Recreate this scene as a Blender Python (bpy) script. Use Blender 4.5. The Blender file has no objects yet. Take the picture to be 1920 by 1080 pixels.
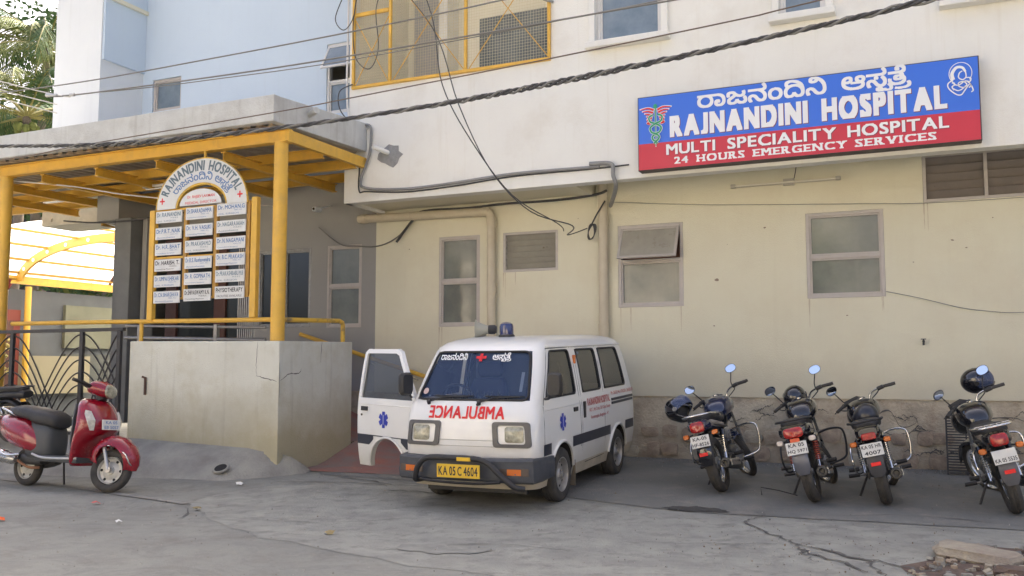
import bpy, bmesh, math, random
from mathutils import Vector, Matrix, Euler
R = math.radians
random.seed(7)
scene = bpy.context.scene
COL = scene.collection

# ---------------------------------------------------------------- camera, sky, sun, exposure
cd = bpy.data.cameras.new('camera'); cam = bpy.data.objects.new('camera', cd); COL.objects.link(cam)
cam.location = (0, 0, 1.45); cam.rotation_euler = (R(90 + 4.925), 0, R(24.4))
cd.sensor_width = 36; cd.lens = 31.99; cd.clip_end = 600; cd.clip_start = .05
scene.camera = cam
world = bpy.data.worlds.new('World'); scene.world = world; world.use_nodes = True
wn = world.node_tree; bg = wn.nodes['Background']
sky = wn.nodes.new('ShaderNodeTexSky'); sky.sky_type = 'NISHITA'; sky.sun_disc = False
SUN_EL, SUN_AZ = 46, -8
sky.sun_elevation = R(SUN_EL); sky.sun_rotation = R(SUN_AZ)
sky.air_density = .45; sky.dust_density = 9; sky.ozone_density = 0
wn.links.new(sky.outputs[0], bg.inputs[0]); bg.inputs[1].default_value = .15
sd = bpy.data.lights.new('sun', 'SUN'); sun = bpy.data.objects.new('sun', sd); COL.objects.link(sun)
sd.energy = 2.4; sd.angle = R(.5); sd.color = (1, .95, .87)
sdir = Vector((math.sin(R(SUN_AZ)) * math.cos(R(SUN_EL)), math.cos(R(SUN_AZ)) * math.cos(R(SUN_EL)), math.sin(R(SUN_EL))))
sun.rotation_euler = sdir.to_track_quat('Z', 'Y').to_euler(); sun.location = (0, 30, 40)
vs = scene.view_settings; vs.view_transform = 'Standard'; vs.look = 'None'; vs.exposure = 2.15; vs.gamma = 1; vs.use_curve_mapping = False

# ---------------------------------------------------------------- materials
MATS = {}
def mat(name, col, rough=.6, metal=0, n_amt=0, n_scale=8, n_col=None, bump=0, b_scale=60, coat=0, spec=.5,
        streak=0, streak_col=(.25, .2, .14), trans=0, emis=None, blotch=0, blotch_col=(.3, .28, .25), blotch_scale=1.2, foot=None):
    """principled surface with optional mottling, fine relief, run-down streaks and large blotches"""
    if name in MATS: return MATS[name]
    m = bpy.data.materials.new(name); MATS[name] = m; m.use_nodes = True
    nt = m.node_tree; b = nt.nodes['Principled BSDF']; N = nt.nodes.new; L = nt.links.new
    b.inputs['Roughness'].default_value = rough; b.inputs['Metallic'].default_value = metal
    b.inputs['Coat Weight'].default_value = coat; b.inputs['Coat Roughness'].default_value = .06
    b.inputs['Specular IOR Level'].default_value = spec
    b.inputs['Transmission Weight'].default_value = trans
    b.inputs['Base Color'].default_value = (*col, 1)
    if emis: b.inputs['Emission Color'].default_value = (*emis[:3], 1); b.inputs['Emission Strength'].default_value = emis[3]
    if n_amt or bump or streak or blotch or foot:
        tc = N('ShaderNodeTexCoord'); cur = None
        rgb = N('ShaderNodeRGB'); rgb.outputs[0].default_value = (*col, 1); cur = rgb.outputs[0]
        def mix(fac, c2):
            nonlocal cur
            x = N('ShaderNodeMix'); x.data_type = 'RGBA'; L(fac, x.inputs[0]); L(cur, x.inputs[6])
            x.inputs[7].default_value = (*c2, 1); cur = x.outputs[2]
        def noise(sc, det=5, vec=None, ro=.6):
            t = N('ShaderNodeTexNoise'); t.inputs['Scale'].default_value = sc; t.inputs['Detail'].default_value = det
            t.inputs['Roughness'].default_value = ro
            L(vec or tc.outputs['Object'], t.inputs['Vector']); return t.outputs['Fac']
        def ramp(s, a, bb, top=1):
            r = N('ShaderNodeMapRange'); r.inputs[1].default_value = a; r.inputs[2].default_value = bb
            r.inputs[4].default_value = top; L(s, r.inputs[0]); return r.outputs[0]
        if n_amt: mix(ramp(noise(n_scale), .35, .7, n_amt), n_col or tuple(c * .55 for c in col))
        if blotch: mix(ramp(noise(blotch_scale, 8, ro=.7), .5, .68, blotch), blotch_col)
        if streak:
            mp = N('ShaderNodeMapping'); mp.inputs['Scale'].default_value = (7, 7, .35); L(tc.outputs['Object'], mp.inputs[0])
            mix(ramp(noise(1.4, 7, mp.outputs[0]), .56, .8, streak), streak_col)
        if foot:      # splash dirt: (height where it starts, height where it is gone, amount, colour), ragged upper edge
            z0, z1, am, fc = foot; sp_ = N('ShaderNodeSeparateXYZ'); L(tc.outputs['Object'], sp_.inputs[0]); ad = N('ShaderNodeMath'); ad.operation = 'MULTIPLY_ADD'; L(noise(2.2, 8, ro=.7), ad.inputs[0]); ad.inputs[1].default_value = -(z1 - z0) * 1.3; L(sp_.outputs[2], ad.inputs[2])
            r = N('ShaderNodeMapRange'); r.inputs[1].default_value = z0 - (z1 - z0) * .5; r.inputs[2].default_value = z1 - (z1 - z0) * .5; r.inputs[3].default_value = am; r.inputs[4].default_value = 0; L(ad.outputs[0], r.inputs[0]); mix(r.outputs[0], fc)
        L(cur, b.inputs['Base Color'])
        if n_amt and rough < .95:
            L(ramp(noise(n_scale * 1.7), .3, .7, 1), (rr := N('ShaderNodeMapRange')).inputs[0])
            rr.inputs[3].default_value = max(0, rough - .08); rr.inputs[4].default_value = min(1, rough + .12); L(rr.outputs[0], b.inputs['Roughness'])
        if bump:
            bp = N('ShaderNodeBump'); bp.inputs['Strength'].default_value = bump; bp.inputs['Distance'].default_value = .02
            L(noise(b_scale, 8), bp.inputs['Height']); L(bp.outputs[0], b.inputs['Normal'])
    return m
def glass_mat(name, col, alpha, rough=.03):
    """tinted pane: part mirror, part see-through"""
    if name in MATS: return MATS[name]
    m = bpy.data.materials.new(name); MATS[name] = m; m.use_nodes = True
    nt = m.node_tree; nt.nodes.clear(); N = nt.nodes.new; L = nt.links.new
    o = N('ShaderNodeOutputMaterial'); mx = N('ShaderNodeMixShader'); tr = N('ShaderNodeBsdfTransparent'); p = N('ShaderNodeBsdfPrincipled')
    p.inputs['Base Color'].default_value = (*col, 1); p.inputs['Roughness'].default_value = rough; p.inputs['Specular IOR Level'].default_value = .8
    tr.inputs[0].default_value = (.75, .8, .85, 1)
    fr = N('ShaderNodeFresnel'); fr.inputs[0].default_value = 1.6; ad = N('ShaderNodeMath'); ad.use_clamp = True; ad.inputs[1].default_value = alpha
    L(fr.outputs[0], ad.inputs[0]); L(ad.outputs[0], mx.inputs[0]); L(tr.outputs[0], mx.inputs[1]); L(p.outputs[0], mx.inputs[2]); L(mx.outputs[0], o.inputs[0])
    return m

PAINT_UP = mat('upper_paint', (.84, .83, .765), .85, n_amt=.6, n_scale=1.4, n_col=(.79, .765, .70), bump=.3, b_scale=90, streak=.3, streak_col=(.62, .56, .44), blotch=.3, blotch_col=(.64, .59, .48), blotch_scale=.7)
PAINT_CREAM = mat('cream_paint', (.73, .70, .545), .88, n_amt=.6, n_scale=1.2, n_col=(.68, .63, .475), bump=.3, b_scale=80, streak=.14, streak_col=(.56, .50, .37), blotch=.35, blotch_col=(.64, .575, .43), blotch_scale=.8, foot=(1.05, 1.6, .4, (.52, .47, .35)))
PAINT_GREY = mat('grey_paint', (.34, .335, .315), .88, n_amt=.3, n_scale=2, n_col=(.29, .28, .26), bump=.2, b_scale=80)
PAINT_BLUE = mat('pale_blue_paint', (.58, .67, .75), .85, n_amt=.5, n_scale=1.2, n_col=(.53, .62, .71), bump=.2, b_scale=80, streak=.2, streak_col=(.5, .55, .58))
PAINT_WHITE = mat('white_plaster', (.72, .74, .74), .85, n_amt=.25, n_scale=2, bump=.2, n_col=(.64, .66, .66), streak=.2, streak_col=(.5, .5, .48))
CONC_FASCIA = mat('weathered_fascia', (.60, .61, .59), .9, n_amt=.5, n_scale=3.5, n_col=(.42, .42, .4), bump=.5, b_scale=40, streak=.5, streak_col=(.3, .29, .26), blotch=.5, blotch_col=(.4, .39, .36), blotch_scale=2)
BLOCK_WALL = mat('ramp_wall_paint', (.70, .70, .62), .9, n_amt=.6, n_scale=2.0, n_col=(.58, .58, .51), bump=.6, b_scale=50, streak=.6, streak_col=(.36, .35, .30), blotch=.5, blotch_col=(.50, .46, .32), blotch_scale=1.3, foot=(.35, 1.15, .75, (.40, .35, .20)))
PLINTH = mat('plinth_render', (.62, .55, .41), .95, n_amt=.9, n_scale=3.5, n_col=(.36, .30, .22), bump=1, b_scale=30, blotch=.8, blotch_col=(.34, .24, .16), blotch_scale=2.4, foot=(.2, .6, .5, (.25, .20, .15)))
STONE_A = mat('plinth_stone_brown', (.45, .36, .26), .95, n_amt=.7, n_scale=9, n_col=(.20, .15, .12), bump=1, b_scale=40)
STONE_B = mat('plinth_stone_grey', (.50, .45, .34), .95, n_amt=.7, n_scale=9, n_col=(.25, .21, .17), bump=1, b_scale=40)
STONE_C = mat('ochre_stone', (.42, .37, .28), .95, n_amt=.7, n_scale=7, n_col=(.25, .2, .17), bump=1, b_scale=30)
YEL = mat('yellow_enamel', (.76, .45, .06), .42, n_amt=.45, n_scale=4, n_col=(.6, .34, .05), bump=.15, b_scale=40, streak=.35, streak_col=(.35, .2, .06), blotch=.3, blotch_col=(.40, .25, .10), blotch_scale=5)
YEL_D = mat('yellow_worn', (.74, .46, .06), .5, n_amt=.3, n_scale=6, n_col=(.55, .33, .05), blotch=.8, blotch_col=(.12, .11, .1), blotch_scale=6)
SHEET = mat('corrugated_sheet', (.52, .46, .38), .6, n_amt=.5, n_scale=4, n_col=(.28, .26, .24), metal=.2)
BLK = mat('black_plastic', (.022, .022, .024), .45, n_amt=.3, n_scale=10, n_col=(.05, .048, .045))
BLK_G = mat('black_gloss', (.012, .012, .016), .12, coat=1)
BLK_PAINT = mat('black_iron_paint', (.03, .032, .035), .5, n_amt=.5, n_scale=12, n_col=(.07, .05, .04))
RUBBER = mat('tyre_rubber', (.035, .034, .033), .85, n_amt=.8, n_scale=6, n_col=(.10, .09, .075), bump=.3, b_scale=80)
CHROME = mat('chrome', (.75, .75, .74), .14, metal=1, n_amt=.3, n_scale=20, n_col=(.5, .48, .45))
STEEL = mat('dull_steel', (.42, .41, .39), .42, metal=.9, n_amt=.4, n_scale=15, n_col=(.25, .22, .2))
ALU = mat('cast_aluminium', (.34, .34, .33), .5, metal=.6, n_amt=.5, n_scale=20, n_col=(.16, .15, .13))
SILVER = mat('silver_paint', (.5, .5, .5), .4, metal=.4)
CABLE = mat('black_cable', (.05, .05, .052), .6, n_amt=.4, n_scale=20, n_col=(.12, .12, .12))
CABLE_G = mat('grey_cable', (.2, .195, .18), .6)
CONDUIT = mat('grey_pvc', (.28, .28, .27), .5, n_amt=.3, n_scale=8)
PVC = mat('painted_pipe', (.60, .54, .41), .6, n_amt=.4, n_scale=5, n_col=(.45, .37, .25), streak=.3, streak_col=(.3, .24, .16))
FRAME = mat('window_frame_paint', (.52, .48, .44), .55, n_amt=.3, n_scale=9, n_col=(.36, .31, .27))
FRAME_W = mat('white_frame', (.72, .71, .68), .55, n_amt=.3, n_scale=9, n_col=(.55, .52, .48))
PANE = mat('frosted_pane', (.115, .13, .12), .14, n_amt=1.0, n_scale=1.5, n_col=(.23, .245, .215), spec=.7, streak=.3, streak_col=(.26, .26, .23))  # pale mottling in the colour imitates blurred reflections on the glass
PANE_DK = mat('dark_pane', (.035, .042, .045), .06, spec=.8)
PANE_BL = mat('bluish_pane', (.16, .21, .25), .12, n_amt=.7, n_scale=3, n_col=(.28, .33, .37), spec=.7)
LOUVRE = mat('louvre_glass', (.34, .325, .27), .35, n_amt=.5, n_scale=4, n_col=(.22, .2, .17))
LOUVRE_D = mat('louvre_glass_brown', (.22, .19, .165), .35, n_amt=.5, n_scale=4, n_col=(.14, .12, .11))
DARK = mat('dark_interior', (.02, .02, .02), .9)
WHT_PRINT = mat('white_lettering', (.86, .86, .84), .5)
SIGN_BLUE = mat('sign_blue', (.045, .17, .72), .35, n_amt=.15, n_scale=1.5, n_col=(.06, .2, .76))
SIGN_RED = mat('sign_red', (.62, .035, .06), .35, n_amt=.2, n_scale=1.5, n_col=(.55, .03, .05))
SIGN_EDGE = mat('sign_edge', (.07, .055, .05), .6)
WOOD = mat('brown_door_wood', (.10, .035, .022), .5, n_amt=.4, n_scale=6)
BRD = mat('enamel_white_board', (.70, .71, .70), .5, n_amt=.35, n_scale=6, n_col=(.6, .58, .52), streak=.15, streak_col=(.45, .35, .2))
INK_BLUE = mat('ink_blue', (.12, .22, .42), .6)
INK_GREY = mat('ink_faded_blue', (.16, .24, .30), .6)
INK_BLK = mat('ink_black', (.03, .03, .035), .6)
INK_RED = mat('ink_red', (.75, .03, .03), .5)
INK_GREEN = mat('ink_green', (.03, .36, .17), .5)
RAMP_RED = mat('red_ramp_floor', (.33, .13, .10), .9, n_amt=.9, n_scale=2.2, n_col=(.20, .185, .175), bump=.5, b_scale=40)

# ---------------------------------------------------------------- mesh helpers
class MB:
    def __init__(s): s.v, s.f, s.m, s.mats = [], [], [], []
    def mi(s, m):
        if m is None: return 0
        if m not in s.mats: s.mats.append(m)
        return s.mats.index(m)
    def add(s, vs, fs, m=None, M=None):
        o = len(s.v); k = s.mi(m)
        s.v += [tuple(M @ Vector(v)) for v in vs] if M is not None else [tuple(v) for v in vs]
        for f in fs: s.f.append(tuple(i + o for i in f)); s.m.append(k)
        return s
    def box(s, x0, x1, y0, y1, z0, z1, m=None, M=None):
        if x0 > x1: x0, x1 = x1, x0
        if y0 > y1: y0, y1 = y1, y0
        if z0 > z1: z0, z1 = z1, z0
        return s.add([(x0, y0, z0), (x1, y0, z0), (x1, y1, z0), (x0, y1, z0), (x0, y0, z1), (x1, y0, z1), (x1, y1, z1), (x0, y1, z1)],
                     [(0, 3, 2, 1), (4, 5, 6, 7), (0, 1, 5, 4), (1, 2, 6, 5), (2, 3, 7, 6), (3, 0, 4, 7)], m, M)
    def cyl(s, a, b, r0, r1=None, n=12, m=None, M=None):
        r1 = r0 if r1 is None else r1
        a, b = Vector(a), Vector(b); d = (b - a).normalized()
        u = d.orthogonal().normalized(); w = d.cross(u)
        vs = []
        for p, r in ((a, r0), (b, r1)):
            for i in range(n):
                t = 2 * math.pi * i / n; vs.append(p + u * (r * math.cos(t)) + w * (r * math.sin(t)))
        fs = [(i, (i + 1) % n, n + (i + 1) % n, n + i) for i in range(n)] + [tuple(range(n))[::-1], tuple(range(n, 2 * n))]
        return s.add(vs, fs, m, M)
    def tube(s, pts, r, n=8, m=None, M=None, closed=False):
        P = [Vector(p) for p in pts]; k = len(P); vs = []; up = None
        for i in range(k):
            if closed: d = (P[(i + 1) % k] - P[i - 1])
            else: d = P[min(i + 1, k - 1)] - P[max(i - 1, 0)]
            d.normalize()
            u = d.orthogonal().normalized() if up is None else (up - d * up.dot(d)).normalized()
            up = u; w = d.cross(u); rr = r[i] if isinstance(r, (list, tuple)) else r
            for j in range(n):
                t = 2 * math.pi * j / n; vs.append(P[i] + u * (rr * math.cos(t)) + w * (rr * math.sin(t)))
        fs = []
        for i in range(k if closed else k - 1):
            for j in range(n):
                a, b = i * n, ((i + 1) % k) * n
                fs.append((a + j, a + (j + 1) % n, b + (j + 1) % n, b + j))
        if not closed: fs += [tuple(range(n))[::-1], tuple(range((k - 1) * n, k * n))]
        return s.add(vs, fs, m, M)
    def lathe(s, prof, n=28, axis='X', m=None, M=None, closed=False):
        """prof: (radius, along); turned about the axis"""
        vs = []
        for r, a in prof:
            for i in range(n):
                t = 2 * math.pi * i / n; c, q = r * math.cos(t), r * math.sin(t)
                vs.append({'X': (a, c, q), 'Y': (c, a, q), 'Z': (c, q, a)}[axis])
        k = len(prof); fs = []
        for i in range(k if closed else k - 1):
            for j in range(n):
                a, b = i * n, ((i + 1) % k) * n
                fs.append((a + j, a + (j + 1) % n, b + (j + 1) % n, b + j))
        return s.add(vs, fs, m, M)
    def loft(s, rings, m=None, M=None, cap=True, closed=True):
        n = len(rings[0]); vs = [p for r in rings for p in r]; fs = []
        for i in range(len(rings) - 1):
            for j in range(n if closed else n - 1):
                a, b = i * n, (i + 1) * n; fs.append((a + j, a + (j + 1) % n, b + (j + 1) % n, b + j))
        if cap: fs += [tuple(range(n))[::-1], tuple(range((len(rings) - 1) * n, len(rings) * n))]
        return s.add(vs, fs, m, M)
    def prism(s, outline, d, m=None, M=None):
        """2D outline (x,z) extruded in y from 0 to d"""
        n = len(outline)
        vs = [(x, 0, z) for x, z in outline] + [(x, d, z) for x, z in outline]
        return s.add(vs, [tuple(range(n)), tuple(range(n, 2 * n))[::-1]] + [(i, i + n, (i + 1) % n + n, (i + 1) % n) for i in range(n)], m, M)
    def xf(s, M): s.v = [tuple(M @ Vector(v)) for v in s.v]; return s
    def warp(s, fn): s.v = [tuple(fn(*v)) for v in s.v]; return s
    def build(s, name, m=None, parent=None, smooth=None, bevel=0, seg=2, link=True):
        me = bpy.data.meshes.new(name); me.from_pydata(s.v, [], s.f)
        for x in (s.mats or ([m] if m else [])): me.materials.append(x)
        if s.mats: me.polygons.foreach_set('material_index', s.m)
        bm = bmesh.new(); bm.from_mesh(me); bmesh.ops.recalc_face_normals(bm, faces=bm.faces); bm.to_mesh(me); bm.free()
        o = bpy.data.objects.new(name, me); COL.objects.link(o)
        if parent: o.parent = parent
        if bevel:
            b = o.modifiers.new('edge', 'BEVEL'); b.width = bevel; b.segments = seg; b.limit_method = 'ANGLE'; b.angle_limit = R(35)
        if smooth:
            me.shade_smooth(); me.set_sharp_from_angle(angle=R(smooth))
        me.update(); return o
def tag(o, label=None, cat=None, group=None, kind=None):
    if label: o['label'] = label
    if cat: o['category'] = cat
    if group: o['group'] = group
    if kind: o['kind'] = kind
    return o
def thing(name, label, cat, loc=(0, 0, 0), rot=(0, 0, 0), group=None, scale=1):
    o = bpy.data.objects.new(name, None); COL.objects.link(o); o.location = loc; o.rotation_euler = rot
    o.scale = (scale,) * 3; o.empty_display_size = .1
    return tag(o, label, cat, group)
def copy_tree(o, parent=None):
    c = o.copy(); COL.objects.link(c); c.parent = parent
    for ch in [x for x in o.children]: copy_tree(ch, c)
    return c
def gz(y): return 0 if y < 7.2 else .037 * (min(y, 12.6) - 7.2)
def sec(cx, cy, cz, rx, rz, n=20, p=2.4, axis='Y', tilt=0):
    """super-ellipse section ring across the Y (or X) axis"""
    out = []
    for i in range(n):
        t = 2 * math.pi * i / n; c, q = math.cos(t), math.sin(t)
        a = rx * math.copysign(abs(c) ** (2 / p), c); b = rz * math.copysign(abs(q) ** (2 / p), q)
        out.append((cx + a, cy + b * tilt, cz + b) if axis == 'Y' else (cx + b * tilt, cy + a, cz + b))
    return out
def crv(pts, k=6):
    """smooth curve through points"""
    P = [Vector(p) for p in pts]; out = []
    for i in range(len(P) - 1):
        a, b, c, d = P[max(i - 1, 0)], P[i], P[i + 1], P[min(i + 2, len(P) - 1)]
        for j in range(k):
            t = j / k; out.append(.5 * ((2 * b) + (c - a) * t + (2 * a - 5 * b + 4 * c - d) * t * t + (3 * b - a - 3 * c + d) * t ** 3))
    out.append(P[-1]); return out

# ---------------------------------------------------------------- lettering
_txt = {}
def text_geo(body, off=0, space=1.0):
    """letter shapes scaled to a unit box: ((x,z) list, faces, aspect)"""
    key = (body, off, space)
    if key not in _txt:
        cu = bpy.data.curves.new('t', 'FONT'); cu.body = body; cu.offset = off; cu.space_character = space; cu.resolution_u = 3
        ob = bpy.data.objects.new('t', cu); me = bpy.data.meshes.new_from_object(ob)
        v = [(p.co.x, p.co.y) for p in me.vertices]; f = [tuple(p.vertices) for p in me.polygons]
        x0, x1 = min(p[0] for p in v), max(p[0] for p in v); y0, y1 = min(p[1] for p in v), max(p[1] for p in v)
        _txt[key] = ([((x - x0) / (x1 - x0), (y - y0) / (y1 - y0)) for x, y in v], f, (x1 - x0) / (y1 - y0))
        bpy.data.objects.remove(ob); bpy.data.curves.remove(cu); bpy.data.meshes.remove(me)
    return _txt[key]
def put_text(mb, body, fn, m, off=0, space=1.0):
    """fn maps (u, v) in the unit box to a 3D point"""
    v, f, _ = text_geo(body, off, space)
    mb.add([fn(x, y) for x, y in v], f, m)

def put_rows(mb, body, fn, m, bold=.03, step=.03, space=1.0, serif=0):
    """heavy lettering: glyph areas thickened and laid out as rows that never overlap; v = 0 is the baseline, 1 the cap height"""
    key = ('rows', body, bold, step, space, serif)
    if key not in _txt:
        cu = bpy.data.curves.new('t', 'FONT'); cu.resolution_u = 4; ob = bpy.data.objects.new('t', cu)
        cu.body = 'H'; mh = bpy.data.meshes.new_from_object(ob); cap = max(v.co.y for v in mh.vertices); bpy.data.meshes.remove(mh); T = []; pen = 0
        for ch in body:
            if ch == ' ': pen += .34; continue
            cu.body = ch; me = bpy.data.meshes.new_from_object(ob); me.calc_loop_triangles(); P = [(v.co.x / cap, v.co.y / cap) for v in me.vertices]
            lo = min(p[1] for p in P); mnx, mxx = min(p[0] for p in P), max(p[0] for p in P)
            if ch.isupper() and lo < -.05: P = [(x, (y - lo) / (1 - lo)) for x, y in P]      # letters that hang below the line are lifted onto it
            T += [[(P[i][0] - mnx + pen, P[i][1]) for i in t.vertices] for t in me.loop_triangles]; pen += mxx - mnx + .11 * space + 2 * bold + serif * 1.2; bpy.data.meshes.remove(me)
        def at_(y):
            out = []
            for t in T:
                ys_ = [p[1] for p in t]
                if min(ys_) > y or max(ys_) < y: continue
                xs_ = []
                for i in range(3):
                    a, b = t[i], t[(i + 1) % 3]
                    if (a[1] - y) * (b[1] - y) <= 0 and a[1] != b[1]: xs_.append(a[0] + (y - a[1]) * (b[0] - a[0]) / (b[1] - a[1]))
                if len(xs_) > 1: out.append((min(xs_), max(xs_)))
            return out
        Q = []; y = -.02; k = step
        while y < 1.02:
            yc = min(.985, max(.015, y + k / 2)); e = serif if (yc < .16 or yc > .84) else 0
            iv = sorted((a - bold - e, b + bold + e) for dy in (-bold * .6, 0, bold * .6) for a, b in at_(min(.99, max(.01, yc + dy)))); mg = []
            for a, b in iv:
                if mg and a <= mg[-1][1]: mg[-1][1] = max(mg[-1][1], b)
                else: mg.append([a, b])
            Q += [(a, b, y, y + k) for a, b in mg]; y += k
        x0, x1 = min(q[0] for q in Q), max(q[1] for q in Q); _txt[key] = [((a - x0) / (x1 - x0), (b - x0) / (x1 - x0), c, d) for a, b, c, d in Q]
        bpy.data.objects.remove(ob); bpy.data.curves.remove(cu)
    for a, b, c, d in _txt[key]: mb.add([fn(a, c), fn(b, c), fn(b, d), fn(a, d)], [(0, 1, 2, 3)], m)
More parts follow.
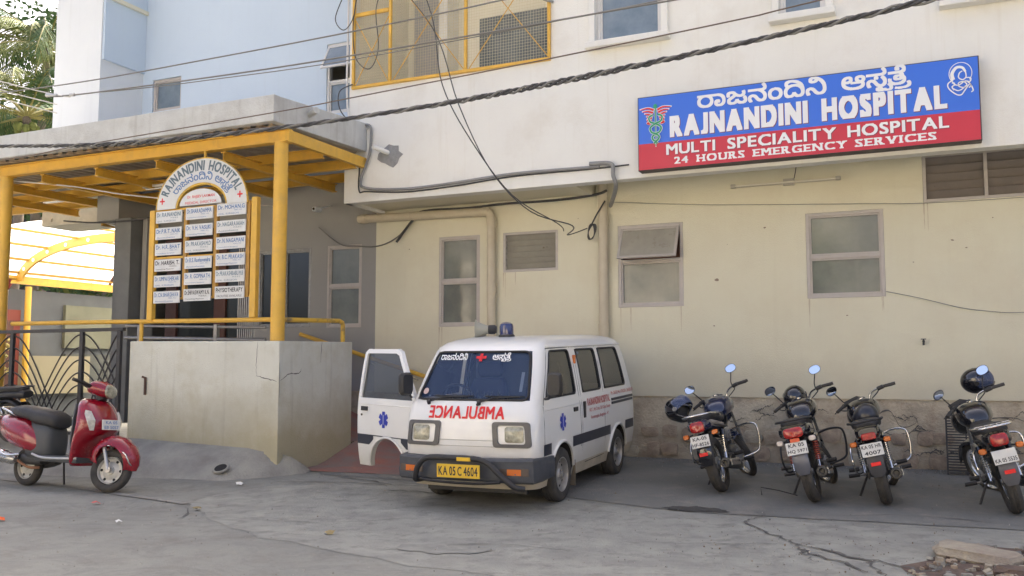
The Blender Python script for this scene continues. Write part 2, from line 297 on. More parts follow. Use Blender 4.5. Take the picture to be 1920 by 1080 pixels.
KN = {'ra':(130,[[(65,-2),(50,-1),(36,4),(25,11),(16,22),(10,35),(8,51),(9,62),(12,71),(15,79),(20,87),(26,93),(34,98),(37,95),(8,95),(8,110),(100,110),(100,95),(99,95),(99,97),(106,91),(111,85),(116,78),(119,70),(121,61),(122,51),(120,36),(115,23),(107,13),(96,4),(82,-1)],[(65,14),(78,15),(88,19),(96,26),(101,34),(104,44),(106,54),(104,66),(100,76),(94,85),(86,90),(76,94),(66,95),(54,94),(44,90),(36,84),(30,76),(26,66),(25,54),(28,37),(36,24),(49,16)]]),'aa':(90,[[(81,48),(80,33),(76,21),(70,11),(62,4),(52,-1),(39,-2),(29,-1),(20,2),(14,7),(9,14),(6,21),(5,30),(6,38),(8,44),(11,49),(16,53),(21,55),(27,56),(34,55),(38,52),(41,48),(42,42),(41,37),(39,33),(36,31),(31,30),(26,31),(23,33),(21,37),(20,42),(22,42),(20,40),(20,37),(19,34),(19,31),(20,24),(24,18),(30,14),(39,12),(47,13),(53,16),(58,21),(62,28),(64,37),(65,48),(64,59),(62,68),(59,76),(54,82),(50,86),(45,89),(39,92),(32,93),(23,94),(12,95),(-50,95),(-50,110),(16,110),(28,110),(39,108),(48,106),(55,102),(62,98),(67,92),(73,84),(78,74),(80,62)]]),'ja':(155,[[(112,-2),(101,-1),(92,3),(83,10),(76,21),(82,21),(77,13),(72,7),(66,3),(60,0),(52,-2),(44,-2),(33,-1),(25,2),(18,7),(14,13),(11,20),(10,27),(11,35),(13,42),(17,48),(23,54),(29,59),(37,64),(44,69),(50,74),(53,78),(54,84),(54,88),(53,92),(51,94),(48,96),(43,98),(38,98),(31,97),(25,94),(22,90),(21,84),(22,81),(22,78),(24,75),(25,73),(11,66),(9,71),(7,76),(6,81),(5,86),(6,93),(9,99),(13,105),(20,109),(28,112),(38,113),(49,112),(58,108),(64,104),(67,98),(70,91),(70,85),(69,78),(67,72),(64,66),(58,61),(52,56),(45,51),(37,45),(31,40),(27,35),(26,28),(28,21),(31,17),(37,14),(45,13),(56,15),(64,20),(69,29),(72,39),(87,39),(89,27),(95,20),(103,15),(112,13),(122,15),(128,19),(131,24),(133,31),(132,37),(130,42),(128,47),(124,51),(138,61),(143,54),(146,47),(148,39),(149,30),(148,21),(145,13),(140,7),(133,2),(124,-1)],[(103,62),(93,63),(83,66),(75,70),(69,76),(63,82),(59,88),(56,94),(63,102),(73,90),(83,82),(93,78),(102,77),(110,78),(116,81),(120,86),(121,93),(121,97),(120,101),(119,105),(117,108),(133,113),(135,109),(136,104),(137,99),(137,94),(136,84),(133,77),(129,70),(122,66),(114,63)]]),'na':(142,[[(97,-2),(87,-1),(79,2),(73,6),(68,12),(63,18),(59,25),(54,33),(50,38),(47,42),(44,44),(40,45),(36,46),(30,45),(26,42),(23,36),(22,30),(23,23),(25,16),(28,10),(32,3),(17,-3),(13,4),(9,12),(7,20),(6,29),(7,38),(10,46),(15,52),(21,57),(28,60),(36,61),(47,60),(56,55),(63,48),(70,37),(74,30),(78,24),(82,19),(87,16),(92,14),(98,13),(107,15),(113,21),(116,29),(117,38),(116,52),(112,64),(105,75),(96,84),(85,91),(73,95),(7,95),(7,110),(92,110),(101,110),(107,111),(110,112),(113,114),(115,116),(117,118),(117,121),(118,124),(117,130),(114,136),(110,143),(105,149),(118,158),(126,148),(130,139),(133,131),(134,122),(133,118),(132,113),(130,108),(126,103),(120,99),(114,97),(105,95),(95,95),(90,95),(102,97),(111,90),(119,81),(125,72),(130,62),(133,51),(134,40),(131,22),(124,9),(112,0)]]),'am':(110,[[(54,-2),(41,-1),(30,4),(20,11),(13,21),(9,34),(7,49),(9,63),(13,75),(20,86),(30,94),(41,98),(55,100),(70,98),(82,93),(91,85),(98,75),(101,63),(103,49),(101,35),(97,22),(90,12),(81,4),(69,-1)],[(55,13),(69,15),(79,23),(84,34),(86,49),(84,64),(78,75),(68,83),(55,85),(45,84),(37,80),(31,75),(27,68),(25,59),(24,49),(26,34),(32,22),(42,15)]]),'di':(153,[[(43,-2),(33,-1),(25,3),(18,9),(13,19),(10,31),(8,46),(9,57),(12,68),(17,79),(25,89),(34,98),(46,104),(60,109),(76,110),(90,109),(101,106),(110,101),(118,95),(123,89),(128,83),(129,83),(124,93),(118,102),(111,111),(102,118),(93,124),(82,129),(71,132),(58,133),(45,132),(37,128),(32,123),(31,116),(31,112),(32,108),(35,104),(38,100),(27,89),(24,93),(20,97),(18,102),(16,107),(15,112),(14,117),(16,128),(20,136),(27,141),(36,146),(46,148),(57,149),(67,148),(77,146),(86,144),(95,141),(102,137),(109,132),(121,122),(130,111),(137,97),(141,82),(144,66),(145,47),(144,31),(140,18),(135,9),(128,3),(119,-1),(109,-2),(101,-2),(94,0),(88,3),(83,7),(78,13),(73,21),(80,22),(75,13),(69,6),(63,2),(57,-1),(50,-2)],[(45,13),(54,15),(62,20),(66,29),(69,39),(84,39),(87,27),(92,20),(99,15),(107,13),(116,15),(123,20),(127,29),(128,43),(127,53),(125,63),(121,72),(116,79),(109,86),(100,91),(90,94),(79,95),(75,95),(64,94),(53,91),(45,86),(38,80),(32,73),(28,64),(26,54),(25,44),(26,30),(30,20),(37,15)]]),'ni':(148,[[(96,-2),(87,-1),(79,2),(73,6),(67,12),(63,18),(58,25),(54,33),(50,38),(46,42),(43,44),(40,45),(36,46),(30,45),(26,42),(23,36),(22,30),(22,23),(25,16),(28,10),(32,3),(16,-3),(12,4),(9,12),(7,20),(6,29),(7,38),(10,46),(14,52),(21,57),(28,60),(36,61),(47,60),(55,55),(62,48),(69,37),(74,30),(78,24),(82,19),(86,16),(92,14),(98,13),(106,15),(113,18),(117,24),(121,32),(123,41),(123,51),(122,69),(118,85),(111,100),(103,113),(93,124),(81,132),(69,137),(56,139),(50,138),(46,136),(43,132),(43,128),(43,124),(46,121),(49,118),(54,118),(61,119),(67,122),(71,128),(73,136),(89,135),(86,125),(82,117),(77,111),(70,107),(63,105),(55,104),(47,104),(40,107),(35,110),(30,115),(28,121),(27,128),(28,135),(31,141),(35,146),(41,149),(48,152),(56,153),(73,151),(89,145),(103,135),(116,123),(126,108),(134,91),(138,72),(140,51),(139,34),(134,21),(128,10),(119,3),(109,-1)]]),'aaa':(168,[[(87,-2),(63,0),(43,6),(27,16),(16,29),(10,44),(7,62),(9,77),(13,90),(19,99),(28,107),(37,111),(48,113),(57,112),(64,109),(69,106),(74,100),(76,94),(77,86),(76,78),(73,70),(68,64),(62,60),(53,57),(42,56),(36,56),(29,58),(24,60),(20,63),(16,66),(13,70),(17,83),(20,80),(22,77),(26,74),(30,72),(35,70),(41,70),(50,71),(57,74),(60,79),(61,85),(60,91),(58,95),(54,98),(48,99),(38,96),(30,89),(25,78),(23,63),(23,62),(24,53),(27,44),(31,36),(38,29),(47,23),(58,18),(72,15),(88,14),(105,15),(119,17),(129,22),(136,27),(140,34),(141,41),(141,46),(138,50),(135,53),(130,55),(129,56),(128,57),(127,58),(126,58),(115,64),(106,70),(100,78),(99,88),(101,98),(107,106),(117,111),(129,113),(140,112),(148,108),(154,104),(159,98),(161,91),(162,84),(161,76),(157,68),(152,62),(145,57),(139,53),(131,50),(122,49),(110,48),(70,48),(70,63),(125,63),(130,65),(135,67),(139,70),(143,74),(145,79),(146,84),(145,90),(142,94),(137,98),(129,99),(123,98),(118,95),(115,91),(114,86),(116,81),(120,76),(126,71),(134,67),(137,66),(140,65),(143,63),(146,62),(151,58),(154,52),(157,46),(158,39),(157,32),(154,24),(150,17),(143,11),(134,5),(121,1),(106,-2)]]),'sa':(142,[[(97,-2),(87,-1),(79,2),(73,6),(68,12),(63,18),(59,25),(54,33),(50,38),(47,42),(44,44),(40,45),(36,46),(30,45),(26,42),(23,36),(22,30),(23,23),(25,16),(28,10),(32,3),(17,-3),(13,4),(9,12),(7,21),(6,29),(7,38),(10,46),(15,52),(21,57),(28,60),(36,61),(44,60),(50,58),(56,55),(61,51),(65,45),(70,37),(74,30),(78,24),(82,19),(87,16),(92,14),(98,13),(107,15),(113,21),(116,29),(118,39),(117,48),(114,57),(109,67),(101,77),(114,87),(123,76),(129,65),(133,54),(134,41),(132,22),(124,9),(112,0)],[(68,63),(64,64),(60,66),(57,70),(57,75),(57,79),(60,83),(64,86),(68,87),(73,86),(76,83),(79,79),(80,75),(79,70),(76,66),(73,64)],[(6,95),(6,110),(92,110),(101,110),(107,111),(111,112),(113,114),(116,116),(117,118),(118,121),(118,124),(117,130),(115,136),(111,143),(105,149),(118,158),(126,148),(131,139),(133,131),(134,122),(134,118),(132,113),(130,108),(126,103),(120,99),(114,97),(106,95),(95,95)]]),'pas':(24,[[(-48,-66),(-59,-64),(-68,-59),(-74,-51),(-76,-41),(-74,-32),(-70,-25),(-63,-21),(-54,-19),(-46,-20),(-41,-23),(-37,-28),(-36,-34),(-36,-36),(-36,-38),(-37,-41),(-38,-42),(-49,-41),(-49,-40),(-49,-39),(-49,-38),(-49,-37),(-49,-35),(-50,-33),(-52,-32),(-55,-32),(-57,-32),(-60,-34),(-62,-36),(-62,-41),(-61,-46),(-58,-50),(-53,-52),(-47,-53),(-41,-53),(-37,-51),(-33,-49),(-31,-46),(-29,-42),(-28,-37),(-15,-37),(-13,-44),(-10,-49),(-6,-52),(0,-53),(7,-52),(11,-50),(14,-46),(15,-41),(16,-36),(16,-32),(15,-23),(12,-12),(8,-2),(2,7),(15,14),(20,7),(24,0),(27,-8),(29,-16),(31,-23),(31,-32),(30,-43),(27,-52),(22,-58),(16,-62),(9,-65),(1,-66),(-5,-65),(-10,-64),(-14,-62),(-17,-60),(-20,-57),(-22,-53),(-20,-53),(-24,-57),(-28,-60),(-33,-63),(-37,-65),(-42,-66)]]),'te':(124,[[(62,-2),(49,-2),(37,1),(28,5),(20,10),(14,16),(10,24),(7,32),(7,40),(7,43),(7,46),(7,49),(8,52),(24,50),(23,48),(23,46),(23,44),(23,42),(23,37),(24,32),(27,27),(30,22),(36,19),(42,16),(51,14),(61,13),(73,14),(82,16),(89,19),(95,23),(98,27),(101,32),(102,36),(102,41),(102,46),(101,50),(100,54),(97,57),(97,58),(96,59),(95,59),(94,60),(90,63),(85,65),(79,67),(72,67),(65,66),(60,65),(58,62),(57,59),(58,55),(60,53),(64,51),(70,51),(76,51),(81,54),(85,57),(88,61),(90,66),(90,72),(89,79),(86,85),(82,90),(77,93),(72,96),(68,97),(91,98),(97,94),(101,87),(104,80),(105,71),(105,69),(105,68),(105,67),(105,66),(103,60),(100,52),(96,46),(90,42),(83,39),(76,37),(68,36),(57,38),(48,42),(43,49),(41,59),(42,64),(44,70),(48,74),(53,78),(61,80),(70,80),(77,80),(84,79),(90,77),(95,75),(96,75),(96,74),(97,74),(98,74),(98,74),(99,73),(107,67),(112,59),(116,51),(117,41),(116,32),(114,23),(109,16),(103,9),(96,4),(86,1),(75,-2)],[(8,95),(8,110),(68,110),(80,111),(88,112),(93,114),(96,117),(98,120),(100,123),(100,126),(101,130),(99,138),(95,143),(89,147),(82,148),(75,147),(69,144),(65,139),(64,133),(64,132),(64,131),(64,130),(64,129),(58,138),(60,138),(62,138),(64,139),(65,139),(69,138),(73,136),(75,134),(76,130),(75,126),(72,123),(69,121),(64,120),(58,122),(54,125),(52,130),(51,136),(52,142),(55,148),(59,154),(66,158),(73,161),(83,162),(93,161),(101,158),(108,152),(113,146),(116,137),(117,128),(116,121),(115,115),(112,109),(108,104),(103,101),(99,99),(93,97),(87,96),(80,95),(72,95)]]),'ras':(27,[[(25,-11),(23,-26),(17,-38),(7,-47),(-7,-54),(-23,-58),(-42,-59),(-50,-59),(-58,-58),(-66,-57),(-75,-55),(-71,-41),(-64,-43),(-57,-44),(-49,-45),(-42,-45),(-19,-42),(-3,-36),(6,-25),(9,-11),(9,-4),(7,2),(5,7),(2,12),(16,19),(20,11),(23,3),(25,-4)]])}
def kannada(word, bold=3.0, step=4):
    """outline glyphs filled by non-zero winding, as rows of quads: (quads in font units, width)"""
    quads = []; pen = 0; W = 0
    for g in word:
        if g == ' ': pen += 55; continue
        adv, cs = KN[g]
        if g in ('pas', 'ras'): cs = [[(x, y * .72 + 6) for x, y in c] for c in cs]
        segs = [(c[i], c[(i + 1) % len(c)]) for c in cs for i in range(len(c)) if c[i][1] != c[(i + 1) % len(c)][1]]
        def spans(y):
            xs = sorted((a[0] + (y - a[1]) * (b[0] - a[0]) / (b[1] - a[1]), 1 if b[1] > a[1] else -1) for a, b in segs if min(a[1], b[1]) <= y < max(a[1], b[1]))
            out = []; w = 0
            for x, d in xs:
                if w == 0: st = x
                w += d
                if w == 0: out.append((st, x))
            return out
        y0 = min(min(p[1] for p in c) for c in cs) - bold; y1 = max(max(p[1] for p in c) for c in cs) + bold; y = y0 = math.floor(y0 / step) * step
        while y < y1:
            iv = sorted((a - bold, b + bold) for dy in (-bold, 0, bold) for a, b in spans(y + step / 2 + dy + .13)); mg = []
            for a, b in iv:
                if mg and a <= mg[-1][1]: mg[-1][1] = max(mg[-1][1], b)
                else: mg.append([a, b])
            for a, b in mg: quads.append((pen + a, pen + b, y, y + step)); W = max(W, pen + b)
            y += step
        pen += adv if adv > 30 else 0
    return quads, W
KN_NAME = ['ra', 'aa', 'ja', 'na', 'am', 'di', 'ni']; KN_HOSP = ['aaa', 'sa', 'pas', 'te', 'ras']
def put_kannada(mb, word, fn, m, bold=3.0, step=4):
    q, W = kannada(word, bold, step)
    rows = {}
    for a, b, y0, y1 in q: rows.setdefault(round(y0 / step), []).append([a, b])
    for r, iv in rows.items():
        mg = []
        for a, b in sorted(iv):
            if mg and a <= mg[-1][1]: mg[-1][1] = max(mg[-1][1], b)
            else: mg.append([a, b])
        y0, y1 = r * step, (r + 1) * step
        for a, b in mg: mb.add([fn(a / W, y0 / 120), fn(b / W, y0 / 120), fn(b / W, y1 / 120), fn(a / W, y1 / 120)], [(0, 1, 2, 3)], m)
# ================================================================= THE SETTING
def road_mat():
    m = bpy.data.materials.new('road_surface'); m.use_nodes = True; nt = m.node_tree; N = nt.nodes.new; L = nt.links.new
    b = nt.nodes['Principled BSDF']; b.inputs['Roughness'].default_value = .88
    tc = N('ShaderNodeTexCoord')
    def noise(sc, det=6, ro=.6, dist=0):
        t = N('ShaderNodeTexNoise'); t.inputs['Scale'].default_value = sc; t.inputs['Detail'].default_value = det
        t.inputs['Roughness'].default_value = ro; t.inputs['Distortion'].default_value = dist; L(tc.outputs['Object'], t.inputs[0]); return t.outputs['Fac']
    def mr(s, a, c, top=1):
        r = N('ShaderNodeMapRange'); r.inputs[1].default_value = a; r.inputs[2].default_value = c; r.inputs[4].default_value = top; L(s, r.inputs[0]); return r.outputs[0]
    cur = None
    def mix(f, c2, c1=None):
        nonlocal cur
        x = N('ShaderNodeMix'); x.data_type = 'RGBA'; L(f, x.inputs[0])
        if cur is None: x.inputs[6].default_value = (*c1, 1)
        else: L(cur, x.inputs[6])
        x.inputs[7].default_value = (*c2, 1); cur = x.outputs[2]
    mix(mr(noise(.45, 5), .35, .65), (.33, .328, .288), (.25, .25, .225))
    mix(mr(noise(2.3, 8, .7), .48, .7, .6), (.185, .17, .145))
    mix(mr(noise(6, 8, .75, 1.5), .56, .72, .55), (.40, .365, .31))
    mix(mr(noise(1.1, 9, .8, 2.0), .50, .62, .45), (.17, .168, .155))
    mix(mr(noise(22, 7, .8), .55, .75, .6), (.15, .148, .14))
    mix(mr(noise(70, 3), .62, .75, .5), (.42, .40, .37))
    mix(mr(noise(95, 3), .62, .75, .5), (.11, .105, .10))
    L(cur, b.inputs['Base Color'])
    bp = N('ShaderNodeBump'); bp.inputs['Strength'].default_value = .8; bp.inputs['Distance'].default_value = .02; L(noise(60, 8, .7), bp.inputs['Height']); L(bp.outputs[0], b.inputs['Normal'])
    return m
ROAD = road_mat()
CONC = mat('parking_concrete', (.24, .238, .215), .9, n_amt=1, n_scale=1.1, n_col=(.135, .136, .13), bump=.8, b_scale=50, blotch=.6, blotch_col=(.35, .32, .27), blotch_scale=2.2)
CONC_L = mat('apron_concrete', (.36, .35, .305), .92, n_amt=.8, n_scale=2.6, n_col=(.20, .19, .175), bump=.9, b_scale=35, blotch=.4, blotch_col=(.31, .30, .27), blotch_scale=3)
STAIN = mat('oil_stain', (.045, .043, .04), .75, n_amt=.5, n_scale=14, n_col=(.09, .088, .085))
CRACK = mat('crack_dark', (.10, .095, .085), .95, n_amt=.8, n_scale=18, n_col=(.16, .15, .14))
SOIL = mat('brown_soil', (.19, .135, .105), .97, n_amt=.8, n_scale=14, n_col=(.09, .07, .06), bump=1, b_scale=50)

# ground sheet: level carriageway, rising gently to the foot of the building
mb = MB(); ys = [-200, -60, -20, -9, 0, 3, 5, 6, 7.2] + [7.2 + .6 * i for i in range(1, 10)] + [20, 60, 300]; xs = [-300, -60, -20] + [-18 + 1.5 * i for i in range(20)] + [20, 60, 300]
xs = sorted(set(xs)); V = []; F = []
for j, y in enumerate(ys):
    for i, x in enumerate(xs): V.append((x, y, gz(y)))
for j in range(len(ys) - 1):
    for i in range(len(xs) - 1): a = j * len(xs) + i; F.append((a, a + 1, a + len(xs) + 1, a + len(xs)))
mb.add(V, F, ROAD); tag(mb.build('road', smooth=60), kind='structure')

def sheet(name, outline, m, lift, wob=.0, parent=None, fine=.5):
    """a patch lying on the ground: outline refined and roughened, filled as a fan of the ear-clipped polygon, following the slope"""
    pts = []
    for i in range(len(outline)):
        a, b = outline[i], outline[(i + 1) % len(outline)]; d = math.dist(a, b); k = max(1, int(d / fine))
        for j in range(k):
            t = j / k; n = (b[1] - a[1], a[0] - b[0]); l = max(d, 1e-6); w = random.uniform(-wob, wob)
            pts.append((a[0] + (b[0] - a[0]) * t + n[0] / l * w, a[1] + (b[1] - a[1]) * t + n[1] / l * w))
    bm = bmesh.new(); vs = [bm.verts.new((x, y, 0)) for x, y in pts]; f = bm.faces.new(vs); bmesh.ops.triangulate(bm, faces=[f])
    y = 7.2
    ylo, yhi = min(p[1] for p in pts), max(p[1] for p in pts)
    for yc in (7.2, 8.4, 9.6, 10.8, 12.0):
        if ylo < yc < yhi: bmesh.ops.bisect_plane(bm, geom=bm.verts[:] + bm.edges[:] + bm.faces[:], plane_co=(0, yc, 0), plane_no=(0, 1, 0))
    for v in bm.verts: v.co.z = gz(v.co.y) + lift
    bmesh.ops.recalc_face_normals(bm, faces=bm.faces)
    for f in bm.faces:
        if f.normal.z < 0: f.normal_flip()
    me = bpy.data.meshes.new(name); bm.to_mesh(me); bm.free(); me.materials.append(m); o = bpy.data.objects.new(name, me); COL.objects.link(o)
    if parent: o.parent = parent
    return o
tag(sheet('pavement', [(-4.6, 9.55), (-3.0, 8.95), (-2.0, 8.75), (-.5, 8.85), (1.5, 8.95), (9, 9.1), (9, 12.36), (-8.0, 12.36), (-7.5, 10.2), (-7.0, 9.6)], CONC, .006, .03), kind='structure')
tag(sheet('road_edge_line', [(-12, 8.02), (-9.3, 7.76), (-7.13, 7.38), (-7.11, 7.46), (-9.3, 7.86), (-12, 8.13)], mat('faded_line', (.30, .285, .25), .9, n_amt=.9, n_scale=9, n_col=(.2, .19, .18)), .010, .012), kind='structure')

# raised concrete apron in front of the gate and the ramp wall, with its drain hole
mb = MB(); outline = [(-16, 8.15), (-11.5, 8.3), (-9.9, 8.35), (-9.0, 8.62), (-8.45, 8.72), (-7.92, 8.75), (-7.55, 9.15), (-7.27, 9.62), (-7.3, 9.85), (-7.50, 9.92)]
inner = [(-16, 9.4, .6), (-12.4, 9.4, .52), (-11.0, 9.4, .48), (-10.05, 9.4, .465), (-9.3, 9.4, .44), (-8.6, 9.4, .42), (-8.0, 9.4, .40), (-7.75, 9.4, .385), (-7.56, 9.42, .37), (-7.53, 9.72, .235)]
rings = []
for (x, y), (X, Y, Z) in zip(outline, inner):
    z0 = gz(y) - .01; r = []
    for k in range(9):
        t = k / 8; h = z0 + (Z - z0) * (1 - (1 - t) ** (1.9 if x < -8 else 1.3)); r.append((x + (X - x) * t + random.uniform(-.01, .01), y + (Y - y) * t, h + (random.uniform(-.008, .008) if 0 < k < 8 else 0)))
    rings.append(r)
mb.loft(rings, CONC_L, cap=False, closed=False)
o = tag(mb.build('kerb_apron', smooth=50), kind='structure')
mb = MB(); mb.tube([(-8.02 + .10 * math.cos(t), 8.93 + .07 * math.sin(t), .190 + .045 * math.sin(t)) for t in [i * math.pi / 8 for i in range(16)]], .016, closed=True, m=CONC_L)
mb.add([(-8.02 + .095 * math.cos(t), 8.93 + .066 * math.sin(t), .200 + .045 * math.sin(t)) for t in [i * math.pi / 8 for i in range(16)]], [tuple(range(16))], DARK)
mb.build('drain_hole', parent=o)

def ribbon(mb, pts, w, m, lift=.011, jit=.03, k=5):
    P = crv([(x, y, 0) for x, y in pts], k); P = [Vector((p.x + random.uniform(-jit, jit), p.y + random.uniform(-jit, jit), 0)) for p in P]
    L_, R_ = [], []
    for i, p in enumerate(P):
        d = (P[min(i + 1, len(P) - 1)] - P[max(i - 1, 0)]); n = Vector((-d.y, d.x, 0)).normalized()
        e = min(i, len(P) - 1 - i) / max(1, len(P) / 4); ww = w * min(1, .25 + e) * random.uniform(.35, 1.3)
        for s, T in ((1, L_), (-1, R_)): q = p + n * s * ww; T.append((q.x, q.y, gz(q.y) + lift))
    n = len(P); mb.add(L_ + R_, [(i, i + 1, n + i + 1, n + i) for i in range(n - 1)], m)
mb = MB()
for pts, w in [([(-1.42, 8.95), (-1.45, 8.7), (-1.55, 8.5), (-1.38, 8.2), (-1.2, 8.0), (-1.05, 7.8), (-.95, 7.6), (-.88, 7.35), (-.78, 7.2)], .022),
               ([(-1.05, 7.75), (-.8, 7.62), (-.55, 7.45), (-.3, 7.35), (-.1, 7.2), (.02, 7.28), (.1, 7.5), (.0, 7.75)], .03), ([(-.95, 7.6), (-.85, 7.45), (-.6, 7.25), (-.45, 7.0)], .028),
               ([(-.42, 7.4), (-.40, 7.2), (-.3, 6.9)], .02), ([(-1.05, 7.7), (-1.4, 7.6), (-1.9, 7.45), (-2.4, 7.3)], .008), ([(-.1, 7.2), (-.02, 7.0), (.1, 6.8)], .03),
               ([(-7.2, 8.9), (-6.3, 9.15), (-5.5, 9.2), (-4.9, 9.3)], .02), ([(-6.6, 9.45), (-6.1, 9.35), (-5.7, 9.2)], .03), ([(-5.6, 8.8), (-5.2, 8.9), (-4.7, 8.8)], .025),
               ([(-7.1, 7.44), (-6.7, 7.0), (-6.5, 6.7)], .012), ([(-6.3, 6.9), (-5.2, 7.1), (-4.4, 7.6)], .008), ([(-3.6, 6.6), (-3.2, 6.85), (-2.6, 6.8)], .012),
               ([(.0, 9.3), (.7, 9.1), (1.6, 9.0)], .012), ([(-.9, 9.0), (-.2, 9.25), (.6, 9.2)], .009), ([(-8.6, 8.68), (-9.6, 8.4), (-11, 8.28)], .015), ([(-7.9, 8.72), (-8.6, 8.66)], .012)]:
    ribbon(mb, pts, w * .62, CRACK)
tag(mb.build('ground_crack'), kind='structure')
rnd = random.Random(31); tag(sheet('oil_patch', [(-2.08 + .31 * math.cos(t) * rnd.uniform(.8, 1.15), 8.90 + .13 * math.sin(t) * rnd.uniform(.7, 1.25)) for t in [2 * math.pi * i / 26 for i in range(26)]], STAIN, .012, .006, fine=.05), kind='structure')
tag(sheet('dirt_patch', [(-3.9, 6.35), (-3.5, 6.3), (-3.2, 6.45), (-3.15, 6.6), (-3.45, 6.52), (-3.7, 6.62), (-3.95, 6.5)], mat('dirt_stain', (.22, .218, .195), .9, n_amt=1, n_scale=7, n_col=(.31, .305, .27)), .009, .03, fine=.08), kind='structure')
tag(sheet('road_patch', [(-7.1, 7.35), (-6.3, 6.9), (-5.2, 6.3), (-3.5, 5.9), (-1, 5.75), (2.5, 5.9), (2.5, 8.3), (.5, 8.55), (-1, 8.7), (-3, 8.8), (-4.6, 9.4), (-6.2, 9.2), (-7.0, 8.7), (-7.25, 8.0)], mat('patch_concrete', (.355, .352, .308), .9, n_amt=1, n_scale=2.6, n_col=(.26, .258, .23), bump=.8, b_scale=45, blotch=.8, blotch_col=(.19, .185, .165), blotch_scale=5, streak=0), .003, .06, fine=.3), kind='structure')
mb = MB(); rnd = random.Random(77); GR = [mat('grit_dark', (.17, .155, .135), .9), mat('grit_pale', (.42, .40, .36), .9), mat('grit_brown', (.22, .16, .11), .9)]
for i in range(1900):
    y = rnd.uniform(4.6, 12.2); x = rnd.uniform(-11, 1.6); c_ = rnd.random()
    if c_ < .35: y = 12.3 - abs(rnd.gauss(0, .25)); x = rnd.uniform(-6.5, 2)
    elif c_ < .5: x, y = rnd.gauss(-1.0, 1.0), rnd.gauss(7.5, .6)
    if x < -7.2 and y > 8.2: continue
    s_ = rnd.uniform(.0025, .0065) * (1.6 if rnd.random() < .06 else 1); M = Matrix.Translation((x, y, gz(y) + .010 + s_ * .3)) @ Matrix.Rotation(rnd.uniform(0, 3), 4, 'Z') @ Matrix.Rotation(.5, 4, 'X')
    mb.add([(s_, 0, 0), (-s_ * .6, s_, 0), (-s_ * .6, -s_, 0), (0, 0, s_), (0, 0, -s_)], [(0, 1, 3), (1, 2, 3), (2, 0, 3), (1, 0, 4), (2, 1, 4), (0, 2, 4)], rnd.choice(GR), M)
tag(mb.build('road_grit'), 'loose grit and crumbs scattered over the road', 'grit', kind='stuff')
# broken pavement corner with loose stones
def rock(name, loc, size, m, seed, rot=0, flat=1):
    rnd = random.Random(seed); bm = bmesh.new(); bmesh.ops.create_cube(bm, size=1)
    bmesh.ops.subdivide_edges(bm, edges=bm.edges, cuts=3, use_grid_fill=True)
    for v in bm.verts:
        n = v.co.normalized() * .62; v.co = v.co.lerp(n, .45) + Vector([rnd.uniform(-.045, .045) for _ in range(3)])
        v.co = Vector((v.co.x * size[0], v.co.y * size[1], v.co.z * size[2]))
    me = bpy.data.meshes.new(name); bm.to_mesh(me); bm.free(); me.materials.append(m); me.shade_smooth(); me.set_sharp_from_angle(angle=R(35))
    o = bpy.data.objects.new(name, me); COL.objects.link(o); o.location = loc; o.rotation_euler = (rnd.uniform(-.08, .08), rnd.uniform(-.1, .1), rot); return o
tag(sheet('soil_patch', [(-.22, 7.3), (-.08, 7.55), (.08, 7.92), (.35, 8.15), (.9, 8.2), (1.4, 8.1), (1.5, 6.5), (.1, 6.6), (-.1, 7.0)], SOIL, .008, .05, fine=.15), kind='structure')
tag(rock('stone_slab', (.30, 7.72, .045), (.56, .32, .12), STONE_C, 3, -.25), 'long ochre and grey stone slab in the broken pavement', 'stone', 'loose stones in the broken pavement')
tag(rock('stone_slab', (.95, 7.75, .035), (.6, .34, .09), mat('pale_stone', (.40, .39, .37), .9, n_amt=.6, n_scale=8, bump=.8), 5, -.3), 'pale grey stone slab beside the ochre slab', 'stone', 'loose stones in the broken pavement')
tag(rock('stone_slab', (.62, 7.32, .02), (.45, .22, .08), SOIL, 9, .2), 'dark brown broken stone in front of the ochre slab', 'stone', 'loose stones in the broken pavement')
mb = MB(); rnd = random.Random(11)
for i in range(260):
    x, y = rnd.uniform(-.15, 1.2), rnd.uniform(6.8, 8.15)
    if x < .1 and y > 7.6 + x: continue
    s = rnd.uniform(.008, .035); a = rnd.uniform(0, 3); M = Matrix.Translation((x, y, gz(y) + .012 + s * .3)) @ Matrix.Rotation(a, 4, 'Z') @ Matrix.Rotation(rnd.uniform(-.5, .5), 4, 'X')
    mb.box(-s, s, -s * .7, s * .7, -s * .5, s * .5, rnd.choice([SOIL, CONC_L, STONE_A, STONE_B]), M)
tag(mb.build('pavement_rubble'), 'broken concrete crumbs and grit', 'rubble', kind='stuff')
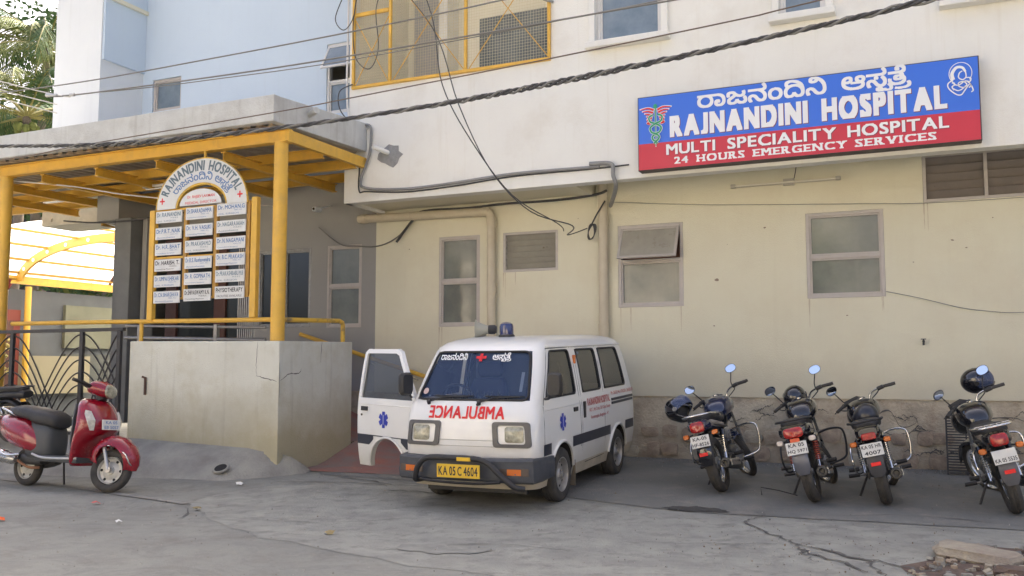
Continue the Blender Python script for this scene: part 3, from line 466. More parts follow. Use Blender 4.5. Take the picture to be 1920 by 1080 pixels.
# litter
LEAF = mat('dry_leaf', (.30, .24, .12), .8); PAPER = mat('paper_scrap', (.7, .7, .68), .8); PETAL = mat('orange_petal', (.75, .12, .02), .7); PINKP = mat('red_wrapper', (.55, .12, .10), .6)
for n, lab, m, x, y, s, sd_ in [('paper_scrap', 'crumpled white paper scrap by the concrete apron', PAPER, -7.42, 8.60, .06, 1), ('flower_scrap', 'bright orange flower scrap lying on the road', PETAL, -8.0, 5.95, .06, 2),
                          ('wrapper', 'torn red and white wrapper in front of the scooter', PINKP, -8.0, 7.05, .055, 3), ('dry_leaf', 'yellow leaf fallen at the end of the pale road line', LEAF, -6.75, 7.2, .05, 4),
                          ('dry_leaf', 'brown dry leaf on the road before the ambulance', LEAF, -4.75, 6.65, .05, 5), ('bottle_cap', 'small white scrap on the road ahead of the scooter', PAPER, -6.85, 6.3, .04, 6)]:
    rnd = random.Random(sd_); mb = MB(); k = 9
    vs = [(s * rnd.uniform(.6, 1.3) * math.cos(2 * math.pi * i / k), s * .7 * rnd.uniform(.6, 1.3) * math.sin(2 * math.pi * i / k), rnd.uniform(.0, .03)) for i in range(k)] + [(0, 0, .035)]
    mb.add(vs, [(i, (i + 1) % k, k) for i in range(k)], m); o = mb.build(n); o.location = (x, y, gz(y) + .008); tag(o, lab, 'litter' if n != 'dry_leaf' else 'leaf')
# ================================================================= HOSPITAL BUILDING
FY, UY = 12.37, 11.33        # ground-floor wall face, projecting upper-floor face
B = thing('hospital_building', 'cream and white two tone hospital building with projecting upper floor', 'building', (0, 0, 0))
def wall(mb, x0, x1, z0, z1, y, holes, depth, m, thick=.0, reveal=None):
    """wall face at y (facing -y) with openings and their reveals"""
    X = sorted({x0, x1, *[h for a in holes for h in a[:2]]}); Z = sorted({z0, z1, *[h for a in holes for h in a[2:4]]})
    for i in range(len(X) - 1):
        for j in range(len(Z) - 1):
            cx, cz = (X[i] + X[i + 1]) / 2, (Z[j] + Z[j + 1]) / 2
            if any(a[0] < cx < a[1] and a[2] < cz < a[3] for a in holes): continue
            mb.add([(X[i], y, Z[j]), (X[i + 1], y, Z[j]), (X[i + 1], y, Z[j + 1]), (X[i], y, Z[j + 1])], [(0, 1, 2, 3)], m)
    for a, b, c, d in [h[:4] for h in holes]:
        q = [(a, c), (b, c), (b, d), (a, d)]
        for i in range(4):
            (p, r), (s, t) = q[i], q[(i + 1) % 4]
            mb.add([(p, y, r), (s, y, t), (s, y + depth, t), (p, y + depth, r)], [(0, 1, 2, 3)], reveal or m)
def weld(o):
    bm = bmesh.new(); bm.from_mesh(o.data); bmesh.ops.remove_doubles(bm, verts=bm.verts, dist=.0005); bmesh.ops.recalc_face_normals(bm, faces=bm.faces); bm.to_mesh(o.data); bm.free()
W1 = (-6.86, -6.15, 2.06, 3.46); L1 = (-5.76, -4.87, 2.86, 3.46); W2 = (-3.95, -3.01, 2.28, 3.45); W3 = (-1.38, -.43, 2.33, 3.45); L2 = (.04, 1.45, 3.49, 4.10)
WL = (-8.97, -8.29, 2.08, 3.44); GD = (-10.40, -9.29, 2.10, 3.43); DR = (-13.0, -10.46, 1.2, 3.92)
mb = MB(); wall(mb, -8.02, 9, 1.04, 4.5, FY, [W1, L1, W2, W3, L2], .14, PAINT_CREAM); o = mb.build('cream_wall', parent=B)
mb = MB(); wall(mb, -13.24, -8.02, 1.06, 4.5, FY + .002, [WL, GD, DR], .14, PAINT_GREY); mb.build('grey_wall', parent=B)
# plinth: rough rendered masonry, slightly set back under the painted wall
mb = MB(); nx = 150; nz = 12; V = []; rnd = random.Random(4)
for j in range(nz + 1):
    for i in range(nx + 1):
        z = .12 + (1.045 - .12) * j / nz; V.append((-8.6 + 17.6 * i / nx, FY + .022 + (rnd.uniform(-.012, .012) if 0 < j < nz else 0), z))
mb.add(V, [(j * (nx + 1) + i, j * (nx + 1) + i + 1, (j + 1) * (nx + 1) + i + 1, (j + 1) * (nx + 1) + i) for j in range(nz) for i in range(nx)], PLINTH)
mb.box(-8.6, 9, FY + .002, FY + .3, 1.041, 1.06, PLINTH)
pl = mb.build('plinth_wall', parent=B, smooth=40)
rnd = random.Random(21)
for i in range(44):
    row = i % 2; x = -3.75 + (i // 2) * .29 + rnd.uniform(-.08, .08) + row * .2
    if x > 1.9 or rnd.random() < .12: continue
    w, h = rnd.uniform(.18, .30), rnd.uniform(.14, .23); z = .30 + row * .24 + rnd.uniform(-.03, .03)
    n = 9; prof = [(x + w / 2 * rnd.uniform(.85, 1.1) * math.copysign(abs(math.cos(t)) ** .55, math.cos(t)), z + h / 2 * rnd.uniform(.85, 1.1) * math.copysign(abs(math.sin(t)) ** .55, math.sin(t))) for t in [2 * math.pi * k / n for k in range(n)]]
    mb = MB(); m = rnd.choice([STONE_A, STONE_A, STONE_B, STONE_B, PLINTH]); yy = FY + .03 - rnd.uniform(.028, .048)
    vs = [(a, FY + .05, b) for a, b in prof] + [(x + (a - x) * .93, yy + .006, z + (b - z) * .93) for a, b in prof] + [(x + (a - x) * .8, yy, z + (b - z) * .78) for a, b in prof]
    mb.add(vs, [(k, (k + 1) % n, n + (k + 1) % n, n + k) for k in range(n)] + [(n + k, n + (k + 1) % n, 2 * n + (k + 1) % n, 2 * n + k) for k in range(n)] + [tuple(range(2 * n, 3 * n))], m)
    mb.build('stone', parent=pl, smooth=50)
# peeling cracks in the plinth render
mb = MB(); more = []
for i in range(46):
    x, z = rnd.uniform(-3.7, 2.0), rnd.uniform(.3, .97); q = [(x, z)]
    for k in range(rnd.randint(2, 5)): x += rnd.uniform(.02, .09); z += rnd.uniform(-.05, .05); q.append((x, z))
    more.append(q)
for pts in more + [[(-1.0, .95), (-.7, .8), (-.45, .9), (-.3, .7), (-.1, .78)], [(-.6, .66), (-.35, .6), (-.1, .66), (.2, .55)], [(-.2, .9), (-.12, .72), (-.3, .55), (-.28, .4)], [(.2, .9), (.5, .8), (.9, .84), (1.2, .75)]]:
    P = crv([(x, 0, z) for x, z in pts], 6); L_, R_ = [], []
    for i, p in enumerate(P):
        e = math.sin(math.pi * i / (len(P) - 1)); w = .005 * e * rnd.uniform(.3, 2.2) + .0006; z = p.z + rnd.uniform(-.012, .012); L_.append((p.x, FY + .004, z - w)); R_.append((p.x, FY + .004, z + w))
    n = len(P); mb.add(L_ + R_, [(i, i + 1, n + i + 1, n + i) for i in range(n - 1)], CRACK)
mb.build('render_crack', parent=pl)

# soffits, fascia beam, cross beam
mb = MB(); mb.box(-7.93, 9, UY + .002, UY + .2, 3.90, 4.4, PAINT_UP); mb.build('fascia_beam', parent=B)
mb = MB(); mb.box(-7.93, -4.5, UY + .2, FY + .0, 3.945, 4.1, PAINT_CREAM); mb.build('soffit', parent=B)
mb = MB(); mb.box(-4.5, 9, UY + .2, FY + .0, 4.36, 4.5, PAINT_CREAM); mb.build('soffit', parent=B)
mb = MB(); mb.box(-4.5, -4.28, UY + .2, FY - .002, 3.905, 4.36, PAINT_CREAM); mb.build('cross_beam', parent=B)
BALC = (-7.80, -4.55, 5.66, 9.6); U1 = (-3.89, -2.99, 5.78, 7.1); U2 = (-1.50, -.96, 5.76, 7.1); U3 = (.40, 1.3, 5.64, 7.1)
mb = MB(); wall(mb, -7.86, 9, 3.9, 14, UY, [BALC, U1, U2, U3], .16, PAINT_UP); mb.add([(-7.86, UY, 3.9), (-7.86, FY + 1, 3.9), (-7.86, FY + 1, 14), (-7.86, UY, 14)], [(0, 1, 2, 3)], PAINT_UP)
mb.build('upper_wall', parent=B)
mb = MB(); mb.box(-7.93, -7.862, UY + .003, FY, 3.9, 4.95, PAINT_UP); mb.build('corner_cheek', parent=B)
BW1 = (-12.99, -12.29, 6.17, 6.78); BW2 = (-9.05, -8.3, 5.67, 6.88)
mb = MB(); wall(mb, -13.238, -7.86, 4.5, 14, FY, [BW1, BW2], .12, PAINT_BLUE); mb.build('pale_blue_wall', parent=B)
mb = MB(); mb.box(-14.40, -13.24, 11.394, 16, 4.6, 14, PAINT_WHITE); mb.build('stair_block', parent=B)
mb = MB(); mb.box(-13.24, -13.19, 11.42, FY - .002, 6.93, 14, PAINT_BLUE); mb.box(-13.19, -13.14, 11.44, FY - .01, 8.05, 8.12, PAINT_CREAM); mb.build('stair_block_band', parent=B)
mb = MB(); mb.box(-13.24, 9, FY + 3.2, 24, 4.5, 14, PAINT_UP); mb.box(-13.24, 9, FY + 3.2, 24, .1, 4.5, PAINT_UP); mb.box(-14.4, 9, 11.33, 24, 14.002, 14.3, PAINT_UP); mb.box(8.9, 9, UY + .01, FY + 3.2, .1, 14, PAINT_UP); mb.build('unseen_rear_mass', parent=B)  # unseen back and roof, height chosen to put the street in shade
mb = MB(); mb.box(-13.2, -8.03, FY + .9, FY + 1.0, .9, 4.5, mat('lobby_wall', (.10, .10, .10), .8)); mb.box(-13.2, -8.1, FY + .15, FY + 3, 1.1, 1.2, mat('lobby_floor', (.2, .19, .18), .4)); mb.box(-13.2, -13.1, FY + .15, FY + 1, .9, 4.5, PAINT_GREY); mb.box(-13.2, -8.03, FY + .15, FY + 1, 4.3, 4.4, PAINT_GREY); mb.build('lobby', parent=B)

def window(rect, y, cols=1, rows=(.5,), frame=FRAME, pane=PANE, fw=.045, name='window', sill=False, open_top=False, proud=.0):
    """frame as the part; panes and sashes as sub-parts. rows: heights of the transoms as shares"""
    x0, x1, z0, z1 = rect; mb = MB(); yf, yb = y - proud, y + .09
    e = .002
    mb.box(x0 + e, x0 + fw, yf, yb, z0 + e, z1 - e); mb.box(x1 - fw, x1 - e, yf, yb, z0 + e, z1 - e); mb.box(x0 + fw, x1 - fw, yf, yb, z1 - fw, z1 - e); mb.box(x0 + fw, x1 - fw, yf, yb, z0 + e, z0 + fw)
    zs = [z0 + fw] + [z0 + (z1 - z0) * r for r in rows] + [z1 - fw]
    for r in rows: zc = z0 + (z1 - z0) * r; mb.box(x0 + fw, x1 - fw, yf + .006, yb, zc - fw * .5, zc + fw * .5)
    if cols > 1:
        for i in range(1, cols): xc = x0 + (x1 - x0) * i / cols; mb.box(xc - fw * .5, xc + fw * .5, yf + .004, yb, z0 + fw, z1 - fw)
    w = mb.build(name, frame, B, bevel=.004)
    for i in range(cols):
        a, b = x0 + (x1 - x0) * i / cols + fw * .5, x0 + (x1 - x0) * (i + 1) / cols - fw * .5
        for j in range(len(zs) - 1):
            if open_top and j == len(zs) - 2: continue
            mb = MB(); mb.box(a, b, y + .05, y + .056, zs[j], zs[j + 1]); mb.build('pane', pane, w)
            if pane in (PANE, PANE_BL) or True:
                mb = MB(); s = .022; c0, c1 = zs[j] + (.0 if j == 0 else fw * .5), zs[j + 1] - (.0 if j == len(zs) - 2 else fw * .5); a2, b2 = x0 + fw if i == 0 else a, x1 - fw if i == cols - 1 else b
                mb.box(a2, a2 + s, y + .022, y + .05, c0, c1); mb.box(b2 - s, b2, y + .022, y + .05, c0, c1); mb.box(a2 + s, b2 - s, y + .022, y + .05, c1 - s, c1); mb.box(a2 + s, b2 - s, y + .022, y + .05, c0, c0 + s); mb.build('sash', frame, w)
    return w
def flap(w, x0, x1, ztop, h, y, ang, frame, pane):
    """top-hung sash swung outwards"""
    M = Matrix.Translation((0, y, ztop)) @ Matrix.Rotation(-ang, 4, 'X')
    mb = MB(); t = .035
    mb.box(x0, x0 + t, -.015, .015, -h, 0, frame, M); mb.box(x1 - t, x1, -.015, .015, -h, 0, frame, M); mb.box(x0 + t, x1 - t, -.015, .015, -t, 0, frame, M); mb.box(x0 + t, x1 - t, -.015, .015, -h, -h + t, frame, M)
    s = mb.build('sash', parent=w, bevel=.003); mb = MB(); mb.box(x0 + t, x1 - t, -.004, .004, -h + t, -t, pane, M); mb.build('pane', parent=w)
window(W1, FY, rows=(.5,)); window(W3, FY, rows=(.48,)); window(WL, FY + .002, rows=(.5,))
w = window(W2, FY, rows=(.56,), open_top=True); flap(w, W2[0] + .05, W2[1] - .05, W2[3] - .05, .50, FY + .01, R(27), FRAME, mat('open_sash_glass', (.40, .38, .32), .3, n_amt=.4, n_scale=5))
mb = MB(); mb.box(W2[0] - .1, W2[1] + 1.2, FY + .28, FY + .30, 2.0, 4.4, mat('room_brown', (.30, .15, .10), .8)); mb.build('room_wall', parent=B)
mb = MB(); mb.box(-8.0, 9, FY + .6, FY + .65, .5, 4.5, DARK); mb.build('room_wall', parent=B)
def louvre(rect, y, cols, n, m):
    w = window(rect, y, cols=cols, rows=(), pane=DARK, fw=.04)
    for c in [c for c in w.children]: bpy.data.objects.remove(c)
    x0, x1, z0, z1 = rect; fw = .04
    mb = MB(); mb.box(x0 + .01, x1 - .01, y + .1, y + .11, z0, z1, DARK); mb.build('backing', parent=w)
    for i in range(cols):
        a, b = x0 + (x1 - x0) * i / cols + fw * (.5 if i else 1), x0 + (x1 - x0) * (i + 1) / cols - fw * (.5 if i < cols - 1 else 1)
        for k in range(n):
            zc = z0 + fw + (z1 - z0 - 2 * fw) * (k + .5) / n; h = (z1 - z0 - 2 * fw) / n
            M = Matrix.Translation((0, y + .055, zc)) @ Matrix.Rotation(R(28 + random.uniform(-2, 2)), 4, 'X'); mb = MB(); mb.box(a, b, -.003, .003, -h * .56, h * .56, m, M); mb.build('slat', parent=w)
louvre(L1, FY, 1, 6, LOUVRE); louvre(L2, FY, 2, 5, LOUVRE_D)
def hood(rect, y, sill_d=.16, jamb=.09):
    x0, x1, z0, z1 = rect; mb = MB()
    mb.box(x0 - jamb - .03, x1 + jamb + .03, y - sill_d, y - .002, z0 - .10, z0 - .012, PAINT_UP)
    mb.box(x0 - jamb, x0 - .003, y - .07, y - .002, z0 - .01, z1, PAINT_UP); mb.box(x1 + .003, x1 + jamb, y - .07, y - .002, z0 - .01, z1, PAINT_UP); mb.build('window_surround', parent=B, bevel=.012)
for r_ in (U1, U2, U3): window(r_, UY + .03, rows=(), frame=FRAME_W, pane=PANE_BL); hood(r_, UY)
window(BW1, FY + .03, rows=(), frame=FRAME, pane=PANE_BL)
w = window(BW2, FY + .02, rows=(.46,), frame=FRAME_W, pane=PANE_BL, open_top=True); flap(w, BW2[0] + .04, BW2[1] - .04, BW2[3] - .05, .5, FY + .0, R(28), FRAME_W, PANE_BL)
# entrance: dark glazed doors, brown door frame, shop-front glass
w = window(GD, FY + .002, cols=2, rows=(), frame=ALU, pane=PANE_DK)
mb = MB()
for x in (-12.55, -11.42): mb.box(x, x + .26, FY + .05, FY + .12, 1.2, 3.6)
mb.box(-12.6, -10.5, FY + .05, FY + .12, 3.6, 3.75); dr = mb.build('door_frame', WOOD, B, bevel=.01)
for x0, x1 in ((-12.29, -11.42), (-11.16, -10.52)):
    mb = MB(); mb.box(x0, x1, FY + .1, FY + .11, 1.2, 3.6); mb.build('pane', PANE_DK, dr)
mb = MB(); mb.box(-11.16, -10.85, FY + .16, FY + .2, 1.4, 2.6, mat('poster_white', (.5, .5, .5), .7)); mb.build('notice', parent=dr)
mb = MB()
for i in range(9): mb.box(-10.86 + i * .045, -10.835 + i * .045, FY + .03, FY + .08, 1.2, 3.5)
mb.build('shutter', STEEL, B)
mb = MB(); mb.box(-12.72, -12.34, 11.38, 11.75, .5, 4.0, mat('grey_column_paint', (.19, .195, .19), .8, n_amt=.4, n_scale=3)); mb.box(-12.3, -12.2, 11.6, 11.8, .5, 4.0, PAINT_GREY); mb.build('entrance_column', parent=B, bevel=.01)
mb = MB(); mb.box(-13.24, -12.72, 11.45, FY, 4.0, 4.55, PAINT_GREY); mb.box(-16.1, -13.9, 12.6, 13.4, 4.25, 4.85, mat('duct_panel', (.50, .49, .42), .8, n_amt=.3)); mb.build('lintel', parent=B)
# roof drain pipes
def pipe(name, label, pts, r, m, collars=()):
    mb = MB(); mb.tube(pts, r, 14, m)
    o = mb.build(name, smooth=50)
    for c, d in collars:
        mb = MB(); mb.cyl(Vector(c) - Vector(d) * .05, Vector(c) + Vector(d) * .05, r * 1.12, n=14, m=m); mb.build('collar', parent=o, smooth=50)
    return tag(o, label, 'pipe')
pipe('drain_pipe', 'cream drainpipe with elbow beside the tall narrow window', [(-8.3, 12.29, 3.83), (-6.02, 12.29, 3.79), (-5.95, 12.29, 3.77), (-5.92, 12.29, 3.70), (-5.91, 12.29, 1.0), (-5.90, 12.29, .2)], .068, PVC, [((-6.0, 12.29, 3.79), (1, 0, 0)), ((-5.915, 12.29, 3.6), (0, 0, 1)), ((-8.2, 12.29, 3.828), (1, 0, 0)), ((-5.91, 12.29, 2.6), (0, 0, 1))])
pipe('drain_pipe', 'straight cream drainpipe between the slatted vent and the open window', [(-4.14, 12.285, 4.34), (-4.14, 12.285, .2)], .07, PVC, [((-4.14, 12.285, 3.5), (0, 0, 1)), ((-4.14, 12.285, 2.0), (0, 0, 1))])
o = pipe('spout', 'short grey waste spout in a patched hole of the white upper wall', [(-7.14, 11.36, 4.60), (-7.28, 11.10, 4.66)], .035, PAINT_UP)
n = 15; rnd = random.Random(2); mb = MB(); mb.add([(-7.12 + .20 * rnd.uniform(.8, 1.15) * math.cos(t), UY - .006, 4.56 + .17 * rnd.uniform(.75, 1.2) * math.sin(t)) for t in [2 * math.pi * k / n for k in range(n)]] + [(-7.12, UY - .014, 4.56)], [(k, (k + 1) % n, n) for k in range(n)], mat('mortar_patch', (.36, .36, .35), .9, n_amt=.5, n_scale=12, bump=.8)); mb.build('mortar_patch', parent=B)
# conduits and cables on the wall
def cable(name, label, pts, r, m=CABLE, k=6, n=6, cat='cable', group=None):
    mb = MB(); mb.tube(crv(pts, k), r, n, m); return tag(mb.build(name, smooth=60), label, cat, group)
cable('conduit', 'thick grey conduit sagging along the lower edge of the upper floor', [(-7.55, 11.28, 5.06), (-7.44, 11.29, 5.0), (-7.46, 11.29, 4.6), (-7.60, 11.29, 4.25), (-7.52, 11.29, 4.10), (-6.84, 11.29, 4.03), (-6.04, 11.29, 4.05), (-5.1, 11.29, 4.10), (-4.03, 11.29, 4.09), (-3.85, 11.29, 4.09)], .022, CONDUIT, cat='conduit')
cable('conduit', 'grey bent conduit elbow near the blue and red sign', [(-3.98, 11.27, 4.13), (-3.75, 11.27, 4.12), (-3.66, 11.27, 4.08), (-3.655, 11.27, 3.95), (-3.66, 11.4, 3.82), (-4.0, 12.2, 3.72)], .03, CONDUIT, cat='conduit')
cable('wall_cable', 'black cable running close under the sagging grey conduit', [(-7.64, 11.31, 4.5), (-7.65, 11.31, 4.08), (-7.5, 11.31, 4.05), (-6.84, 11.31, 3.99), (-6.04, 11.31, 4.01), (-5.1, 11.31, 4.07), (-4.03, 11.31, 4.07), (-3.45, 11.31, 4.08)], .011)
cable('wall_cable', 'bundle of black cables under the soffit above the slatted vent', [(-7.6, 12.31, 3.42), (-7.3, 12.3, 3.75), (-7.1, 12.3, 3.88), (-6.3, 12.28, 3.87), (-5.67, 12.28, 3.89), (-4.9, 12.28, 3.88), (-4.25, 12.22, 3.90), (-4.05, 12.18, 3.94)], .02)
cable('wall_cable', 'loose grey cable looping down to the window in the grey wall', [(-7.1, 12.32, 3.87), (-7.35, 12.32, 3.72), (-7.6, 12.33, 3.5), (-7.95, 12.34, 3.38), (-8.35, 12.34, 3.40), (-8.7, 12.34, 3.45), (-9.1, 12.3, 3.75)], .01, CABLE_G)
cable('wall_cable', 'thin dark wire crossing the cream wall towards the brown slatted vent', [(-4.04, 12.34, 3.80), (-2.9, 12.34, 3.68), (-2.12, 12.34, 3.62), (-.6, 12.34, 3.52), (.03, 12.34, 3.48), (1.14, 12.34, 3.47), (3, 12.34, 3.5)], .0035, CABLE_G)
cable('wall_cable', 'thin wire drooping from the square window across the cream wall', [(-.43, 12.34, 2.39), (-.1, 12.34, 2.31), (.11, 12.34, 2.25), (.42, 12.34, 2.16), (.74, 12.34, 2.11), (1.08, 12.34, 2.09), (2.5, 12.34, 2.12)], .004, CABLE_G)
mb = MB()
for k in range(4): mb.tube([(-4.29 + .045 * (1 + .15 * k) * math.cos(t), 12.2 + .01 * k, 3.37 + .11 * math.sin(t + k * .2)) for t in [i * math.pi / 10 for i in range(20)]], .007, 5, CABLE, closed=True)
mb.tube(crv([(-4.29, 12.2, 3.46), (-4.2, 12.2, 3.62), (-4.08, 12.2, 3.80)], 5), .012, 6, CABLE)
tag(mb.build('cable_coil'), 'coil of spare black cable hanging by the straight drainpipe', 'cable')
# tube light, tap, wall marks, camera
t = thing('tube_light', 'slim unlit tube light fitting on the wall below the sign', 'light fitting', (-1.62, 12.3, 3.87))
mb = MB(); mb.box(-.69, .69, -.0, .035, -.012, .018, mat('batten', (.58, .54, .45), .5)); mb.build('batten', parent=t); mb = MB(); mb.cyl((-.66, -.03, 0), (.66, -.03, 0), .013, n=10); mb.build('tube', mat('tube_glass', (.72, .68, .58), .3), t, smooth=50)
mb = MB(); mb.box(.64, .70, -.05, .02, -.022, .026, mat('end_cap', (.45, .42, .36), .5)); mb.box(-.70, -.64, -.05, .02, -.022, .026); mb.box(-.02, .12, -.02, .05, -.035, .05); mb.build('holder', parent=t, bevel=.005)
cable('wall_cable', 'short thin wire feeding the tube light', [(-1.5, 12.31, 3.92), (-1.47, 12.31, 4.1), (-1.49, 12.31, 4.35)], .006)
t = thing('tap', 'small dark water tap on the cream wall above the bikes', 'tap', (-.02, 12.33, 1.76)); mb = MB(); mb.cyl((0, .03, 0), (0, -.05, 0), .016, n=10); mb.cyl((0, -.05, .0), (0, -.05, -.05), .012, n=8); mb.box(-.03, .03, -.045, -.03, .02, .03); mb.cyl((0, -.035, 0), (0, -.035, .03), .008, n=6); mb.build('tap_body', BLK, t, smooth=40)
t = thing('security_camera', 'small pale security camera fixed on the wall beneath the canopy', 'camera', (-8.97, 12.1, 4.0)); mb = MB(); mb.box(-.035, .035, -.12, .06, -.035, .035, PAINT_WHITE); mb.build('housing', parent=t, bevel=.008); mb = MB(); mb.cyl((0, -.121, 0), (0, -.13, 0), .022, n=12, m=BLK_G); mb.build('lens', parent=t); mb = MB(); mb.cyl((0, 0, .03), (.05, .26, .1), .014, n=8, m=PAINT_WHITE); mb.build('bracket', parent=t)
# balcony behind the yellow mesh
PAINT_IN = mat('balcony_cream', (.88, .82, .66), .85, n_amt=.3, n_scale=1.5, n_col=(.8, .73, .56))
mb = MB(); mb.box(BALC[0] - .05, BALC[1] + .3, UY + .16, FY + 1.5, 5.5, 5.655, PAINT_IN); mb.box(BALC[0] - .05, BALC[1] + .3, FY + .6, FY + .7, 5.655, 9.9, PAINT_IN); mb.box(-7.86, -7.81, UY + .17, FY + .6, 5.655, 9.9, PAINT_IN); mb.box(BALC[1] + .005, BALC[1] + .3, UY + .16, FY + .6, 5.655, 9.9, PAINT_IN); mb.box(-7.86, -4, UY + .16, FY + .7, 9.9, 10.0, PAINT_IN); mb.build('balcony', parent=B)
mb = MB(); mb.box(-7.0, -6.85, FY + .2, FY + .6, 5.655, 9.9, PAINT_UP); mb.build('balcony_pillar', parent=B)
mb = MB(); mb.box(-7.65, -7.02, FY + .52, FY + .598, 5.66, 7.6, mat('balcony_shutter', (.42, .41, .40), .5, n_amt=.3)); mb.build('balcony_door', parent=B)
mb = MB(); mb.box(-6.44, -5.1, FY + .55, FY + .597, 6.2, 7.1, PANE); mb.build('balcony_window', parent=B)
g = thing('balcony_grille', 'yellow framed wire mesh grille closing the upper floor balcony', 'grille', (0, 0, 0))
x0, x1, z0, z1 = BALC; yg = UY - .02
mb = MB(); s = .021
for x in (x0 + .02, -7.13, -5.86, x1 - .02): mb.box(x - s, x + s, yg - s, yg + s, z0 + .03, z1 - .01)
mb.box(x0, x1, yg - s - .003, yg + s + .003, z0 - .02, z0 + .025); mb.box(x0 + .05, -7.16, yg - s + .004, yg + s - .004, 6.76, 6.82)
mb.build('frame', YEL, g, bevel=.004)
for a, b in ((x0, -7.13), (-7.13, -5.86), (-5.86, x1)):
    hh = 1.05 if a == x0 else 1.62
    for (p, q) in (((a + .05, z0 + .03), (b - .03, z0 + hh)), ((a + .05, z0 + hh), (b - .03, z0 + .03))):
        mb = MB(); mb.cyl((p[0], yg, p[1]), (q[0], yg + .012, q[1]), .007, n=6); mb.build('brace', YEL, g)
mb = MB(); x = x0
WIRE = mat('mesh_wire', (.70, .62, .40), .5)
while x < x1: mb.box(x - .0011, x + .0011, yg + .03, yg + .034, z0, z1); x += .042
z = z0
while z < z1: mb.box(x0, x1, yg + .034, yg + .038, z - .0011, z + .0011); z += .042
o = mb.build('wire_mesh', WIRE, g); o['kind'] = 'stuff'
cable('wall_cable', 'tangled black cable loops hanging inside the balcony grille', [(-7.7, 11.26, 7.1), (-7.75, 11.24, 6.6), (-7.7, 11.25, 6.1), (-7.45, 11.25, 5.9), (-7.3, 11.25, 6.2), (-7.35, 11.25, 6.8), (-7.2, 11.25, 7.2)], .008)
cable('wall_cable', 'black cable looping over the corner of the white upper floor', [(-7.95, 11.25, 7.1), (-8.05, 11.2, 6.75), (-7.9, 11.2, 6.55), (-7.75, 11.22, 6.7), (-7.68, 11.24, 7.1)], .008)
cable('wall_cable', 'short black cable curling beneath the balcony corner', [(-7.75, 11.25, 5.7), (-7.95, 11.2, 5.6), (-7.95, 11.2, 5.35), (-7.8, 11.22, 5.15), (-7.6, 11.28, 5.05)], .009)
cable('wall_cable', 'white cable running down the corner of the upper floor', [(-7.88, 11.3, 9), (-7.88, 11.3, 7), (-7.875, 11.3, 5.4), (-7.7, 11.3, 5.1), (-7.5, 11.3, 5.0)], .016, FRAME_W)
# handrail on the wall along the ramp
t = thing('wall_handrail', 'yellow sloping handrail bracketed to the wall behind the ambulance', 'handrail', (0, 0, 0))
mb = MB(); mb.cyl((-9.4, 12.25, 1.98), (-6.45, 12.25, 1.13), .033, n=12); mb.build('rail', YEL, t, smooth=50)
for x in (-9.0, -8.05, -7.25, -6.6): z = 1.98 - (x + 9.4) * .288; mb = MB(); mb.tube([(x, 12.25, z), (x, 12.26, z - .09), (x + .03, 12.37, z - .12)], .012, 6); mb.build('bracket', STEEL, t, smooth=50)
# ramp floor, red and worn
mb = MB(); V = []; rnd = random.Random(3); NX, NY = 26, 16
for j in range(NY + 1):
    for i in range(NX + 1):
        u, v = i / NX, j / NY; x = -7.53 + u * (3.0 + .3 * math.sin(v * 5)); y = 9.75 + .25 * (u) + v * (12.37 - 9.75 - .25 * u); rise = max(0, (-6.3 - x)) * .20 * min(1, max(0, (y - 10.3) / .9)); V.append((x, y, gz(y) + .011 + rise))
mb.add(V, [(j * (NX + 1) + i, j * (NX + 1) + i + 1, (j + 1) * (NX + 1) + i + 1, (j + 1) * (NX + 1) + i) for j in range(NY) for i in range(NX)], RAMP_RED)
mb.add([(-7.53, 11.0, .38), (-7.53, 12.37, .4), (-9.6, 12.37, 1.15), (-9.6, 11.0, 1.15)], [(0, 1, 2, 3)], RAMP_RED)
tag(mb.build('ramp', smooth=40), kind='structure')

mb = MB(); rnd = random.Random(99)
SIL = mat('sill_stain', (.50, .43, .31), .9, n_amt=.9, n_scale=9, n_col=(.60, .53, .40))
for (x0, x1, z0, z1), y in ((W1, FY), (L1, FY), (W2, FY), (W3, FY), (L2, FY)):
    for i in range(3):
        x = rnd.choice([x0 + rnd.uniform(0, .05), x1 - rnd.uniform(0, .05), rnd.uniform(x0, x1)]); l = rnd.uniform(.12, .42); w = rnd.uniform(.004, .010); n = 6
        V_ = []
        for k in range(n + 1): t_ = k / n; ww = w * (1 - t_ * .8) * rnd.uniform(.7, 1.3); V_ += [(x - ww + rnd.uniform(-.002, .002), y - .002, z0 - .004 - l * t_), (x + ww, y - .002, z0 - .004 - l * t_)]
        mb.add(V_, [(2 * k, 2 * k + 1, 2 * k + 3, 2 * k + 2) for k in range(n)], SIL)
o = mb.build('sill_stain', parent=B); o['kind'] = 'stuff'
mb = MB()
for x, z in ((-2.55, 2.62), (-1.9, 3.3), (.35, 3.0), (.5, 2.9), (-.9, 2.1), (-2.4, 3.1), (.8, 3.25), (-.1, 2.75), (-5.1, 3.2), (-4.55, 3.6), (-7.4, 3.3), (-2.6, 2.0)):
    n = 7; r = rnd.uniform(.008, .022) if (x, z) != (-2.55, 2.62) else .035; mb.add([(x + r * rnd.uniform(.5, 1.3) * math.cos(2 * math.pi * k / n), FY - .0022, z + r * .6 * rnd.uniform(.5, 1.3) * math.sin(2 * math.pi * k / n)) for k in range(n)], [tuple(range(n))], mat('plaster_chip', (.27, .21, .15), .95))
o = mb.build('plaster_chip', parent=B); o['kind'] = 'stuff'
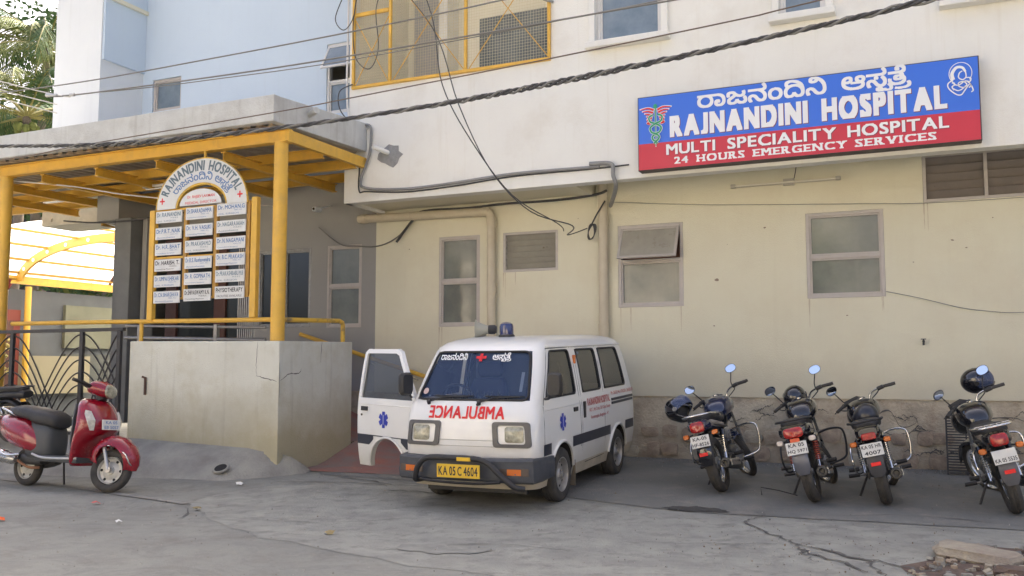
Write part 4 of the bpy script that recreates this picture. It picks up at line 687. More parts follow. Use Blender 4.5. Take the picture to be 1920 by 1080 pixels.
# ================================================================= RAMP WALL, RAILS, CANOPY, GATE
t = thing('ramp_wall', 'stained grey plastered ramp wall beneath the yellow canopy', 'wall', (0, 0, 0))
mb = MB(); mb.add([(-10.13, 9.40, .2), (-7.535, 9.40, 0), (-7.535, 11.03, .2), (-7.60, 11.09, .2), (-10.13, 11.09, .2), (-10.13, 9.40, 1.80), (-7.535, 9.40, 1.775), (-7.535, 11.03, 1.80), (-7.60, 11.09, 1.80), (-10.13, 11.09, 1.80)],
       [(0, 1, 6, 5), (1, 2, 7, 6), (2, 3, 8, 7), (3, 4, 9, 8), (4, 0, 5, 9), (5, 6, 7, 8, 9)], BLOCK_WALL)
mb.build('wall_body', parent=t, bevel=.012)
mb = MB()
def face_crack(mb, pts, plane, w=.006):
    P = crv([(a, 0, b) for a, b in pts], 7); L_, R_ = [], []
    for i, p in enumerate(P):
        ww = w * math.sin(math.pi * (i + .3) / len(P)) * random.uniform(.5, 1.5) + .0008; a, z = p.x + random.uniform(-.006, .006), p.z + random.uniform(-.006, .006)
        dx = P[min(i + 1, len(P) - 1)] - P[max(0, i - 1)]; n = Vector((-dx.z, 0, dx.x)).normalized() * ww
        for s, T in ((1, L_), (-1, R_)): T.append((a + n.x * s, 9.397, z + n.z * s) if plane == 'y' else (-7.532, a + n.x * s, z + n.z * s))
    k = len(P); mb.add(L_ + R_, [(i, i + 1, k + i + 1, k + i) for i in range(k - 1)], CRACK)
face_crack(mb, [(-7.88, 1.78), (-7.90, 1.5), (-7.885, 1.32)], 'y', .0025); face_crack(mb, [(-7.9, 1.33), (-7.75, 1.30), (-7.56, 1.26)], 'y', .005); face_crack(mb, [(9.42, 1.26), (9.6, 1.35), (9.8, 1.36), (9.86, 1.42)], 'x', .005)
face_crack(mb, [(10.3, 1.8), (10.28, 1.5)], 'x', .003); face_crack(mb, [(9.42, 1.05), (9.41, 1.5)], 'x', .003)
mb.build('wall_crack', parent=t)
mb = MB(); mb.cyl((-9.80, 9.38, 1.06), (-9.80, 9.38, 1.30), .017, n=8); mb.cyl((-9.80, 9.38, 1.29), (-9.84, 9.36, 1.31), .015, n=8); tag(mb.build('rusty_pipe_stub', mat('rust', (.10, .06, .045), .9)), 'short rusty pipe stub fixed on the ramp wall by the gate', 'pipe')
t = thing('yellow_railing', 'yellow pipe railing along the top of the ramp wall', 'railing', (0, 0, 0))
mb = MB(); mb.tube(crv([(-12.72, 9.52, 2.10), (-11, 9.52, 2.09), (-9, 9.52, 2.07), (-7.72, 9.52, 2.06)], 2), .032, 12, YEL); mb.build('rail', parent=t, smooth=50)
mb = MB(); mb.tube([(-7.72, 9.52, 2.06), (-7.66, 9.55, 2.06), (-7.64, 9.62, 2.06), (-7.64, 10.85, 2.10), (-7.64, 10.92, 2.08), (-7.64, 10.94, 2.03), (-7.64, 10.94, 1.79)], .032, 12, YEL_D); mb.build('rail', parent=t, smooth=50)
mb = MB(); mb.cyl((-10.05, 9.52, 1.79), (-10.05, 9.52, 2.08), .028, n=10); mb.build('post', YEL, t, smooth=50)
t = thing('ramp_railing', 'low grey steel ramp railing behind the ramp wall', 'railing', (0, 0, 0))
for z, r in ((2.05, .022), (1.87, .03)): mb = MB(); mb.cyl((-11.2, 10.3, z + .02), (-8.5, 10.3, z - .05), r, n=8); mb.build('rail', STEEL, t, smooth=50)
for x in (-10.9, -9.4): mb = MB(); mb.box(x - .03, x + .03, 10.27, 10.33, 1.4, 2.06); mb.build('post', STEEL, t)

# canopy
c = thing('entrance_canopy', 'yellow steel canopy with concrete edge and corrugated sheet over the entrance', 'canopy', (0, 0, 0))
mb = MB(); mb.box(-17, -7.53, 9.18, 9.30, 4.60, 4.95, CONC_FASCIA); mb.add([(-7.65, 9.30, 4.60), (-7.53, 9.30, 4.60), (-7.53, UY - .003, 4.66), (-7.65, UY - .003, 4.66), (-7.65, 9.30, 4.95), (-7.53, 9.30, 4.95), (-7.53, UY - .003, 5.09), (-7.65, UY - .003, 5.09)], [(0, 3, 2, 1), (4, 5, 6, 7), (0, 1, 5, 4), (1, 2, 6, 5), (2, 3, 7, 6), (3, 0, 4, 7)], CONC_FASCIA); mb.box(-17, -7.66, 9.30, 12.3, 4.74, 4.86, CONC_FASCIA); mb.build('edge_slab', parent=c, bevel=.01)
mb = MB(); V = []; n = 270
for i in range(n + 1):
    x = -17 + (17 - 7.70) * i / n; z = 4.60 + (.018 if i % 6 in (0, 1, 2) else -.018); V += [(x, 9.32, z), (x, 11.9, z + .09)]
mb.add(V, [(2 * i, 2 * i + 2, 2 * i + 3, 2 * i + 1) for i in range(n)], SHEET); mb.build('roof_sheet', parent=c)
def ibeam(a, b, h, w, name='beam', ztop=0):
    a, b = Vector(a), Vector(b); d = (b - a).normalized(); s = Vector((d.y, -d.x, 0)).normalized(); mb = MB()
    for (o0, o1, z0, z1) in ((-w / 2, w / 2, -.014, 0), (-w / 2, w / 2, -h, -h + .014), (-.006, .006, -h + .014, -.014)):
        vs = [p + s * o + Vector((0, 0, z)) for p in (a, b) for o, z in ((o0, z0), (o1, z0), (o1, z1), (o0, z1))]
        mb.add(vs, [(0, 1, 2, 3), (7, 6, 5, 4), (0, 4, 5, 1), (1, 5, 6, 2), (2, 6, 7, 3), (3, 7, 4, 0)], YEL)
    return mb.build(name, parent=c)
mb = MB(); mb.box(-17, -7.53, 9.50, 9.58, 4.40, 4.57, YEL); mb.box(-17, -7.54, 9.45, 9.499, 4.40, 4.414, YEL); mb.box(-17, -7.54, 9.45, 9.499, 4.556, 4.57, YEL); mb.build('beam', parent=c, bevel=.004)
mb = MB(); mb.box(-7.60, -7.531, 9.582, UY - .004, 4.405, 4.56, YEL); mb.build('beam', parent=c, bevel=.004)
for y, z in ((10.35, 4.50), (11.15, 4.52), (12.0, 4.54)): ibeam((-17, y, z), (-7.61, y, z), .14, .08)
for x in (-8.72, -9.95, -11.15, -12.3, -13.4, -14.6): ibeam((x, 9.59, 4.40), (x, 12.2, 4.42), .13, .09)
for x, zb in ((-7.66, 1.78), (-12.98, .3)):
    mb = MB(); mb.cyl((x, 9.51, zb), (x, 9.51, 4.40), .093, n=24, m=YEL); mb.box(x - .11, x + .11, 9.43, 9.6, 4.388, 4.399, YEL); mb.build('column', parent=c, smooth=50)
pipe('spout', 'grey waste pipe poking out of the concrete canopy edge', [(-7.6, 9.95, 4.865), (-7.36, 9.85, 4.89)], .045, CONC_FASCIA)
t = thing('tube_light', 'white tube light fitting under the canopy sheet behind the arched board', 'light fitting', (-10.75, 10.7, 4.30)); mb = MB(); mb.box(-.6, .6, -.03, .03, 0, .04, FRAME_W); mb.build('batten', parent=t); mb = MB(); mb.cyl((-.55, 0, -.02), (.55, 0, -.02), .014, n=8, m=FRAME_W); mb.build('tube', parent=t)
cable('wall_cable', 'thin white cable slung beneath the canopy beams', [(-13, 9.62, 4.36), (-12.0, 9.9, 4.24), (-11.2, 10.2, 4.1), (-10.2, 10.9, 4.02), (-9.5, 11.8, 4.05)], .01, FRAME_W)
cable('wall_cable', 'black cable hanging along the underside of the entrance lintel', [(-14, 11.4, 4.05), (-13.2, 11.35, 3.96), (-12.3, 11.3, 3.93), (-11.3, 11.6, 4.05)], .014)

# doctors' board: two posts, cross rails, eighteen name plates, arch
t = thing('doctors_board', 'arched hospital notice board of white name plates in a yellow frame', 'notice board', (0, 0, 0))
Yb = 9.50
XS = [-9.86, -9.28, -8.70, -8.05]
for x, z1, r in ((-9.86, 3.64, .048), (-8.05, 3.70, .048)): mb = MB(); mb.box(x - r, x + r, Yb - .04, Yb + .04, 2.09, z1); mb.build('post', YEL, t, bevel=.01)
for x, z1 in ((-9.26, 3.62), (-8.72, 3.64), (-8.16, 3.66)): mb = MB(); mb.box(x - .028, x + .028, Yb - .02, Yb + .03, 2.38, z1); mb.build('post', mat('ochre_post', (.50, .28, .06), .5, n_amt=.4), t)
for z in (2.385, 2.96, 3.63): mb = MB(); mb.box(-9.82, -8.09, Yb + .0, Yb + .02, z - .015, z + .015); mb.build('rail', YEL, t)
names = [['Dr. RAJNANDINI', 'Dr.P.R.T. NAIK', 'Dr. H.R. BHAT', 'Dr. HARISH. T.', 'Dr. UMPAI SHEKAR', 'Dr. C.N. BHARGHAVA'],
         ['Dr.SHARADAMMA', 'Dr. V.H. VASUKI', 'Dr. PRAKASH M.D', 'Dr.R.S. Raghavendra', 'Dr. R. GOPINATH', 'Dr.SHIVASWAMY K.N.'],
         ['Dr. MOHAN.G', 'Dr. NAGARAJAIAH', 'Dr. N. NAGAMANI', 'Dr. B.C. PRAKASH', 'Dr.PRAKASHBABU M.B', 'PHYSIOTHERAPY']]
subs = [['M.B.B.S.', 'Anaesthetist', ''], ['M.B.B.S., M.S.', 'Orthopaedic Surgeon', ''], ['M.B.B.S.', 'GNL. SURGEON', '']]
cx = [(-9.775, -9.30), (-9.225, -8.75), (-8.675, -8.18)]
for ci in range(3):
    for ri in range(6):
        a, b = cx[ci]; zt = 3.60 + ci * .015 - ri * .2225 + (.0 if ri else .01); h = .165
        mb = MB(); mb.box(a, b, Yb - .05, Yb - .035, zt - h, zt, BRD); pl_ = mb.build('name_plate', parent=t)
        mb = MB(); ink = INK_BLK if (ci, ri) in ((0, 3), (1, 5), (2, 5)) else (INK_BLUE if (ci + ri) % 3 else INK_GREY); last = names[ci][ri] == 'PHYSIOTHERAPY'
        F_ = lambda x0, w, z0, hh, y=Yb - .0515: (lambda u, v: (x0 + u * w, y, z0 + v * hh))
        put_rows(mb, names[ci][ri], F_(a + .02, (b - a) * .92, zt - .078, .055), ink, .035, .07); mb.build('lettering', parent=pl_); mb = MB()
        put_text(mb, 'FACILITIES AVAILABLE' if last else ['M.B.B.S.', 'M.B.B.S., M.D.', 'MBBS., M.S.'][(ci + ri) % 3], F_(a + .04, (b - a) * .85, zt - .145, .03) if last else F_(b - .2, .14, zt - .108, .018), ink)
        mb.build('lettering', parent=pl_); mb = MB()
        if not last: put_text(mb, ['GNL. SURGEON', 'Anaesthetist', 'Consultant Surgeon', 'Consulting Physician'][(ci * 2 + ri) % 4], F_(a + .03, (b - a) * .7, zt - .15, .022), ink); mb.build('lettering', parent=pl_)
def arc_band(mb, cx_, cz, r0x, r1x, zs, y0, y1, m, n=28, base=0):
    vs = []
    for i in range(n + 1):
        th = math.pi - math.pi * i / n
        for r in (r0x, r1x):
            for y in (y0, y1): vs.append((cx_ + r[0] * math.cos(th), y, cz + r[1] * math.sin(th)))
    fs = []
    for i in range(n):
        a, b = 4 * i, 4 * i + 4; fs += [(a, b, b + 2, a + 2), (a + 1, a + 3, b + 3, b + 1), (a, a + 1, b + 1, b), (a + 2, b + 2, b + 3, a + 3)]
    fs += [(0, 2, 3, 1), (4 * n, 4 * n + 1, 4 * n + 3, 4 * n + 2)]; mb.add(vs, fs, m)
cxa, cza = -8.965, 3.635
shear = lambda x: .05 * (x - cxa)
mb = MB(); arc_band(mb, cxa, cza, (.46, .33), (.80, .66), 0, Yb - .05, Yb - .035, BRD); arch = mb.build('arch_panel', parent=t)
mb = MB(); arc_band(mb, cxa, cza, (.80, .66), (.815, .675), 0, Yb - .055, Yb - .03, YEL_D); arc_band(mb, cxa, cza, (.43, .30), (.46, .33), 0, Yb - .045, Yb + .02, YEL_D); mb.cyl((cxa + .03, Yb - .02, 4.31), (cxa + .03, Yb - .02, 4.42), .018, m=YEL); mb.build('arch_rim', parent=t)
mb = MB(); n = 20; pts = [(cxa - .01 + .37 * math.cos(math.pi * i / n), cza + .025 + .22 * math.sin(math.pi * i / n)) for i in range(n + 1)]; M = Matrix.Translation((0, Yb - .05, 0)); mb.prism(pts, .012, BRD, M); half = mb.build('half_round_plate', parent=t)
mb = MB(); put_text(mb, 'Dr. RAJEEV LAXMAN', lambda u, v: (cxa - .24 + u * .48, Yb - .0515, cza + .11 + v * .05), INK_RED, off=.012); mb.build('lettering', parent=half); mb = MB(); put_text(mb, 'MEDICAL DIRECTOR', lambda u, v: (cxa - .28 + u * .56, Yb - .0515, cza + .04 + v * .035), INK_RED); mb.build('lettering', parent=half)
def arch_fn(r0, r1, t0, t1):
    def f(u, v):
        th = R(t0 + (t1 - t0) * u); k = r0 + (r1 - r0) * v; return (cxa + (k) * .80 * math.cos(th), Yb - .052, cza + (k * .80 - .14 * (1 + 0 * k)) * math.sin(th))
    return f
mb = MB(); put_rows(mb, 'RAJNANDINI  HOSPITAL', arch_fn(.80, .965, 160, 20), mat('ink_slate', (.13, .18, .21), .6), .06, .05); mb.build('lettering', parent=arch); mb = MB()
put_kannada(mb, KN_NAME + [' '] + KN_HOSP, arch_fn(.64, .75, 150, 24), INK_BLUE, bold=3); mb.build('lettering', parent=arch)
for x in (-.70, .68):
    mb = MB(); mb.box(cxa + x - .045, cxa + x + .045, Yb - .0525, Yb - .0515, cza + .105, cza + .125, INK_RED); mb.box(cxa + x - .01, cxa + x + .01, Yb - .0535, Yb - .053, cza + .07, cza + .16, INK_RED); mb.build('red_cross', parent=arch)

# gate of curved iron bars
g = thing('iron_gate', 'black iron gate with overlapping curved bars beside the ramp wall', 'gate', (0, 0, 0))
Yg = 9.32; zb, zt = .50, 1.96
mb = MB()
for x in (-10.24, -10.97, -12.42, -13.9): mb.box(x - .032, x + .032, Yg - .025, Yg + .025, zb, zt - .02)
mb.box(-15, -10.16, Yg - .03, Yg + .03, zt - .018, zt + .03); mb.box(-15, -10.27, Yg - .02, Yg + .02, zb - .02, zb + .03); mb.build('gate_frame', BLK_PAINT, g, bevel=.003)
def bar(pts): mb = MB(); mb.tube(crv([(x, Yg, z) for x, z in pts if x > -13.4], 4), .0115, 6); mb.build('bar', BLK_PAINT, g, smooth=60)
def fall(xp, d, sgn, reach):      # one bar springing level from a post and curving down
    pts = []
    for i in range(12):
        u = reach * i / 11; z = zt - .05 - d - 2.0 * (math.sqrt(u * u + .23) - .48)
        if z < zb + .01: pts.append((xp + sgn * (u - reach / 22), zb + .01)); break
        pts.append((xp + sgn * u, z))
    if len(pts) > 2: bar(pts)
for k in range(6):
    d = .18 * k
    fall(-12.42, d, 1, 1.44); fall(-12.42, d, -1, .95); fall(-10.97, d, -1, 1.44); fall(-10.97, d, 1, .70)
for k in range(5):
    d = .20 * k; pts = [(-10.26 - .70 * u, zt - .03 - d - 1.5 * u ** 1.25) for u in (0, .15, .3, .45, .6, .8, 1) if zt - .03 - d - 1.5 * u ** 1.25 > zb]
    if len(pts) > 2: bar(pts)

# ================================================================= SIGN
s = thing('hospital_sign', 'long blue and red hospital sign box on the white upper wall', 'sign', (0, 0, 0))
SX0, SX1, SZ0, SZ1 = -3.28, .655, 3.945, 4.91; Ys = 11.16
mb = MB(); mb.box(SX0, SX1, Ys, UY - .004, SZ0, SZ1, SIGN_EDGE); mb.build('sign_box', parent=s, bevel=.006)
zm = SZ0 + (SZ1 - SZ0) * .36
mb = MB(); mb.box(SX0 + .012, SX1 - .012, Ys - .004, Ys - .001, zm, SZ1 - .012, SIGN_BLUE); mb.build('blue_panel', parent=s)
mb = MB(); mb.box(SX0 + .012, SX1 - .012, Ys - .0042, Ys - .001, SZ0 + .012, zm - .0005, SIGN_RED); mb.build('red_panel', parent=s)
fr = lambda x0, x1, z0, z1, y=Ys - .008: (lambda u, v: (x0 + u * (x1 - x0), y, z0 + v * (z1 - z0)))
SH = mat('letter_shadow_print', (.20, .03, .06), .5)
def words(parent_name, items, shadow=True):
    g = None
    for body, (a, b, c, d), bold, serif in items:
        mb = MB()
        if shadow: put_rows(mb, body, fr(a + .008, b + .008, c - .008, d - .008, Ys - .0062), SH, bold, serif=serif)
        put_rows(mb, body, fr(a, b, c, d), WHT_PRINT, bold, serif=serif); mb.build(parent_name, parent=s)
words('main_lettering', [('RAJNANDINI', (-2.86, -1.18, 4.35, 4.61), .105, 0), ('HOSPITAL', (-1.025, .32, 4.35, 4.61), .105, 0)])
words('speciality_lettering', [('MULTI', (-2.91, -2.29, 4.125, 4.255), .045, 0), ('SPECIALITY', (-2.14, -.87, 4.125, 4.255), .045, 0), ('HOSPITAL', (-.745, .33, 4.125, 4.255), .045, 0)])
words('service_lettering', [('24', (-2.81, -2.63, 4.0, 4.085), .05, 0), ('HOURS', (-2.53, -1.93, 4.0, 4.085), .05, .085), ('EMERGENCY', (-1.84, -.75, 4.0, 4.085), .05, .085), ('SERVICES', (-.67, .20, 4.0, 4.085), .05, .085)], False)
mb = MB(); q = KN_NAME
for word, x0, x1, z0 in ((KN_NAME, -2.51, -.96, 4.68), (KN_HOSP, -.80, -.04, 4.685)): put_kannada(mb, word, fr(x0, x1, z0, z0 + .165, Ys - .0115), WHT_PRINT, bold=4.2, step=3); mb.build('kannada_lettering', parent=s); mb = MB()
# winged staff with two snakes
mb = MB(); ex, ez = -3.04, 4.52
P = lambda x, z, k=0: (ex + x, Ys - .010 - k * .002, ez + z)
def flat_line(mb, pts, w, m, k=0):
    Q = crv([(x, 0, z) for x, z in pts], 5); L_, R_ = [], []
    for i, p in enumerate(Q):
        d = Q[min(i + 1, len(Q) - 1)] - Q[max(i - 1, 0)]; n = Vector((-d.z, 0, d.x)).normalized(); ww = w if not isinstance(w, tuple) else w[0] + (w[1] - w[0]) * i / (len(Q) - 1)
        L_.append(P(p.x + n.x * ww, p.z + n.z * ww, k)); R_.append(P(p.x - n.x * ww, p.z - n.z * ww, k))
    n = len(Q); mb.add(L_ + R_, [(i, i + 1, n + i + 1, n + i) for i in range(n - 1)], m)
for s_ in (-1, 1):
    for i in range(6):
        x0, z0 = .02 + .008 * i, .20 - .035 * i; flat_line(mb, [(s_ * x0, z0), (s_ * (x0 + .08 - i * .006), z0 + .035 - i * .004), (s_ * (.21 - .030 * i), .225 - .03 * i)], (.019, .009), WHT_PRINT); flat_line(mb, [(s_ * (x0 + .005), z0), (s_ * (x0 + .08 - i * .006), z0 + .031 - i * .004), (s_ * (.20 - .030 * i), .220 - .03 * i)], (.014, .005), INK_RED, 1)
flat_line(mb, [(0, .22), (0, -.28)], (.013, .006), WHT_PRINT, 2); flat_line(mb, [(0, .22), (0, -.27)], (.008, .003), INK_GREEN, 3)
for s_ in (-1, 1):
    sn = [(s_ * a, b) for a, b in ((.03, .14), (.085, .11), (.07, .05), (-.0, .02), (-.07, -.03), (-.05, -.09), (.0, -.11), (.045, -.15), (.03, -.19), (0, -.21), (-.02, -.24))]
    flat_line(mb, sn, .017, WHT_PRINT, 4 + s_); flat_line(mb, sn, .011, INK_GREEN, 6 + s_)
n = 14; mb.add([P(.026 * math.cos(2 * math.pi * i / n), .245 + .03 * math.sin(2 * math.pi * i / n), 8) for i in range(n)], [tuple(range(n))], INK_GREEN)
mb.build('winged_staff_emblem', parent=s)
# line drawing of a mother holding a child inside a ring
mb = MB(); ex, ez = .465, 4.68
ring = [(.115 * math.cos(t), .045 + .125 * math.sin(t)) for t in [R(a) for a in range(-40, 241, 20)]]; flat_line(mb, ring, .004, WHT_PRINT)
flat_line(mb, [(-.075, -.02), (-.085, .05), (-.04, .115), (.02, .11), (.05, .06)], (.02, .012), WHT_PRINT)
for a in ([(.05, .06), (.055, .0), (.02, -.03), (-.02, .0), (-.01, .05), (.02, .07)], [(-.075, -.02), (-.13, -.06), (-.12, -.12), (-.05, -.19), (.0, -.2), (.04, -.15), (.09, -.09), (.12, -.16), (.10, -.18)], [(-.09, -.05), (-.03, -.09), (.04, -.05), (.09, -.06), (.10, -.02), (.05, -.01)],
          [(.03, -.05), (.06, -.09), (.03, -.12), (-.02, -.10), (-.02, -.06), (.03, -.05)], [(-.08, -.12), (-.03, -.15), (.02, -.13), (.05, -.10)], [(-.06, -.08), (-.09, -.1), (-.07, -.14)], [(.07, -.06), (.1, -.1), (.08, -.13)]): flat_line(mb, a, .0065, WHT_PRINT, 1)
mb.build('mother_and_child_emblem', parent=s)

# ================================================================= OVERHEAD CABLES
def twist(pts, r, sep, turns, label, name='power_cable'):
    t = thing(name, label, 'cable', (0, 0, 0)); Q = crv(pts, 26); n = len(Q); ps = [[], [], []]
    for i, p in enumerate(Q):
        d = (Q[min(i + 1, n - 1)] - Q[max(i - 1, 0)]).normalized(); u = d.cross(Vector((0, 0, 1))).normalized(); w = u.cross(d)
        for k in range(3):
            a = turns * 2 * math.pi * i / n + k * 2.094 + .5 * math.sin(i * .11); ps[k].append(p + u * (sep * math.cos(a)) + w * (sep * math.sin(a) * (1 + .35 * math.sin(i * .07 + k))))
    for k in range(3): mb = MB(); mb.tube(ps[k], r, 7); mb.build('strand', (CABLE, CABLE, CABLE_G)[k], t, smooth=60)
    return t
twist([(-16, 8, 4.95), (-13, 8, 4.52), (-11.09, 8, 4.36), (-9.6, 8, 4.22), (-8.25, 8, 4.14), (-6.36, 8, 4.10), (-4.59, 8, 4.12), (-3.4, 8, 4.17), (-2.32, 8, 4.24), (-1.12, 8, 4.33), (.16, 8, 4.45), (2.5, 8, 4.75), (6, 8, 5.4)], .0125, .017, 46, 'thick twisted black power cable crossing in front of the building')
cable('overhead_wire', 'thin grey wire crossing highest over the pale blue wall', [(-20, 8.4, 5.75), (-14, 8.4, 5.4), (-10.58, 8.4, 5.23), (-7.84, 8.4, 5.22), (-5.24, 8.4, 5.25), (-2.98, 8.4, 5.33), (2, 8.4, 5.6), (6, 8.4, 6)], .0085, CABLE_G)
cable('overhead_wire', 'pair wire with a small joint over the pale blue wall', [(-10.68, 8.4, 5.11), (-10.27, 8.4, 5.06), (-7.83, 8.4, 4.985), (-5.87, 8.4, 4.96), (-2.99, 8.4, 4.97), (0, 8.4, 5.03), (6, 8.4, 5.4)], .0095, CABLE_G)
cable('overhead_wire', 'thin wire running just under the jointed pair wire', [(-10.68, 8.42, 5.10), (-9, 8.42, 5.0), (-7.83, 8.42, 4.96), (-5.87, 8.42, 4.92), (-2.99, 8.42, 4.98), (0, 8.4, 5.1), (6, 8.4, 5.5)], .006, CABLE_G)
cable('overhead_wire', 'thin brown wire passing in front of the concrete canopy edge', [(-16, 8.4, 4.4), (-11.63, 8.4, 4.31), (-10.08, 8.4, 4.355), (-6.84, 8.4, 4.43), (-5.79, 8.4, 4.47), (-3.57, 8.4, 4.57), (-1.51, 8.4, 4.68), (-.93, 8.4, 4.73), (2, 8.4, 5), (6, 8.4, 5.5)], .007, mat('brown_wire', (.16, .12, .09), .7))
for k, (z, lab) in enumerate(((5.44, 'uppermost pale wire strung before the palm'), (5.32, 'middle pale wire strung before the palm'), (5.20, 'lowest pale wire strung before the palm'))):
    cable('overhead_wire', lab, [(-14, 8.4, z + .75), (-11.7, 8.4, z), (-10.67, 8.4, z - .31), (-10.3, 8.4, z - .40)] if k == 0 else [(-14, 8.4, z + .75), (-11.7, 8.4, z), (-10.67, 8.5, z - .31), (-8, 11, z - 1.0)][:3], .008, mat('pale_wire', (.6, .58, .52), .5))
mb = MB(); mb.cyl((-10.75, 8.4, 5.12), (-10.55, 8.4, 5.095), .03, .018, n=10); mb.cyl((-10.3, 8.4, 5.07), (-10.22, 8.4, 5.06), .022, n=8); tag(mb.build('wire_joint', SILVER), 'pale joint sleeve clamping the overhead wires', 'wire joint')
cable('drop_wire', 'thin dark wire falling steeply from above to the slatted vent', [(-5.3, 8.6, 6.4), (-4.95, 8.6, 5.54), (-4.84, 8.6, 5.15), (-4.74, 8.6, 4.53), (-4.55, 8.9, 3.98), (-4.35, 9.6, 3.45), (-4.25, 10.8, 3.28), (-4.75, 12.3, 3.42)], .007)
cable('drop_wire', 'dark wire falling across the twisted cable towards the cable coil', [(-6.4, 9.6, 6.8), (-5.45, 9.6, 5.66), (-5.07, 9.6, 4.63), (-4.63, 9.6, 3.77), (-4.25, 9.9, 3.30), (-4.05, 10.8, 3.24), (-4.5, 11.8, 3.28), (-4.35, 12.2, 3.42)], .0075)
cable('drop_wire', 'grey cable slanting down through the balcony grille', [(-5.9, 10.6, 7.9), (-5.0, 10.9, 6.95), (-4.7, 11.2, 6.55), (-4.5, 11.3, 6.45)], .02, CONDUIT)
# ================================================================= YARD BEHIND, PALMS, FAR SIDE OF THE STREET
YW = -19.0
vt = thing('arched_shelter', 'arched shelter of glowing white translucent sheets on yellow ribs', 'shelter', (0, 0, 0))
TRANS = bpy.data.materials.new('translucent_sheet'); TRANS.use_nodes = True; nt = TRANS.node_tree; nt.nodes.clear(); N = nt.nodes.new
o_ = N('ShaderNodeOutputMaterial'); a_ = N('ShaderNodeBsdfTranslucent'); b_ = N('ShaderNodeBsdfDiffuse'); m_ = N('ShaderNodeMixShader'); a_.inputs[0].default_value = (.93, .93, .90, 1); b_.inputs[0].default_value = (.8, .8, .78, 1); m_.inputs[0].default_value = .15
nt.links.new(a_.outputs[0], m_.inputs[1]); nt.links.new(b_.outputs[0], m_.inputs[2]); nt.links.new(m_.outputs[0], o_.inputs[0])
CX, CZ, RX, RZ = -16.2, 3.42, 2.95, .95
def vp(th, r=1.0): c_, s_ = math.cos(th), math.sin(th); return (CX - RX * r * math.copysign(abs(c_) ** .9, c_), CZ + RZ * r * s_)
y0_, y1_ = 12.6, 32
for a in range(6):
    for b in range(5):
        ya, yb = y0_ + (y1_ - y0_) * b / 5, y0_ + (y1_ - y0_) * (b + 1) / 5; mb = MB(); V = []
        for i in range(5):
            th = R(2 + a * 26 + i * 6.5); x, z = vp(th, 1.012); V += [(x, ya + .01, z), (x, yb - .01, z)]
        mb.add(V, [(2 * i, 2 * i + 2, 2 * i + 3, 2 * i + 1) for i in range(4)], TRANS); mb.build('roof_panel', parent=vt)
for y, big in ((14.4, 1), (17.0, 0), (19.5, 0), (22.5, 1), (26, 0), (29, 0)):
    mb = MB(); vs = []; fs = []; n = 24; h = .20 if big else .04
    for i in range(n + 1):
        th = R(0 + 172 * i / n); x, z = vp(th)
        nx, nz = -math.cos(th) * .35, math.sin(th); l = math.hypot(nx, nz); nx, nz = nx / l, nz / l
        for q in (0, -h): vs += [(x + nx * q, y - .03, z + nz * q), (x + nx * q, y + .03, z + nz * q)]
    for i in range(n): a, b = 4 * i, 4 * i + 4; fs += [(a, b, b + 1, a + 1), (a + 2, a + 3, b + 3, b + 2), (a, a + 2, b + 2, b), (a + 1, b + 1, b + 3, a + 3)]
    mb.add(vs, fs, mat('rib_yellow', (.55, .32, .05), .5) if big else WOOD); rib = mb.build('rib', parent=vt)
    if big:
        for i in range(3, n - 2, 2):
            th = R(172 * i / n); x, z = vp(th); nx, nz = -math.cos(th) * .35, math.sin(th); l = math.hypot(nx, nz)
            mb = MB(); mb.cyl((x - nx / l * h * .5, y - .034, z - nz / l * h * .5), (x - nx / l * h * .5, y + .034, z - nz / l * h * .5), .045, n=10, m=mat('white_disc', (.85, .85, .82), .6, emis=None)); mb.build('round_hole', parent=rib)
for th in (12, 30, 50, 72, 96, 125, 150):
    x, z = vp(R(th), .99); mb = MB(); mb.box(x - .02, x + .02, y0_, y1_, z - .03, z + .03); mb.build('purlin', mat('purlin_ochre', (.42, .24, .04), .6), vt)
mb = MB(); x, z = vp(0); mb.box(x - .06, x + .06, y0_, y1_, z - .06, z + .12); mb.build('eave_beam', YEL, vt)
for y in (14.6, 20, 26): mb = MB(); mb.cyl((YW, y, .2), (YW, y, 3.3), .07, n=14); mb.build('post', YEL, vt, smooth=50)
t = thing('yard_wall', 'olive grey boundary wall with blue band behind the gate', 'wall', (0, 0, 0))
mb = MB(); mb.box(-19.6, -19.3, 8, 36, 0, 3.25, mat('yard_grey', (.12, .13, .14), .9, n_amt=.5, n_scale=1)); mb.build('wall_body', parent=t)
mb = MB(); mb.box(-19.298, -19.2, 15.8, 34, 1.9, 2.95, mat('olive_panel', (.17, .175, .125), .85, n_amt=.3, n_scale=2)); mb.build('olive_panel', parent=t); mb = MB(); mb.box(-19.298, -19.15, 15.8, 34, .9, 1.75, mat('grey_panel', (.10, .105, .095), .85)); mb.box(-19.298, -19.12, 13, 16.5, .8, 1.7, mat('cream_block', (.30, .27, .18), .85)); mb.build('low_panel', parent=t)
t = thing('temple_doorway', 'small red painted doorway with yellow garland at the edge of the yard', 'doorway', (0, 0, 0))
mb = MB(); mb.box(-19.28, -19.1, 13.6, 14.5, .6, 2.75, mat('red_door_paint', (.22, .05, .035), .7)); mb.build('door_surround', parent=t); mb = MB(); mb.box(-19.09, -19.05, 13.75, 14.3, .6, 2.5, WOOD); mb.build('door', parent=t)
mb = MB(); rnd = random.Random(5)
for i in range(30): x = -18.9; mb.lathe([(0, -.05), (.05, 0), (0, .05)], 6, 'Z', m=mat('marigold', (.5, .42, .15), .8), M=Matrix.Translation((x + rnd.uniform(-.1, .1), 13.9 + rnd.uniform(-.25, .25), 1.6 + rnd.uniform(-.3, .5))))
mb.build('garland', parent=t)
